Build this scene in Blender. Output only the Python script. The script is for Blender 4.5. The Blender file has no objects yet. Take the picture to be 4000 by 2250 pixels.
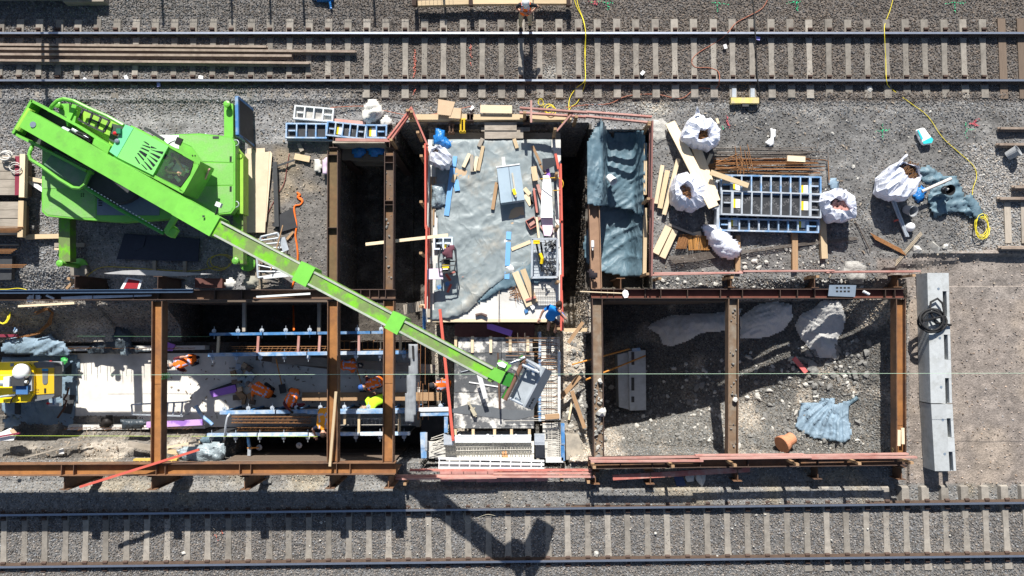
import bpy, bmesh, math, random
from mathutils import Vector, Matrix, noise
sc = bpy.context.scene
C = sc.collection
RND = random.Random(11)
rad = math.radians
# ---------------------------------------------------------------- camera, sky, sun, exposure
CH, TH, F = 22.0, rad(3.09), 2797.0
CY = -CH * math.tan(TH)
cd = bpy.data.cameras.new('drone_camera'); cam = bpy.data.objects.new('drone_camera', cd); C.objects.link(cam)
cam.location = (0, CY, CH); cam.rotation_euler = (TH, 0, 0)
cd.sensor_width = 36.0; cd.lens = 36.0 * F / 4000.0; cd.clip_start = 0.1; cd.clip_end = 2000
sc.camera = cam
w = bpy.data.worlds.new('World'); sc.world = w; w.use_nodes = True
SUN_EL, SUN_DX = 39.5, 0.06
nt = w.node_tree; bg = nt.nodes['Background']
sky = nt.nodes.new('ShaderNodeTexSky'); sky.sky_type = 'NISHITA'; sky.sun_disc = False
sky.sun_elevation = rad(SUN_EL); sky.sun_rotation = math.atan2(-SUN_DX, 1.0)
nt.links.new(sky.outputs['Color'], bg.inputs['Color']); bg.inputs['Strength'].default_value = 0.062
sl = bpy.data.lights.new('sun', 'SUN'); sun = bpy.data.objects.new('sun', sl); C.objects.link(sun)
sl.energy = 5.0; sl.angle = rad(0.5); sl.color = (1.0, 0.965, 0.91)
ce = math.cos(rad(SUN_EL))
sun.rotation_euler = Vector((SUN_DX * ce, -ce, -math.sin(rad(SUN_EL)))).to_track_quat('-Z', 'Y').to_euler()
sun.location = (0, 30, 40)
vs = sc.view_settings; vs.view_transform = 'Standard'; vs.look = 'None'; vs.exposure = 0.68; vs.gamma = 1.0
vs.use_curve_mapping = False
# ---------------------------------------------------------------- helpers
_ct, _st = math.cos(TH), math.sin(TH)
def P(px, py, z=0.0):
    """world point at height z seen at pixel px,py of the 4000 x 2250 photograph"""
    dx, dy = (px - 2000) / F, (1125 - py) / F
    dz = dy * _st - _ct
    t = (CH - z) / -dz
    return Vector((dx * t, CY + (dy * _ct + _st) * t, z))
def S(px, z=0.0): return px / F * (CH - z)          # a length in pixels at height z, in metres
MATS = {}
def mat(name, col, rough=0.8, var=0.18, scale=5.0, col2=None, patch=0.45, pscale=1.3, bump=0.0, bscale=40.0, metal=0.0,
        stretch=None, spec=0.3, rnd=0.12, sharp=0.12, alpha=1.0, trans=0.0, crumple=0.0, cscale=3.0):
    if name in MATS: return MATS[name]
    m = bpy.data.materials.new(name); m.use_nodes = True; MATS[name] = m
    n, l = m.node_tree.nodes, m.node_tree.links
    b = n['Principled BSDF']
    b.inputs['Roughness'].default_value = rough; b.inputs['Metallic'].default_value = metal
    b.inputs['Specular IOR Level'].default_value = spec
    if alpha < 1: b.inputs['Alpha'].default_value = alpha
    if trans: b.inputs['Transmission Weight'].default_value = trans
    tc = n.new('ShaderNodeTexCoord'); src = tc.outputs['Object']
    oi = n.new('ShaderNodeObjectInfo')
    ad = n.new('ShaderNodeVectorMath'); ad.operation = 'MULTIPLY_ADD'
    l.new(oi.outputs['Random'], ad.inputs[0]); ad.inputs[1].default_value = (37, 11, 23); l.new(src, ad.inputs[2]); src = ad.outputs[0]
    base = n.new('ShaderNodeRGB'); base.outputs[0].default_value = (*col, 1); cur = base.outputs[0]
    if col2:
        nz2 = n.new('ShaderNodeTexNoise'); nz2.inputs['Scale'].default_value = pscale; nz2.inputs['Detail'].default_value = 6
        nz2.inputs['Roughness'].default_value = 0.65
        l.new(src, nz2.inputs['Vector'])
        mr = n.new('ShaderNodeMapRange'); mr.inputs[1].default_value = patch - sharp; mr.inputs[2].default_value = patch + sharp
        l.new(nz2.outputs['Fac'], mr.inputs[0])
        mx = n.new('ShaderNodeMix'); mx.data_type = 'RGBA'; l.new(mr.outputs[0], mx.inputs[0]); mx.inputs[6].default_value = (*col2, 1); l.new(cur, mx.inputs[7])
        cur = mx.outputs[2]
    v = src
    if stretch:
        mp = n.new('ShaderNodeMapping'); mp.inputs['Scale'].default_value = stretch; l.new(src, mp.inputs['Vector']); v = mp.outputs[0]
    nz = n.new('ShaderNodeTexNoise'); nz.inputs['Scale'].default_value = scale; nz.inputs['Detail'].default_value = 7; nz.inputs['Roughness'].default_value = 0.62
    l.new(v, nz.inputs['Vector'])
    mr = n.new('ShaderNodeMapRange'); mr.inputs[1].default_value = 0.25; mr.inputs[2].default_value = 0.75; mr.inputs[3].default_value = 1 - var; mr.inputs[4].default_value = 1 + var
    l.new(nz.outputs['Fac'], mr.inputs[0])
    rr = n.new('ShaderNodeMapRange'); rr.inputs[3].default_value = 1 - rnd; rr.inputs[4].default_value = 1 + rnd; l.new(oi.outputs['Random'], rr.inputs[0])
    mm = n.new('ShaderNodeMath'); mm.operation = 'MULTIPLY'; l.new(mr.outputs[0], mm.inputs[0]); l.new(rr.outputs[0], mm.inputs[1])
    vm = n.new('ShaderNodeVectorMath'); vm.operation = 'SCALE'; l.new(cur, vm.inputs[0]); l.new(mm.outputs[0], vm.inputs['Scale'])
    l.new(vm.outputs[0], b.inputs['Base Color'])
    if bump:
        bn = n.new('ShaderNodeTexNoise'); bn.inputs['Scale'].default_value = bscale; bn.inputs['Detail'].default_value = 4; l.new(v, bn.inputs['Vector'])
        bu = n.new('ShaderNodeBump'); bu.inputs['Strength'].default_value = bump; bu.inputs['Distance'].default_value = 0.02
        l.new(bn.outputs['Fac'], bu.inputs['Height']); l.new(bu.outputs[0], b.inputs['Normal'])
    if crumple:
        nd = n.new('ShaderNodeTexNoise'); nd.inputs['Scale'].default_value = cscale * .8; nd.inputs['Detail'].default_value = 3; l.new(src, nd.inputs['Vector'])
        dv = n.new('ShaderNodeVectorMath'); dv.operation = 'MULTIPLY_ADD'; l.new(nd.outputs['Color'], dv.inputs[0]); dv.inputs[1].default_value = (.55 / cscale * 3,) * 3; l.new(src, dv.inputs[2])
        hs = None
        for k, (f, am) in enumerate(((1.0, 1.0), (2.1, .42))):
            mp = n.new('ShaderNodeMapping'); mp.inputs['Rotation'].default_value = (0, 0, .5 + k * 1.0); mp.inputs['Scale'].default_value = (1, .38, 1); l.new(dv.outputs[0], mp.inputs['Vector'])
            vo = n.new('ShaderNodeTexNoise'); vo.inputs['Scale'].default_value = cscale * f * 1.3; vo.inputs['Detail'].default_value = .6; l.new(mp.outputs[0], vo.inputs['Vector'])
            ab = n.new('ShaderNodeMath'); ab.operation = 'SUBTRACT'; l.new(vo.outputs['Fac'], ab.inputs[0]); ab.inputs[1].default_value = .5
            a2 = n.new('ShaderNodeMath'); a2.operation = 'ABSOLUTE'; l.new(ab.outputs[0], a2.inputs[0])
            mu = n.new('ShaderNodeMath'); mu.operation = 'MULTIPLY_ADD'; l.new(a2.outputs[0], mu.inputs[0]); mu.inputs[1].default_value = am * -2.6
            if hs: l.new(hs, mu.inputs[2])
            else: mu.inputs[2].default_value = 0
            hs = mu.outputs[0]
        bu = n.new('ShaderNodeBump'); bu.inputs['Strength'].default_value = crumple; bu.inputs['Distance'].default_value = .12 / cscale; l.new(hs, bu.inputs['Height']); l.new(bu.outputs[0], b.inputs['Normal'])
    return m
def absloc(o):
    v = Vector(o.location)
    while o.parent: o = o.parent; v += Vector(o.location)
    return v
class MB:
    def __init__(s): s.v = []; s.f = []; s.mi = []; s.cur = 0
    def add(s, vs, fs):
        k = len(s.v); s.v += [Vector(p) for p in vs]
        for f in fs: s.f.append([k + i for i in f]); s.mi.append(s.cur)
        return s
    def box(s, c, size, ax=None):
        ax = ax or Matrix.Identity(3); h = [d / 2 for d in size]; c = Vector(c)
        vs = [c + ax @ Vector((x * h[0], y * h[1], z * h[2])) for z in (-1, 1) for y in (-1, 1) for x in (-1, 1)]
        return s.add(vs, [(0, 2, 3, 1), (4, 5, 7, 6), (0, 1, 5, 4), (2, 6, 7, 3), (0, 4, 6, 2), (1, 3, 7, 5)])
    def bar(s, a, b, wd, ht, up=(0, 0, 1)):
        a, b = Vector(a), Vector(b); x = (b - a); L = x.length; x.normalize(); up = Vector(up)
        if abs(x.dot(up)) > .98: up = Vector((0, 1, 0))
        y = up.cross(x).normalized(); z = x.cross(y)
        return s.box((a + b) / 2, (L, wd, ht), Matrix((x, y, z)).transposed())
    def prism(s, poly, z0, z1, top=None):
        pts = [(p[0], p[1]) for p in poly]
        ar = sum(pts[i - 1][0] * pts[i][1] - pts[i][0] * pts[i - 1][1] for i in range(len(pts)))
        if ar < 0: pts.reverse()
        n = len(pts); tp = pts
        vs = [(x, y, z0) for x, y in pts] + [(x, y, z1) for x, y in tp]
        return s.add(vs, [tuple(range(n - 1, -1, -1)), tuple(range(n, 2 * n))] + [(i, (i + 1) % n, n + (i + 1) % n, n + i) for i in range(n)])
    def pprism(s, pix, ztop, zbot): return s.prism([P(x, y, ztop) for x, y in pix], zbot, ztop)
    def tube(s, pts, r, n=6, closed=False):
        pts = [Vector(p) for p in pts]; m = len(pts); k = len(s.v); prev = None
        for i, p in enumerate(pts):
            t = (pts[(i + 1) % m] - pts[i - 1]) if closed else (pts[min(i + 1, m - 1)] - pts[max(i - 1, 0)])
            if t.length < 1e-9: t = Vector((1, 0, 0))
            t.normalize()
            u = prev - t * prev.dot(t) if prev else t.orthogonal()
            if u.length < 1e-6: u = t.orthogonal()
            u.normalize(); prev = u; w_ = t.cross(u); rr = r[i] if isinstance(r, (list, tuple)) else r
            for j in range(n):
                a = 2 * math.pi * j / n; s.v.append(p + (u * math.cos(a) + w_ * math.sin(a)) * rr)
        for i in range(m if closed else m - 1):
            for j in range(n):
                a, b = k + i * n + j, k + i * n + (j + 1) % n; c, d = k + ((i + 1) % m) * n + (j + 1) % n, k + ((i + 1) % m) * n + j
                s.f.append([a, b, c, d]); s.mi.append(s.cur)
        if not closed:
            s.f.append([k + j for j in range(n - 1, -1, -1)]); s.mi.append(s.cur)
            s.f.append([k + (m - 1) * n + j for j in range(n)]); s.mi.append(s.cur)
        return s
    def cyl(s, a, b, r, n=12): return s.tube([a, b], r, n)
    def lathe(s, c, prof, n=16, ax=None):
        ax = ax or Matrix.Identity(3); c = Vector(c); k = len(s.v); m = len(prof)
        for r, z in prof:
            for j in range(n):
                a = 2 * math.pi * j / n; s.v.append(c + ax @ Vector((r * math.cos(a), r * math.sin(a), z)))
        for i in range(m - 1):
            for j in range(n):
                s.f.append([k + i * n + j, k + i * n + (j + 1) % n, k + (i + 1) * n + (j + 1) % n, k + (i + 1) * n + j]); s.mi.append(s.cur)
        s.f.append([k + j for j in range(n - 1, -1, -1)]); s.mi.append(s.cur)
        s.f.append([k + (m - 1) * n + j for j in range(n)]); s.mi.append(s.cur)
        return s
    def rock(s, c, r, seed=0, fl=.7):
        bm = bmesh.new(); bmesh.ops.create_icosphere(bm, subdivisions=1, radius=1)
        q = random.Random(seed); sx, sy, a = q.uniform(.7, 1.25), q.uniform(.6, 1.1), q.uniform(0, 6.3)
        ca, sa = math.cos(a), math.sin(a); c = Vector(c)
        for v in bm.verts:
            d = 1 + .75 * noise.noise(v.co * 1.3 + Vector((seed * 3.1, 1, 2)))
            x, y, z = v.co.x * sx * d, v.co.y * sy * d, v.co.z * fl * d
            v.co = Vector((x * ca - y * sa, x * sa + y * ca, z)) * r + c
        bm.verts.index_update()
        s.add([v.co.copy() for v in bm.verts], [[v.index for v in f.verts] for f in bm.faces]); bm.free(); return s
    def build(s, name, mats, parent=None, smooth=False, origin=None):
        me = bpy.data.meshes.new(name)
        if parent: off = absloc(parent)
        elif origin is not None: off = Vector(origin)
        else:
            n = len(s.v); off = sum(s.v, Vector()) / n; off.z = min(p.z for p in s.v)
        me.from_pydata([p - off for p in s.v], [], s.f)
        for m in (mats if isinstance(mats, (list, tuple)) else [mats]): me.materials.append(m)
        if s.cur: me.polygons.foreach_set('material_index', s.mi)
        if smooth: me.polygons.foreach_set('use_smooth', [True] * len(me.polygons))
        me.update()
        o = bpy.data.objects.new(name, me); C.objects.link(o)
        if parent: o.parent = parent
        else: o.location = off
        return o
def tag(o, label, cat, group=None, kind=None):
    o['label'] = label; o['category'] = cat
    if group: o['group'] = group
    o['kind'] = kind or 'thing'
    return o
def struct(o, kind='structure'): o['kind'] = kind; return o
def empty(name, loc, label, cat, group=None):
    o = bpy.data.objects.new(name, None); C.objects.link(o); o.location = loc; o.empty_display_size = .2
    return tag(o, label, cat, group)
def place(name, me, loc, rz=0, parent=None):
    o = bpy.data.objects.new(name, me); C.objects.link(o)
    if parent: o.parent = parent; loc = Vector(loc) - absloc(parent)
    o.location = loc; o.rotation_euler = (0, 0, rz); return o
def stick(name, a, b, wd, ht, m, parent=None, bow=0.0):
    """a plank/board as its own object with local X along its length; a and b are the centres of its TOP face ends"""
    a, b = Vector(a), Vector(b); x = b - a; L = x.length; x.normalize()
    up = Vector((0, 0, 1))
    if abs(x.z) > .97: up = Vector((0, 1, 0))
    y = up.cross(x).normalized(); z = x.cross(y)
    mb = MB(); mb.box((0, 0, -ht / 2), (L, wd, ht))
    o = mb.build(name, m, origin=(0, 0, 0))
    bv = min(.008, wd * .12, ht * .12)
    loc = (a + b) / 2
    if parent: o.parent = parent; loc = loc - absloc(parent)
    M4 = Matrix((x, y, z)).transposed().to_4x4(); M4.translation = loc; o.matrix_basis = M4
    return o
def pstick(name, p0, p1, wpx, ht, z, m, parent=None, z1=None):
    z1 = z if z1 is None else z1
    return stick(name, P(*p0, z), P(*p1, z1), S(wpx, z), ht, m, parent)
def flat(name, pix, z, th, m, parent=None):
    return MB().pprism(pix, z, z - th).build(name, m, parent)
def text(name, body, loc, size, m, parent, rot=(0, 0, 0), th=.0015):
    cu = bpy.data.curves.new(name, 'FONT'); cu.body = body; cu.size = size; cu.align_x = 'CENTER'; cu.align_y = 'CENTER'; cu.extrude = th; cu.resolution_u = 2
    t = bpy.data.objects.new(name + '_tmp', cu); C.objects.link(t)
    me = bpy.data.meshes.new_from_object(t.evaluated_get(bpy.context.evaluated_depsgraph_get())); me.name = name
    bpy.data.objects.remove(t); bpy.data.curves.remove(cu)
    me.materials.clear(); me.materials.append(m)
    o = bpy.data.objects.new(name, me); C.objects.link(o); o.parent = parent
    o.location = Vector(loc) - absloc(parent); o.rotation_euler = rot; return o
def inpoly(x, y, poly):
    c = False; j = len(poly) - 1
    for i in range(len(poly)):
        xi, yi = poly[i]; xj, yj = poly[j]
        if (yi > y) != (yj > y) and x < (xj - xi) * (y - yi) / (yj - yi) + xi: c = not c
        j = i
    return c
def edged(x, y, poly):
    d = 1e9; j = len(poly) - 1
    for i in range(len(poly)):
        ax, ay = poly[j]; bx, by = poly[i]; j = i
        vx, vy = bx - ax, by - ay; t = max(0, min(1, ((x - ax) * vx + (y - ay) * vy) / (vx * vx + vy * vy + 1e-9)))
        d = min(d, math.hypot(x - ax - t * vx, y - ay - t * vy))
    return d
def wr(x, y, s=0, rid=1.0):
    """cloth wrinkles: sharp creases running in wandering directions, x,y in metres"""
    v = Vector((x, y, s * 1.7)); h = .42 * noise.noise(v * .9)
    for k, (f, am) in enumerate(((1.5, .55), (3.1, .34), (6.3, .16))):
        a = s * 1.3 + k * 1.1 + 2.2 * noise.noise(v * .55 + Vector((k * 4, 2, 1))); c_, s_ = math.cos(a), math.sin(a)
        u = Vector(((x * c_ - y * s_) * f, (x * s_ + y * c_) * f * .33, s + k * 3)); r_ = max(0, 1 - abs(noise.noise(u)) * 2.4); h += am * r_ ** 2.2
    return h * rid
def tarp(name, pix, z, amp, m, step=14, seed=0, zf=None, parent=None, edge=0.0, dome=0.0, zref=None, fold=None):
    """a wrinkled sheet filling a pixel outline; z (or zf(px,py)) is its rest height"""
    zr = z if zref is None else zref
    xs = [p[0] for p in pix]; ys = [p[1] for p in pix]
    x0, x1, y0, y1 = min(xs), max(xs), min(ys), max(ys)
    nx, ny = max(3, int((x1 - x0) / step)), max(3, int((y1 - y0) / step))
    mb = MB(); idx = {}
    def vert(i, j):
        if (i, j) in idx: return idx[i, j]
        px, py = x0 + (x1 - x0) * i / nx, y0 + (y1 - y0) * j / ny
        px += step * .25 * noise.noise(Vector((px * .03, py * .03, seed))); py += step * .25 * noise.noise(Vector((px * .03, py * .03, seed + 7)))
        e = edged(px, py, pix)
        zz = (zf(px, py) if zf else z)
        q = P(px, py, zr)
        k = min(1, e / (step * 2.0))
        hgt = amp * (wr(q.x, q.y, seed) + .35) * (.25 + .75 * k) + dome * (1 - math.exp(-e / 60.0))
        if fold: hgt += fold(px, py)
        q = P(px, py, zz + max(hgt, -.03)); mb.v.append(q); idx[i, j] = len(mb.v) - 1
        return idx[i, j]
    for i in range(nx):
        for j in range(ny):
            cx, cy = x0 + (x1 - x0) * (i + .5) / nx, y0 + (y1 - y0) * (j + .5) / ny
            if inpoly(cx, cy, pix):
                mb.f.append([vert(i, j + 1), vert(i + 1, j + 1), vert(i + 1, j), vert(i, j)]); mb.mi.append(0)
    o = mb.build(name, m, parent, smooth=True)
    md = o.modifiers.new('thickness', 'SOLIDIFY'); md.thickness = .006; md.offset = 1
    return o
def pleats(ax, ay, per, am, cx=None, cy=None):
    """sharp cloth folds: straight along (ax, ay) in pixels, or fanning out from cx, cy"""
    def f(px, py):
        u = math.atan2(py - cy, px - cx) * 57.3 if cx is not None else px * ax + py * ay
        u = u / per + 1.1 * noise.noise(Vector((px * .006, py * .006, per)))
        t = abs((u % 1.0) * 2 - 1); k = .55 + .9 * noise.noise(Vector((px * .012, py * .012, math.floor(u) * 3.7)))
        return am * max(0, k) * t ** 2
    return f
def ordinal(i): return ['first', 'second', 'third', 'fourth', 'fifth', 'sixth', 'seventh', 'eighth', 'ninth', 'tenth', 'eleventh', 'twelfth'][i]
# ---------------------------------------------------------------- materials
CONC = mat('sleeper_concrete', (.275, .25, .215), .9, .22, 9, (.20, .18, .155), .44, 2.0, .25, 60, rnd=.24)
CONW = mat('pale_concrete', (.62, .61, .575), .85, .10, 5, (.48, .46, .42), .40, 1.6, .2, 50)
CONB = mat('barrier_concrete', (.43, .45, .455), .85, .1, 8, (.33, .34, .33), .40, 3.0, .25, 60)
RAILT = mat('rail_head_steel', (.36, .40, .47), .42, .10, 10, metal=.85, spec=.5)
RAILR = mat('rail_rust', (.10, .068, .05), .85, .25, 8)
RUST = mat('rusty_steel', (.20, .105, .055), .72, .30, 6, (.105, .066, .048), .48, 1.1, .15, 40, spec=.35)
RUSTO = mat('orange_rusty_steel', (.33, .145, .045), .7, .26, 5, (.22, .10, .045), .44, 1.0, .1, 40, spec=.35)
RUSTD = mat('dark_rusty_steel', (.075, .048, .038), .75, .3, 6, spec=.3)
REBAR = mat('rebar_rust', (.26, .125, .05), .8, .3, 14)
REBARG = mat('rebar_grey', (.15, .125, .105), .7, .25, 14)
REBARW = mat('cement_coated_rebar', (.55, .52, .46), .85, .2, 14)
WOOD = mat('sawn_timber', (.56, .43, .27), .8, .16, 3, stretch=(1, 14, 14), spec=.2)
WOODP = mat('pale_timber', (.70, .57, .39), .8, .13, 3, stretch=(1, 14, 14), spec=.2)
WOODB = mat('brown_timber', (.36, .23, .13), .8, .2, 3, stretch=(1, 14, 14), spec=.2)
WOODG = mat('weathered_timber', (.36, .315, .26), .9, .2, 3, (.23, .20, .16), .42, 1.5, stretch=(1, 12, 12), spec=.2)
WOODD = mat('dark_timber', (.16, .12, .09), .9, .2, 3, stretch=(1, 12, 12))
PLY = mat('birch_plywood', (.69, .57, .41), .7, .09, 4, (.60, .48, .33), .36, 1.4)
PLYD = mat('film_faced_plywood', (.032, .034, .038), .55, .2, 6, (.07, .07, .072), .36, 2.2)
PLYW = mat('cement_stained_plywood', (.115, .118, .122), .6, .2, 9, (.62, .60, .55), .475, 3.2, sharp=.06)
PLYWD = mat('dark_cement_stained_plywood', (.085, .09, .095), .6, .2, 9, (.58, .56, .52), .39, 2.6, sharp=.07)
REDB = mat('red_painted_board', (.46, .155, .125), .75, .2, 3, (.56, .36, .29), .40, 2.2, stretch=(1, 8, 8), spec=.25)
REDL = mat('faded_red_board', (.47, .27, .23), .8, .18, 3, (.40, .17, .14), .42, 2.0, stretch=(1, 8, 8), spec=.25)
REDH = mat('bright_red_board', (.60, .12, .085), .75, .16, 3, stretch=(1, 8, 8), spec=.25)
BLUE = mat('blue_steel', (.055, .19, .42), .5, .22, 7, (.30, .38, .46), .40, 3.0, spec=.4)
BLUEL = mat('worn_blue_steel', (.13, .28, .50), .55, .2, 7, (.50, .53, .55), .46, 2.6, spec=.4)
GALV = mat('galvanised_steel', (.50, .54, .58), .45, .14, 9, (.38, .42, .46), .42, 3, metal=.35, spec=.5)
GALVW = mat('white_dusty_steel', (.68, .70, .70), .6, .12, 9, (.52, .55, .58), .40, 3)
STEELD = mat('dark_steel', (.045, .047, .05), .5, .2, 8, spec=.4)
GREEN = mat('green_paint', (.155, .475, .06), .38, .09, 3, (.13, .34, .06), .37, 2.2, spec=.5, rnd=.06)
GREEND = mat('green_tread_plate', (.175, .46, .085), .5, .12, 26, (.27, .38, .19), .43, 1.1, .3, 110, spec=.5, rnd=0)
GREENW = mat('worn_green_boom', (.15, .42, .02), .5, .14, 6, (.15, .215, .07), .53, 2.3, spec=.4, rnd=0, sharp=.06)
GREENT = mat('mint_green_plate', (.16, .60, .30), .4, .05, 6, spec=.5, rnd=0)
GREENY = mat('yellow_green_bay', (.30, .55, .06), .6, .1, 5, (.20, .40, .07), .38, 1.2, rnd=0)
BLACK = mat('black_rubber', (.018, .018, .019), .7, .15, 8)
GLASS = mat('cab_glass', (.02, .022, .025), .08, .1, 5, spec=.7)
TARPG = mat('grey_green_tarpaulin', (.235, .275, .285), .5, .14, 2.2, (.33, .305, .255), .38, .8, spec=.4, sharp=.10, rnd=.03, crumple=.5, cscale=1.1)
TARPB = mat('blue_grey_tarpaulin', (.10, .165, .205), .5, .14, 4, (.145, .205, .24), .42, 1.4, spec=.3, crumple=.6, cscale=1.2)
TARPP = mat('pale_blue_tarpaulin', (.21, .29, .36), .52, .12, 4, (.17, .24, .30), .42, 1.6, spec=.25, crumple=.7, cscale=1.5)
TARPD = mat('dark_tarpaulin', (.05, .065, .078), .42, .15, 4, spec=.45, crumple=.9, cscale=3)
TARPS = mat('silver_grey_plastic_sheet', (.23, .29, .325), .38, .15, 4, spec=.55, crumple=1.0, cscale=2.5)
BAG = mat('white_woven_bag', (.68, .70, .78), .75, .06, 6, (.60, .60, .62), .36, 2.5, crumple=.6, cscale=1.8)
BLUEBAG = mat('blue_plastic_bag', (.015, .16, .46), .35, .2, 5, spec=.5, crumple=1.0, cscale=5)
WHITE = mat('white_plastic', (.80, .80, .79), .6, .05, 6)
PINK = mat('pale_lilac_foam', (.72, .56, .70), .8, .05, 5)
PURP = mat('purple_foam', (.35, .17, .58), .8, .06, 5)
YEL = mat('yellow_paint', (.83, .60, .012), .4, .05, 4, spec=.5)
YELD = mat('ochre_yellow_panel', (.66, .43, .02), .45, .06, 4, spec=.5)
YCAB = mat('yellow_cable', (.82, .68, .04), .5, .05, 6)
OCAB = mat('orange_brown_cable', (.42, .15, .09), .6, .1, 6)
ORNG = mat('orange_strap', (.88, .17, .02), .6, .15, 9)
SKIN = mat('skin', (.52, .29, .20), .6, .08, 9, rnd=.15)
GRSTR = mat('green_string', (.45, .62, .46), .7, .05, 5)
YGSTR = mat('yellow_green_string', (.52, .68, .10), .7, .05, 5)
GPANEL = mat('grey_cover_panel', (.16, .20, .25), .5, .1, 6)
CARD = mat('cardboard', (.55, .40, .26), .85, .08, 5)
TERRA = mat('terracotta', (.50, .22, .12), .8, .15, 6)
ROCKW = mat('white_rubble', (.55, .53, .48), .9, .2, 6)
ROCKG = mat('grey_stone', (.24, .235, .22), .9, .2, 6)
GRIT = mat('white_grit', (.66, .65, .62), .95, .14, 40, bump=1.0, bscale=38)
PAINTG = mat('green_marking_paint', (.03, .50, .22), .8, .3, 20)
PAINTR = mat('red_marking_paint', (.50, .10, .12), .8, .3, 20)
CEMP = mat('cement_dusty_panel', (.66, .64, .585), .85, .12, 7, (.44, .43, .40), .38, 2.4)
# ---------------------------------------------------------------- terrain
def fbm(x, y, s=0.0):
    return noise.noise(Vector((x, y, s))) + .5 * noise.noise(Vector((x * 2.1, y * 2.1, s + 3))) + .25 * noise.noise(Vector((x * 4.3, y * 4.3, s + 9)))
def sst(a, b, x):
    t = max(0., min(1., (x - a) / (b - a))); return t * t * (3 - 2 * t)
def ramp_floor(px, py):
    X = (px - 2000) / 127 * (1 + .045 * 1.5)
    z = -1.35 - max(0, 10.5 - X) * .35 + min(1.0, max(0, X - 10.5) * .33)
    if X < 6.9: z -= (6.9 - X) * .18
    z += sst(1580, 1785, py) * (-z - .6) * .42                      # rises a little toward the south wall
    if py < 1300: z += sst(1300, 1150, py) * sst(2900, 3250, px) * .55
    return max(z, -4.4) + .07 * fbm(px * .012, py * .012)
PITS = []
def hgt(px, py):
    n = .035 * fbm(px * .006, py * .006) + .018 * noise.noise(Vector((px * .03, py * .03, 4)))
    z = -.05 + n * .5
    if 360 < py < 1160: z = -.06 + n * 1.6 + .04 * sst(2600, 3300, px)
    if px < 620 and 1030 < py <= 1168: z -= .34 * sst(1040, 1160, py)
    if 385 < py < 430 and px > 1400: z -= .02
    if py < 400 and px < 1420: z += .055 * sst(318, 345, py)
    if py >= 1810 and px < 3560: z = -.22 + n + .17 * sst(1930, 2010, py)
    if 1890 < py < 2011 - px * .0121 and px < 3450: z = z * (1 - sst(1893, 1912, py)) + (.035 + n * .4) * sst(1893, 1912, py)
    if px >= 3560 and py > 1000: z = -.12 + n
    if py > 2010: z = -.05 + n * .5 + (.07 * sst(3180, 3100, px) if py > 2206 - (px - 1000) * .011 else 0)
    # left pit
    if px < 1660 and 1168 < py < 1812:
        if py < 1340:
            if px < 345: z = -.42 + n * 3 - .95 * sst(1175, 1290, py)
            elif px < 605: z = -.45 - 1.1 * sst(1170, 1290, py) - .2 * sst(345, 480, px) + n * 2
            else: z = -3.4 + n * 2
        elif py < 1655: z = -1.98 if px < 1640 else -3.4
        else:
            z = -.95 + n * 3 - .25 * sst(300, 700, px) - .9 * sst(1775, 1690, py) if px < 862 else -3.5 + n
    if 1285 < px < 1670 and 565 < py <= 1168: z = -3.9 + n * 4
    if 1548 < px < 1670 and 478 < py <= 1168: z = -4.0 + n * 4
    if 1660 <= px < 2230 and 505 < py < 1845: z = -4.2
    if 1640 <= px < 2232 and 1268 < py < 1845: z = -2.9
    if 2190 <= px < 2300 and 478 < py < 1300: z = -4.4 + n * 4
    if 2190 <= px < 2312 and 1300 <= py < 1800: z = -1.9 + n * 5 + .5 * sst(1500, 1700, py)
    if 2300 <= px < 2545 and 505 < py < 1122: z = -1.25 + n * 2
    if 2312 <= px < 3543 and 1168 < py < 1790: z = ramp_floor(px, py)
    if 2560 < px < 3543 and 1090 < py <= 1168: z = -.06 - (.75 * sst(1090, 1168, py)) * sst(2800, 3250, px) + n * 2
    if 3430 < px < 3543 and py > 1168 and py < 1790: z += .25 * sst(3440, 3540, px)
    # broken edge with a step north of the barrier
    if 3440 < px < 4100 and 985 < py < 1120:
        e = 1050 - (px - 3500) * .13 + 14 * noise.noise(Vector((px * .02, 3, 1)))
        z += .13 * (1 - sst(e - 18, e + 12, py)) - .03
    return z
def axis(lo, hi, st, edges, far):
    s = set(range(lo, hi + 1, st))
    for e in edges:
        for k in list(s):
            if abs(k - e) < 4: s.discard(k)
        s.add(e - 2); s.add(e + 2)
    return far[0] + sorted(s) + far[1]
gx = axis(-1200, 5200, 14, [345, 605, 862, 1285, 1548, 1660, 1640, 1670, 2190, 2230, 2300, 2312, 2545, 3543, 3560], ([-60000, -9000, -3000], [7000, 13000, 64000]))
gy = axis(-900, 3100, 14, [360, 505, 478, 565, 1122, 1168, 1268, 1300, 1340, 1655, 1790, 1812, 1845], ([-30000, -9000, -2500], [4600, 9000, 20000]))
BALL, BAL2, GRAV, SOIL, SAND, RUBB, PALE = (.128, .113, .10), (.168, .165, .16), (.245, .243, .24), (.122, .118, .112), (.228, .196, .172), (.155, .15, .138), (.40, .355, .295)
def lerp(a, b, t): return tuple(x + (y - x) * t for x, y in zip(a, b))
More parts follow.
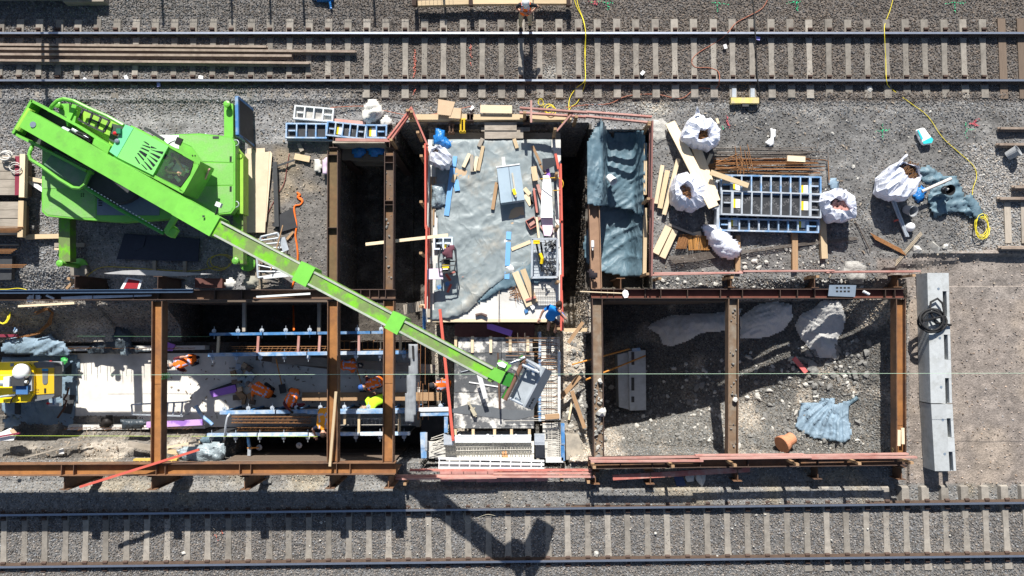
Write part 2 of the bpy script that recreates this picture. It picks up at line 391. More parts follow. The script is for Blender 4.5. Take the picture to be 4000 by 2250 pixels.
def gcol(px, py):
    """colour and stone density of the ground"""
    f = fbm(px * .0045, py * .0045, 2); g = fbm(px * .015, py * .015, 5)
    if py < 395 + 12 * g:
        c = lerp(BALL, BAL2, sst(1900, 300, px) * .6 + .2 * f); d = 1.0
        k = sst(330, 390, py) * sst(1450, 1250, px)
        if k > 0: c = lerp(c, GRAV, k * .8); d = 1 - .5 * k
        b = math.exp(-((px - 2150) / 70) ** 2 - ((py - 285) / 40) ** 2); c = lerp(c, (.36, .35, .32), .6 * b)
        return c, d
    if py < 1168:
        c = lerp(GRAV, SOIL, sst(2300, 2700, px) * .75 + .25 * f); d = .22 + .4 * sst(.0, .5, g)
        k = sst(470, 400, py + 15 * g); c = lerp(c, BAL2, k); d = d + (1 - d) * k * .9
        c = lerp(c, SOIL, .55 * sst(.05, .55, fbm(px * .008, py * .008, 21))); c = lerp(c, (.33, .32, .30), .35 * sst(.2, .6, fbm(px * .01, py * .01, 31)))
        if px < 330: d = .9; c = lerp(c, BAL2, .5)
        b = math.exp(-((px - 2540) / 90) ** 2 - ((py - 385) / 30) ** 2) + .9 * math.exp(-((px - 2570) / 40) ** 2 - ((py - 430) / 30) ** 2)
        c = lerp(c, (.40, .38, .33), min(1, .8 * b))
        if 960 < px < 1300 and py > 560:
            c = lerp((.15, .14, .13), (.26, .215, .16), sst(.15, .6, f + .9 * math.exp(-((px - 1110) / 70) ** 2 - ((py - 610) / 50) ** 2))); d = .12
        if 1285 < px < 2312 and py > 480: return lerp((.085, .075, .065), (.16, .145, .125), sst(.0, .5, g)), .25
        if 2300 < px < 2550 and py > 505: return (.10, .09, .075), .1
        if px > 3700 and py > 560: c = lerp(c, (.26, .25, .235), sst(3700, 3850, px)); d = 1.0
        if px > 2640 and py > 1085: d = .9
        if px > 3420 and py > 1010 - (px - 3500) * .10:
            c = lerp(c, SAND, .85); d = .08
        return c, d
    if py < 1812 and px < 3545:
        if px < 605 and py < 1345:
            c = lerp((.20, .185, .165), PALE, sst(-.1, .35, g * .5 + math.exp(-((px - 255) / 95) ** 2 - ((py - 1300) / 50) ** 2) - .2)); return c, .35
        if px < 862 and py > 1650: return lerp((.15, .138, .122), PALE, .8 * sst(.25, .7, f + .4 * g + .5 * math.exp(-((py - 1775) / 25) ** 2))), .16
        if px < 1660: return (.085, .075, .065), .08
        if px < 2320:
            return lerp(RUBB, PALE, sst(-.2, .3, f + .3)), .45
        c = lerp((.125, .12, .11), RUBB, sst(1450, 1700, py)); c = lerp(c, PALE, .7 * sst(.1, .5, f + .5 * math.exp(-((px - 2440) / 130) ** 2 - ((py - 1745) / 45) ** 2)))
        return c, .75
    if px > 3545 and py < 1900 + 20 * g + (3700 - px) * .02:
        return lerp(SAND, (.275, .23, .19), sst(-.1, .4, f)), .07
    if py < 1990:
        c = lerp((.19, .185, .175), (.27, .235, .175), sst(.15, .5, f)); k = sst(3350, 3600, px); c = lerp(c, BAL2, .3); return c, .42
    return lerp(BALL, BAL2, .65 + .3 * f), 1.0
me = bpy.data.meshes.new('ground')
nxg, nyg = len(gx), len(gy)
vs_, cols, dens = [], [], []
for y in gy:
    for x in gx:
        inside = -1000 < x < 5000 and -850 < y < 3000
        z = hgt(x, y) if inside else -.05
        q = P(x, y, 0); vs_.append((q.x, q.y, z))
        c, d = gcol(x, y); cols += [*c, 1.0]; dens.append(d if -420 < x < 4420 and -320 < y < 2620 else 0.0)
fs_ = [(j * nxg + i + nxg, j * nxg + i + nxg + 1, j * nxg + i + 1, j * nxg + i) for j in range(nyg - 1) for i in range(nxg - 1)]
me.from_pydata(vs_, [], fs_)
ca = me.attributes.new('Col', 'FLOAT_COLOR', 'POINT'); ca.data.foreach_set('color', cols)
da = me.attributes.new('dens', 'FLOAT', 'POINT'); da.data.foreach_set('value', dens)
ground = bpy.data.objects.new('ground', me); C.objects.link(ground); struct(ground)
def ground_mat():
    m = bpy.data.materials.new('gravelly_ground'); m.use_nodes = True; n, l = m.node_tree.nodes, m.node_tree.links
    b = n['Principled BSDF']; b.inputs['Roughness'].default_value = .95; b.inputs['Specular IOR Level'].default_value = .15
    at = n.new('ShaderNodeAttribute'); at.attribute_name = 'Col'
    tc = n.new('ShaderNodeTexCoord')
    vo = n.new('ShaderNodeTexVoronoi'); vo.inputs['Scale'].default_value = 30; l.new(tc.outputs['Object'], vo.inputs['Vector'])
    hs = n.new('ShaderNodeSeparateColor'); l.new(vo.outputs['Color'], hs.inputs[0])
    m1 = n.new('ShaderNodeMapRange'); m1.inputs[3].default_value = .76; m1.inputs[4].default_value = 1.26; l.new(hs.outputs[0], m1.inputs[0])
    nz = n.new('ShaderNodeTexNoise'); nz.inputs['Scale'].default_value = 3.5; nz.inputs['Detail'].default_value = 8; l.new(tc.outputs['Object'], nz.inputs['Vector'])
    m2 = n.new('ShaderNodeMapRange'); m2.inputs[1].default_value = .3; m2.inputs[2].default_value = .7; m2.inputs[3].default_value = .75; m2.inputs[4].default_value = 1.25; l.new(nz.outputs['Fac'], m2.inputs[0])
    mu = n.new('ShaderNodeMath'); mu.operation = 'MULTIPLY'; l.new(m1.outputs[0], mu.inputs[0]); l.new(m2.outputs[0], mu.inputs[1])
    sc_ = n.new('ShaderNodeVectorMath'); sc_.operation = 'SCALE'; l.new(at.outputs['Color'], sc_.inputs[0]); l.new(mu.outputs[0], sc_.inputs['Scale'])
    l.new(sc_.outputs[0], b.inputs['Base Color'])
    bu = n.new('ShaderNodeBump'); bu.inputs['Strength'].default_value = .7; bu.inputs['Distance'].default_value = .03
    v2 = n.new('ShaderNodeTexNoise'); v2.inputs['Scale'].default_value = 26; v2.inputs['Detail'].default_value = 4; l.new(tc.outputs['Object'], v2.inputs['Vector'])
    l.new(v2.outputs['Fac'], bu.inputs['Height']); l.new(bu.outputs[0], b.inputs['Normal'])
    return m
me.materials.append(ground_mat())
# loose stones lying on the ground: real geometry, one uncountable mass
def stone_mat():
    m = bpy.data.materials.new('loose_stone'); m.use_nodes = True; n, l = m.node_tree.nodes, m.node_tree.links
    b = n['Principled BSDF']; b.inputs['Roughness'].default_value = .9; b.inputs['Specular IOR Level'].default_value = .2
    at = n.new('ShaderNodeAttribute'); at.attribute_name = 'Col'; at.attribute_type = 'INSTANCER'
    oi = n.new('ShaderNodeObjectInfo')
    m1 = n.new('ShaderNodeMapRange'); m1.inputs[3].default_value = .62; m1.inputs[4].default_value = 1.9; 
    pw = n.new('ShaderNodeMath'); pw.operation = 'POWER'; pw.inputs[1].default_value = 1.6; l.new(oi.outputs['Random'], pw.inputs[0]); l.new(pw.outputs[0], m1.inputs[0])
    wn = n.new('ShaderNodeTexWhiteNoise'); wn.noise_dimensions = '1D'; l.new(oi.outputs['Random'], wn.inputs['W'])
    hu = n.new('ShaderNodeMix'); hu.data_type = 'RGBA'; hu.inputs[6].default_value = (.90, .99, 1.10, 1); hu.inputs[7].default_value = (1.12, 1.0, .88, 1); l.new(wn.outputs['Value'], hu.inputs[0])
    mt = n.new('ShaderNodeVectorMath'); mt.operation = 'MULTIPLY'; l.new(at.outputs['Color'], mt.inputs[0]); l.new(hu.outputs[2], mt.inputs[1])
    s_ = n.new('ShaderNodeVectorMath'); s_.operation = 'SCALE'; l.new(mt.outputs[0], s_.inputs[0]); l.new(m1.outputs[0], s_.inputs['Scale']); l.new(s_.outputs[0], b.inputs['Base Color'])
    return m
def stones(name, density, smin, smax, seed):
    ng = bpy.data.node_groups.new(name, 'GeometryNodeTree')
    ng.interface.new_socket('Geometry', in_out='INPUT', socket_type='NodeSocketGeometry'); ng.interface.new_socket('Geometry', in_out='OUTPUT', socket_type='NodeSocketGeometry')
    n, l = ng.nodes, ng.links
    gi, go = n.new('NodeGroupInput'), n.new('NodeGroupOutput')
    dp = n.new('GeometryNodeDistributePointsOnFaces'); dp.inputs['Seed'].default_value = seed
    na = n.new('GeometryNodeInputNamedAttribute'); na.data_type = 'FLOAT'; na.inputs['Name'].default_value = 'dens'
    mu = n.new('ShaderNodeMath'); mu.operation = 'MULTIPLY'; mu.inputs[1].default_value = density; l.new(na.outputs['Attribute'], mu.inputs[0])
    l.new(gi.outputs[0], dp.inputs['Mesh']); l.new(mu.outputs[0], dp.inputs['Density'])
    gj = n.new('GeometryNodeJoinGeometry')
    g2i = n.new('GeometryNodeGeometryToInstance')
    for k in range(4):
        ic = n.new('GeometryNodeMeshIcoSphere'); ic.inputs['Radius'].default_value = 1; ic.inputs['Subdivisions'].default_value = 1
        sp = n.new('GeometryNodeSetPosition'); ps = n.new('GeometryNodeInputPosition'); nz = n.new('ShaderNodeTexNoise'); nz.inputs['Scale'].default_value = 1.1
        ad = n.new('ShaderNodeVectorMath'); ad.operation = 'ADD'; ad.inputs[1].default_value = (k * 7.3, k * 2.1, 0); l.new(ps.outputs[0], ad.inputs[0]); l.new(ad.outputs[0], nz.inputs['Vector'])
        sb = n.new('ShaderNodeVectorMath'); sb.operation = 'SUBTRACT'; sb.inputs[1].default_value = (.5, .5, .5); l.new(nz.outputs['Color'], sb.inputs[0])
        l.new(sb.outputs[0], sp.inputs['Offset']); l.new(ic.outputs['Mesh'], sp.inputs['Geometry'])
        mtn = n.new('GeometryNodeSetMaterial'); mtn.inputs['Material'].default_value = STONE; l.new(sp.outputs[0], mtn.inputs['Geometry'])
        gk = n.new('GeometryNodeGeometryToInstance'); l.new(mtn.outputs[0], gk.inputs[0]); l.new(gk.outputs[0], gj.inputs[0])
    io = n.new('GeometryNodeInstanceOnPoints'); io.inputs['Pick Instance'].default_value = True
    l.new(dp.outputs['Points'], io.inputs['Points']); l.new(gj.outputs[0], io.inputs['Instance'])
    rv = n.new('FunctionNodeRandomValue'); rv.data_type = 'FLOAT_VECTOR'; rv.inputs[0].default_value = (0, 0, 0); rv.inputs[1].default_value = (6.28, 6.28, 6.28); l.new(rv.outputs[0], io.inputs['Rotation'])
    rs = n.new('FunctionNodeRandomValue'); rs.data_type = 'FLOAT_VECTOR'; rs.inputs[0].default_value = (smin, smin * .8, smin * .6); rs.inputs[1].default_value = (smax, smax * .9, smax * .7); rs.inputs['Seed'].default_value = 5
    l.new(rs.outputs[0], io.inputs['Scale']); l.new(io.outputs[0], go.inputs[0])
    m2 = me.copy(); m2.name = name
    o = bpy.data.objects.new(name, m2); C.objects.link(o); md = o.modifiers.new('scatter', 'NODES'); md.node_group = ng
    struct(o, 'stuff'); return o
STONE = stone_mat()
stones('loose_stones', 330, .022, .043, 3)
# a few pale bigger lumps lying about: uncountable rubble, one mass
rb = MB()
def scatter(n, poly, z, r0, r1, sd):
    q = random.Random(sd); xs = [p[0] for p in poly]; ys = [p[1] for p in poly]; k = 0
    while k < n:
        x, y = q.uniform(min(xs), max(xs)), q.uniform(min(ys), max(ys))
        if not inpoly(x, y, poly): continue
        zz = hgt(x, y) if z is None else z; p0 = P(x, y, z or 0); r = r0 + (r1 - r0) * q.random() ** 3
        rb.rock((p0.x, p0.y, zz + r * .15), r, q.randint(0, 9999)); k += 1
rb.cur = 0
scatter(300, [(2380, 1560), (3400, 1400), (3430, 1780), (2380, 1780)], None, .03, .12, 1)
scatter(70, [(2250, 1300), (2310, 1300), (2310, 1780), (2240, 1700)], None, .03, .13, 2)
scatter(80, [(3250, 1300), (3450, 1330), (3430, 1560), (3150, 1520)], None, .05, .17, 5)
scatter(60, [(2322, 1480), (2352, 1480), (2356, 1785), (2326, 1785)], .36, .025, .075, 21)
scatter(26, [(2852, 1180), (2878, 1180), (2878, 1780), (2852, 1780)], .36, .02, .06, 22)
scatter(18, [(1505, 620), (1530, 620), (1530, 1110), (1505, 1110)], 1.47, .02, .05, 23)
rb.cur = 1
scatter(18, [(2322, 1480), (2352, 1480), (2356, 1785), (2326, 1785)], .36, .02, .06, 24)
scatter(420, [(2380, 1500), (3400, 1300), (3430, 1780), (2380, 1780)], None, .02, .11, 3)
scatter(70, [(2240, 1300), (2310, 1300), (2310, 1780), (2230, 1780)], None, .025, .10, 4)
scatter(60, [(2560, 1090), (3480, 1090), (3480, 1130), (2560, 1130)], None, .03, .09, 6)
scatter(90, [(2560, 400), (3900, 380), (3900, 900), (2560, 1060)], None, .025, .06, 7)
scatter(40, [(1000, 2020), (4000, 1990), (4000, 2180), (1000, 2190)], 0, .025, .06, 8)
scatter(40, [(2900, 950), (3300, 960), (3300, 1050), (2900, 1050)], None, .03, .1, 9)
struct(rb.build('rubble', [ROCKG, ROCKW]), 'stuff')
rb = MB()
for i, (x, y, r, lb) in enumerate([(3575, 975, .17, 'large pale stone left of two others above the barrier'), (3650, 965, .16, 'middle pale stone of three above the barrier'), (3690, 962, .12, 'smallest pale stone of three above the barrier'), (3020, 1550, .2, 'pale stone block left of the blue-grey sheet in the right pit'), (3095, 1575, .22, 'long pale stone touching the blue-grey sheet'), (3035, 1600, .15, 'small grey stone left of the blue-grey sheet'), (3030, 1730, .16, 'pale block left of the terracotta pipe'), (2640, 1560, .25, 'dark stone right of the shaded concrete block'), (2345, 1490, .10, 'white stone lying high on the left cross beam'), (2350, 1610, .17, 'large white stone lying lower on the left cross beam'), (2870, 1560, .08, 'pale stone on the middle cross beam'), (3320, 1330, .22, 'pale slab of rubble right of the white heaps'), (3390, 1400, .2, 'grey slab of rubble near the right cross beam'), (2690, 1862, .2, 'pale lump under the loose red-brown board'), (2735, 1865, .22, 'larger pale lump under the loose red-brown board'), (1035, 1870, .2, 'grey lump of earth below the orange beam'), (3395, 350, .1, 'pale stone under the upper track rail'), (3110, 1405, .26, 'pale square block below the middle white heap'), (2330, 2160, .13, 'white oblong stone between the lower sleepers'), (720, 2160, .1, 'white stone at the sleeper end in the lower track')]):
    zz = hgt(x, y); zz = .42 if x in (2345, 2350, 2870) else zz
    q = P(x, y, zz); tag(MB().rock((q.x, q.y, zz + r * .2), r, i * 17 + 3, .8).build('boulder', [ROCKW, ROCKG]['grey' in lb or 'dark' in lb]), lb, 'boulder', 'blocks of stone lying on the ground')
# ---------------------------------------------------------------- railway tracks
def rail(a, b, name, parent, head, m=RAILR, hm=RAILT, h=.172):
    """flat-bottom rail from a to b (top of head): foot, web and head as one profile, the running surface a bright child strip"""
    a, b = Vector(a), Vector(b); x = (b - a).normalized(); y = Vector((0, 0, 1)).cross(x).normalized(); Z = Vector((0, 0, 1))
    pr = [(-.075, 0), (.075, 0), (.075, .012), (.012, .03), (.010, .118), (.034, .132), (.036, .166), (-.036, .166), (-.034, .132), (-.010, .118), (-.012, .03), (-.075, .012)]
    k = h / .172
    mb = MB(); n = len(pr)
    vs = [p + y * u + Z * (v * k - h) for p in (a, b) for u, v in pr]
    mb.add(vs, [tuple(range(n - 1, -1, -1)), tuple(range(n, 2 * n))] + [(i, (i + 1) % n, n + (i + 1) % n, n + i) for i in range(n)])
    o = mb.build(name, m, parent)
    if head:
        hb = MB(); hb.bar(a - Z * .003, b - Z * .003, .062, .006); hb.build('rail_head', hm, o)
    return o
def sleeper_mesh(L, name='sleeper', wd=.26):
    """monobloc concrete sleeper, waisted in the middle, sloping shoulders"""
    st = [(-L / 2, wd * .5, -.06), (-L / 2 + .03, wd * .5, 0), (-L * .30, wd * .5, .0), (-L * .2, wd * .42, -.012), (0, wd * .38, -.02), (L * .2, wd * .42, -.012), (L * .30, wd * .5, 0), (L / 2 - .03, wd * .5, 0), (L / 2, wd * .5, -.06)]
    mb = MB(); rows = []
    for yy, hw, z in st:
        rows.append(len(mb.v)); mb.v += [Vector((-hw - .03, yy, -.2)), Vector((-hw + .02, yy, z)), Vector((hw - .02, yy, z)), Vector((hw + .03, yy, -.2))]
    for r0, r1 in zip(rows, rows[1:]):
        for k in range(3): mb.f.append([r0 + k, r1 + k, r1 + k + 1, r0 + k + 1]); mb.mi.append(0)
    mb.f.append([rows[0] + 3, rows[0] + 2, rows[0] + 1, rows[0]]); mb.f.append([rows[-1], rows[-1] + 1, rows[-1] + 2, rows[-1] + 3]); mb.mi += [0, 0]
    me_ = bpy.data.meshes.new(name); me_.from_pydata(mb.v, [], mb.f); me_.materials.append(CONC); me_.update(); return me_
clip = MB(); pr_ = [(-.16, -.01), (.16, -.01), (.16, .03), (.13, .055), (.09, .05), (.08, .012), (-.08, .012), (-.09, .05), (-.13, .055), (-.16, .03)]
clip.add([(x, y, z) for x in (-.07, .07) for y, z in pr_], [tuple(range(10)), tuple(range(19, 9, -1))] + [(i, 10 + i, 10 + (i + 1) % 10, (i + 1) % 10) for i in range(10)])
clip_me = bpy.data.meshes.new('rail_clip'); clip_me.from_pydata(clip.v, [], clip.f); clip_me.materials.append(RUSTD)
def track(label, group_rails, xs, ycent, ang, L, wood_from=1e9, jit=.0):
    c0 = P(2000, ycent(2000), 0)
    t = empty('railway_track', c0, label, 'railway track')
    for f in group_rails:
        a, b = f(-700), f(4700)
        rail(P(a[0], a[1], .17), P(b[0], b[1], .17), 'rail', t, True)
    sm = sleeper_mesh(L); wm = None
    q = random.Random(5)
    for x in xs:
        c = P(x, ycent(x), 0)
        if x > wood_from:
            o = stick('wooden_sleeper', c + Vector((0, L / 2, 0)), c - Vector((0, L / 2, 0)), .24, .16, WOODD, t); o['label'] = 'dark old wooden sleeper at the right end of the track'; continue
        o = place('sleeper', sm, c + Vector((q.uniform(-.01, .01), q.uniform(-.012, .012), q.uniform(-.01, .006))), ang + q.uniform(-.008, .008), t)
        for f in group_rails:
            p = f(x); place('rail_clip', clip_me, P(p[0], p[1], 0) + Vector((0, 0, .005)), ang, t)
    return t
track('upper railway track with pale concrete sleepers running along the top of the photo', [lambda x: (x, 128.5), lambda x: (x, 313.5)],
      [1054.5 + 75.35 * k for k in range(-21, 49)], lambda x: 228, 0, 2.56, 3880)
lo_u, lo_l = (lambda x: (x, 2013 - x * .0121)), (lambda x: (x, 2216 - x * .0109))
xs_l = [94 + 79.6 * k for k in range(-8, 12)] + [1050 + 77.9 * k for k in range(0, 47)]
track('lower railway track with concrete sleepers and dark rail clips along the bottom', [lo_u, lo_l], xs_l, lambda x: 2106 - x * .0115, .0125 * -1 * -1 * -1 * -1, 2.52)
for i, (y0, y1, x1, lb) in enumerate([(173, 181, 1039, 'topmost of the four loose rails lying between the upper track rails'), (190, 200, 1388, 'longest loose rail reaching farthest right in the upper track'),
        (211, 217, 1139, 'third loose rail from the top lying on the upper sleepers'), (235, 245, 1207, 'lowest of the four loose rails on the upper sleepers')]):
    o = rail(P(-400, y0 - .4 * (y1 - y0), .16), P(x1, y1, .16), 'spare_rail', None, False, mat('weathered_rail', (.27, .215, .17), .7, .2, 8, (.19, .14, .11), .42, 2)); tag(o, 'rusty brown ' + lb, 'rail', 'loose rails lying in the upper track')
for i, (y, x0, m) in enumerate([(500, 3910, 'topmost short rusty rail end entering at the right edge'), (563, 3905, 'second short rusty rail end at the right edge, above the black bucket'), (730, 3965, 'short dark rail end at the right edge below the black bucket'), (775, 3908, 'grey rail end at the right edge right of the yellow cable coil'), (968, 3912, 'lowest grey rail end at the right edge above the sand')]):
    o = rail(P(x0, y, .2), P(4500, y + 2, .2), 'rail_end', None, False, mat('weathered_rail', (.2, .15, .12))); tag(o, m, 'rail', 'rail ends at the right edge')
o = MB()
for x in (3935, 4000): tag(stick('old_sleeper', P(x, 790, .03), P(x + 5, 950, .03), .2, .14, WOODG), 'weathered wooden sleeper between the two grey rail ends, ' + ('left one' if x < 3990 else 'right one'), 'sleeper', 'old sleepers at the right edge')
# ---------------------------------------------------------------- steel bracing frames
def steel_beam(a, b, wpx, z, label, m=RUST, hf=.34, stiff=(), m2=None, z1=None, wall=.022, sunk=None, shadow_skirt=None):
    sunk = hf * .5 if sunk is None else sunk
    """wide-flange beam lying on its side: two upright flanges, a sunk web between, welded stiffener plates as parts"""
    A, B = P(*a, z), P(*b, z if z1 is None else z1); wd = S(wpx, z); x = (B - A).normalized(); y = Vector((0, 0, 1)).cross(x).normalized(); Z = Vector((0, 0, 1))
    r = empty('steel_beam', ((A + B) / 2).xy.to_3d() + Z * (z - hf), label, 'steel beam', 'rusty steel beams of the bracing frames')
    for s in (-1, 1):
        mb = MB(); o_ = y * s * (wd / 2 - wall / 2) - Z * hf / 2; h_ = shadow_skirt if (shadow_skirt and s < 0) else hf; o_ = y * s * (wd / 2 - wall / 2) - Z * h_ / 2; mb.bar(A + o_, B + o_, wall, h_); mb.build('flange', m, r)
    mb = MB(); mb.bar(A - Z * sunk, B - Z * sunk, wd - 2 * wall - .002, .02); mb.build('web', m2 or m, r)
    L = (B - A).length
    for t in stiff:
        p = A + (B - A) * t - Z * (sunk * .5); mb = MB(); mb.bar(p - y * (wd / 2 - wall - .002), p + y * (wd / 2 - wall - .002), .016, sunk * .92); mb.build('stiffener', m, r)
    return r
W = 1.62; WR = .5
steel_beam((-220, 1154), (1541, 1149), 40, W, 'long rusty beam along the north edge of the left pit, boom crossing its right end', RUSTD, stiff=[.2, .33, .42, .475, .60, .66, .90, .925, .945, .965, .98], m2=RUST)
steel_beam((-220, 1838), (1543, 1831), 46, W, 'long orange-rusty beam along the south edge of the left pit', RUST, shadow_skirt=.9, stiff=[.08, .26, .287, .47, .49, .655, .68, .87, .90], m2=RUSTO)  # south flange deepened, an added shape to widen the cast shadow band
steel_beam((613, 1176), (608, 1814), 41, W, 'orange-rusty cross beam right of the yellow machine, green digits sprayed on its side', RUST, m2=RUSTO)
b13 = steel_beam((1299, 1176), (1297, 1806), 41, W, 'rusty cross beam of the left pit with a thin lath lying on it', RUST, m2=RUSTO)
steel_beam((1518, 1176), (1514, 1806), 41, W, 'rusty cross beam at the right end of the left pit', RUST, m2=RUSTO)
steel_beam((1299, 588), (1297, 1128), 42, W, 'olive-brown rusty beam on the left side of the dark upper pit', RUSTD, m2=mat('olive_rust', (.155, .105, .05), .7, .25, 5, (.21, .11, .05), .42, 1.2), stiff=[.03, .56])
steel_beam((1520, 592), (1517, 1128), 38, W, 'rusty beam on the right side of the dark upper pit, stones lying in it', RUSTD, m2=mat('dirty_rust', (.15, .105, .075), .8, .25, 7, (.21, .11, .05), .42, 1.2), stiff=[.03, .08, .36, .39])
steel_beam((2312, 1147), (3540, 1147), 38, WR, 'rusty beam along the north edge of the right pit, shovel lying across its left end', RUSTD, m2=mat('red_brown_rust', (.145, .05, .035), .75, .25, 5), stiff=[.03, .05, .07, .1, .17, .22, .305, .41, .48, .60, .655, .71, .78, .83, .935, .965])
steel_beam((2300, 1811), (3546, 1797), 42, WR, 'rusty beam along the south edge of the right pit under the red boards', RUSTD, m2=RUST, stiff=[.1, .2, .35, .5, .66, .72, .85])
steel_beam((2321, 796), (2331, 1127), 42, WR, 'light brown beam over the tarpaulin-lined pit, white bottle lying on it', mat('tan_rust', (.30, .185, .12), .75, .2, 5), m2=mat('tan_rust', ()))
steel_beam((2333, 1168), (2340, 1790), 41, WR, 'dirty brown cross beam at the left end of the right pit, rubble lying in it', RUSTD, m2=mat('mud_rust', (.19, .13, .085), .85, .25, 6, (.25, .22, .18), .44, 2.5))
steel_beam((2866, 1168), (2864, 1788), 40, WR, 'brown cross beam in the middle of the right pit, gravel lying in it', mat('brown_steel', (.20, .13, .085), .8, .25, 6), m2=mat('mud_rust', ()))
steel_beam((3520, 1168), (3522, 1784), 38, WR, 'orange-brown cross beam at the right end of the right pit, two wood offcuts on it', RUST, m2=RUSTO)
def pile(px, py, label, zt=.28, m=RUST, wx=.26, hy=.36):
    c = P(px, py, zt); r = MB(); t = .022
    r.box((c.x, c.y + hy / 2, zt - 2), (wx, t, 4)); r.box((c.x, c.y - hy / 2, zt - 2), (wx, t, 4)); r.box((c.x, c.y, zt - 2), (t, hy - t - .002, 4))
    o = r.build('steel_pile', m); tag(o, label, 'steel pile', 'steel piles driven along the pit edges'); return o
for x, y, lb in [(250, 1888, 'red bar end'), (592, 1888, 'cross beam with green digits'), (955, 1888, 'beam between cross beams'), (1288, 1884, 'beam carrying the lath'), (1517, 1883, 'rightmost cross beam')]:
    pile(x, y, 'orange rusty pile head south of the left pit below the ' + lb, zt=1.45)
for x, y, lb in [(2326, 1868, 'at the left beam end'), (2541, 1868, 'below the red-brown board end'), (2882, 1856, 'near the red-brown board tip'), (3195, 1848, 'second from the right'), (3522, 1850, 'at the frame corner')]:
    pile(x, y, 'rusty pile head south of the right pit ' + lb, m=RUST)
for x, y, lb in [(2855, 1098, 'above the middle cross beam'), (3182, 1100, 'left of the punched grey plate'), (3507, 1098, 'at the frame corner'), (2425, 1110, 'at the foot of the tarpaulin pit')]:
    pile(x, y, 'rusty steel pile head north of the right pit ' + lb, m=RUST)
for x, y, lb in [(292, 1102, 'left of the red and white sign'), (616, 1104, 'right of the red and white sign')]:
    pile(x, y, 'rusty steel pile head north of the left pit ' + lb, zt=1.4, m=RUSTD)
for x, y, lb in [(1302, 553, 'left of the blue bags'), (1522, 555, 'right of the blue bags')]:
    pile(x, y, 'rusty steel pile head at the top of the dark pit ' + lb, m=RUSTD)
for x, y, lb in [(1836, 457, 'left one between thick timbers'), (2057, 465, 'right one by the red post')]:
    pile(x, y, 'dark pile head in the timber wall above the deck, ' + lb, m=RUSTD, wx=.2, hy=.2)
# ---------------------------------------------------------------- guard rails of red boards
def guard(line, zt, levels, posts, label, m=REDB, th=.05, bh=.15, pm=WOODB, base=-.1, pw=.09, split=1):
    A, B = P(*line[0], zt), P(*line[1], zt)
    r = empty('guard_rail', ((A + B) / 2).xy.to_3d() + Vector((0, 0, base)), label, 'guard rail', 'red board guard rails round the pits')
    x = (B - A).normalized(); y = Vector((0, 0, 1)).cross(x)
    for k, z in enumerate(levels):
        for j in range(split):
            t0, t1 = j / split, (j + 1) / split + (.01 if j < split - 1 else 0); dz = RND.uniform(-.03, .03); s = RND.uniform(-.02, .02) + (th * 1.05 if j % 2 else 0)
            a = A.lerp(B, t0) + y * s; b = A.lerp(B, t1) + y * (s + RND.uniform(-.03, .03)); a.z = z + dz; b.z = z + dz + RND.uniform(-.03, .03)
            stick('rail_board', a, b, th, bh, m, r)
    for t in posts:
        p = A.lerp(B, t) - y * (th + pw / 2 + .01); p.z = zt + .04; q = p.copy(); q.z = base
        stick('post', p, q, pw, pw * .8, pm, r)
    return r
guard([(1660, 560), (1657, 1205)], .95, [.95, .55], [.07, .35, .66, .98], 'red board guard rail along the left edge of the tarpaulin deck', m=REDH, split=2)
guard([(2188, 640), (2197, 1292)], .95, [.95, .55], [.05, .37, .7, .98], 'red board guard rail along the right edge of the deck beside the man in blue', m=REDH, split=3)
guard([(1512, 540), (1602, 418)], .9, [.9, .5], [.05, .95], 'slanting red guard rail right of the blue formwork panels', m=REDB)
guard([(1604, 418), (1672, 566)], .9, [.9], [.02, .6, .98], 'red guard rail slanting down to the upper left corner of the tarpaulin deck', m=REDB)
guard([(2030, 420), (2548, 462)], .9, [.9, .5], [.04, .43, .98], 'pinkish guard rail above the blue tarpaulin pit, yellow cable hanging over it', m=REDL, split=2)
guard([(2240, 438), (2176, 512)], .85, [.85], [.05, .95], 'short slanting red guard rail at the upper right corner of the tarpaulin deck', m=REDL)
guard([(2549, 470), (2543, 1078)], .9, [.9, .5], [.02, .5, .98], 'long brownish guard rail along the right edge of the blue tarpaulin pit', m=mat('brown_red_board', (.24, .115, .10), .8, .2, 3, stretch=(1, 8, 8)), split=2)
guard([(2556, 1069), (3598, 1057)], .85, [.85, .45], [.02, .29, .61, .97], 'long red guard rail north of the right pit', m=REDL, split=3)
guard([(2308, 1806), (3585, 1788)], 1.2, [1.2, .75], [.01, .25, .44, .63, .82, .98], 'long red guard rail along the south edge of the right pit', m=REDL, split=3)
guard([(1600, 1836), (2312, 1832)], .30, [.3], [.5], 'uppermost red board rail below the channel formwork', m=REDB, base=-.2)
guard([(1545, 1858), (2310, 1853)], .35, [.35], [.28, .85], 'middle pink board rail below the channel formwork', m=REDL, split=2, base=-.2)
guard([(1543, 1872), (2322, 1864)], .45, [.45], [.05, .97], 'lowest pale pink board rail below the channel formwork', m=REDL, split=2, base=-.2)
tag(pstick('red_board', (2394, 1866), (2930, 1834), 20, .05, .25, REDB), 'loose red-brown board lying askew below the lower right guard rail', 'board')
tag(pstick('red_board', (310, 1903), (776, 1757), 9, .08, 1.8, REDH, z1=1.7), 'long bright red square bar lying across the lower left beam', 'bar')
tag(pstick('red_board', (1310, 545), (1520, 548), 12, .05, .5, REDL), 'thin red board spanning the top of the dark pit above the blue bags', 'board')
tag(pstick('red_board', (1300, 478), (1425, 490), 32, .03, .03, REDL), 'wide pinkish red board on the gravel above the blue formwork panels', 'board')
tag(pstick('red_board', (1770, 1200), (1732, 1720), 0, 0, 0, REDH) if False else stick('red_bar', P(1718, 1208, .35), P(1770, 1722, -.05), .085, .08, REDH), 'long red square bar standing aslant over the left edge of the formwork deck', 'bar')
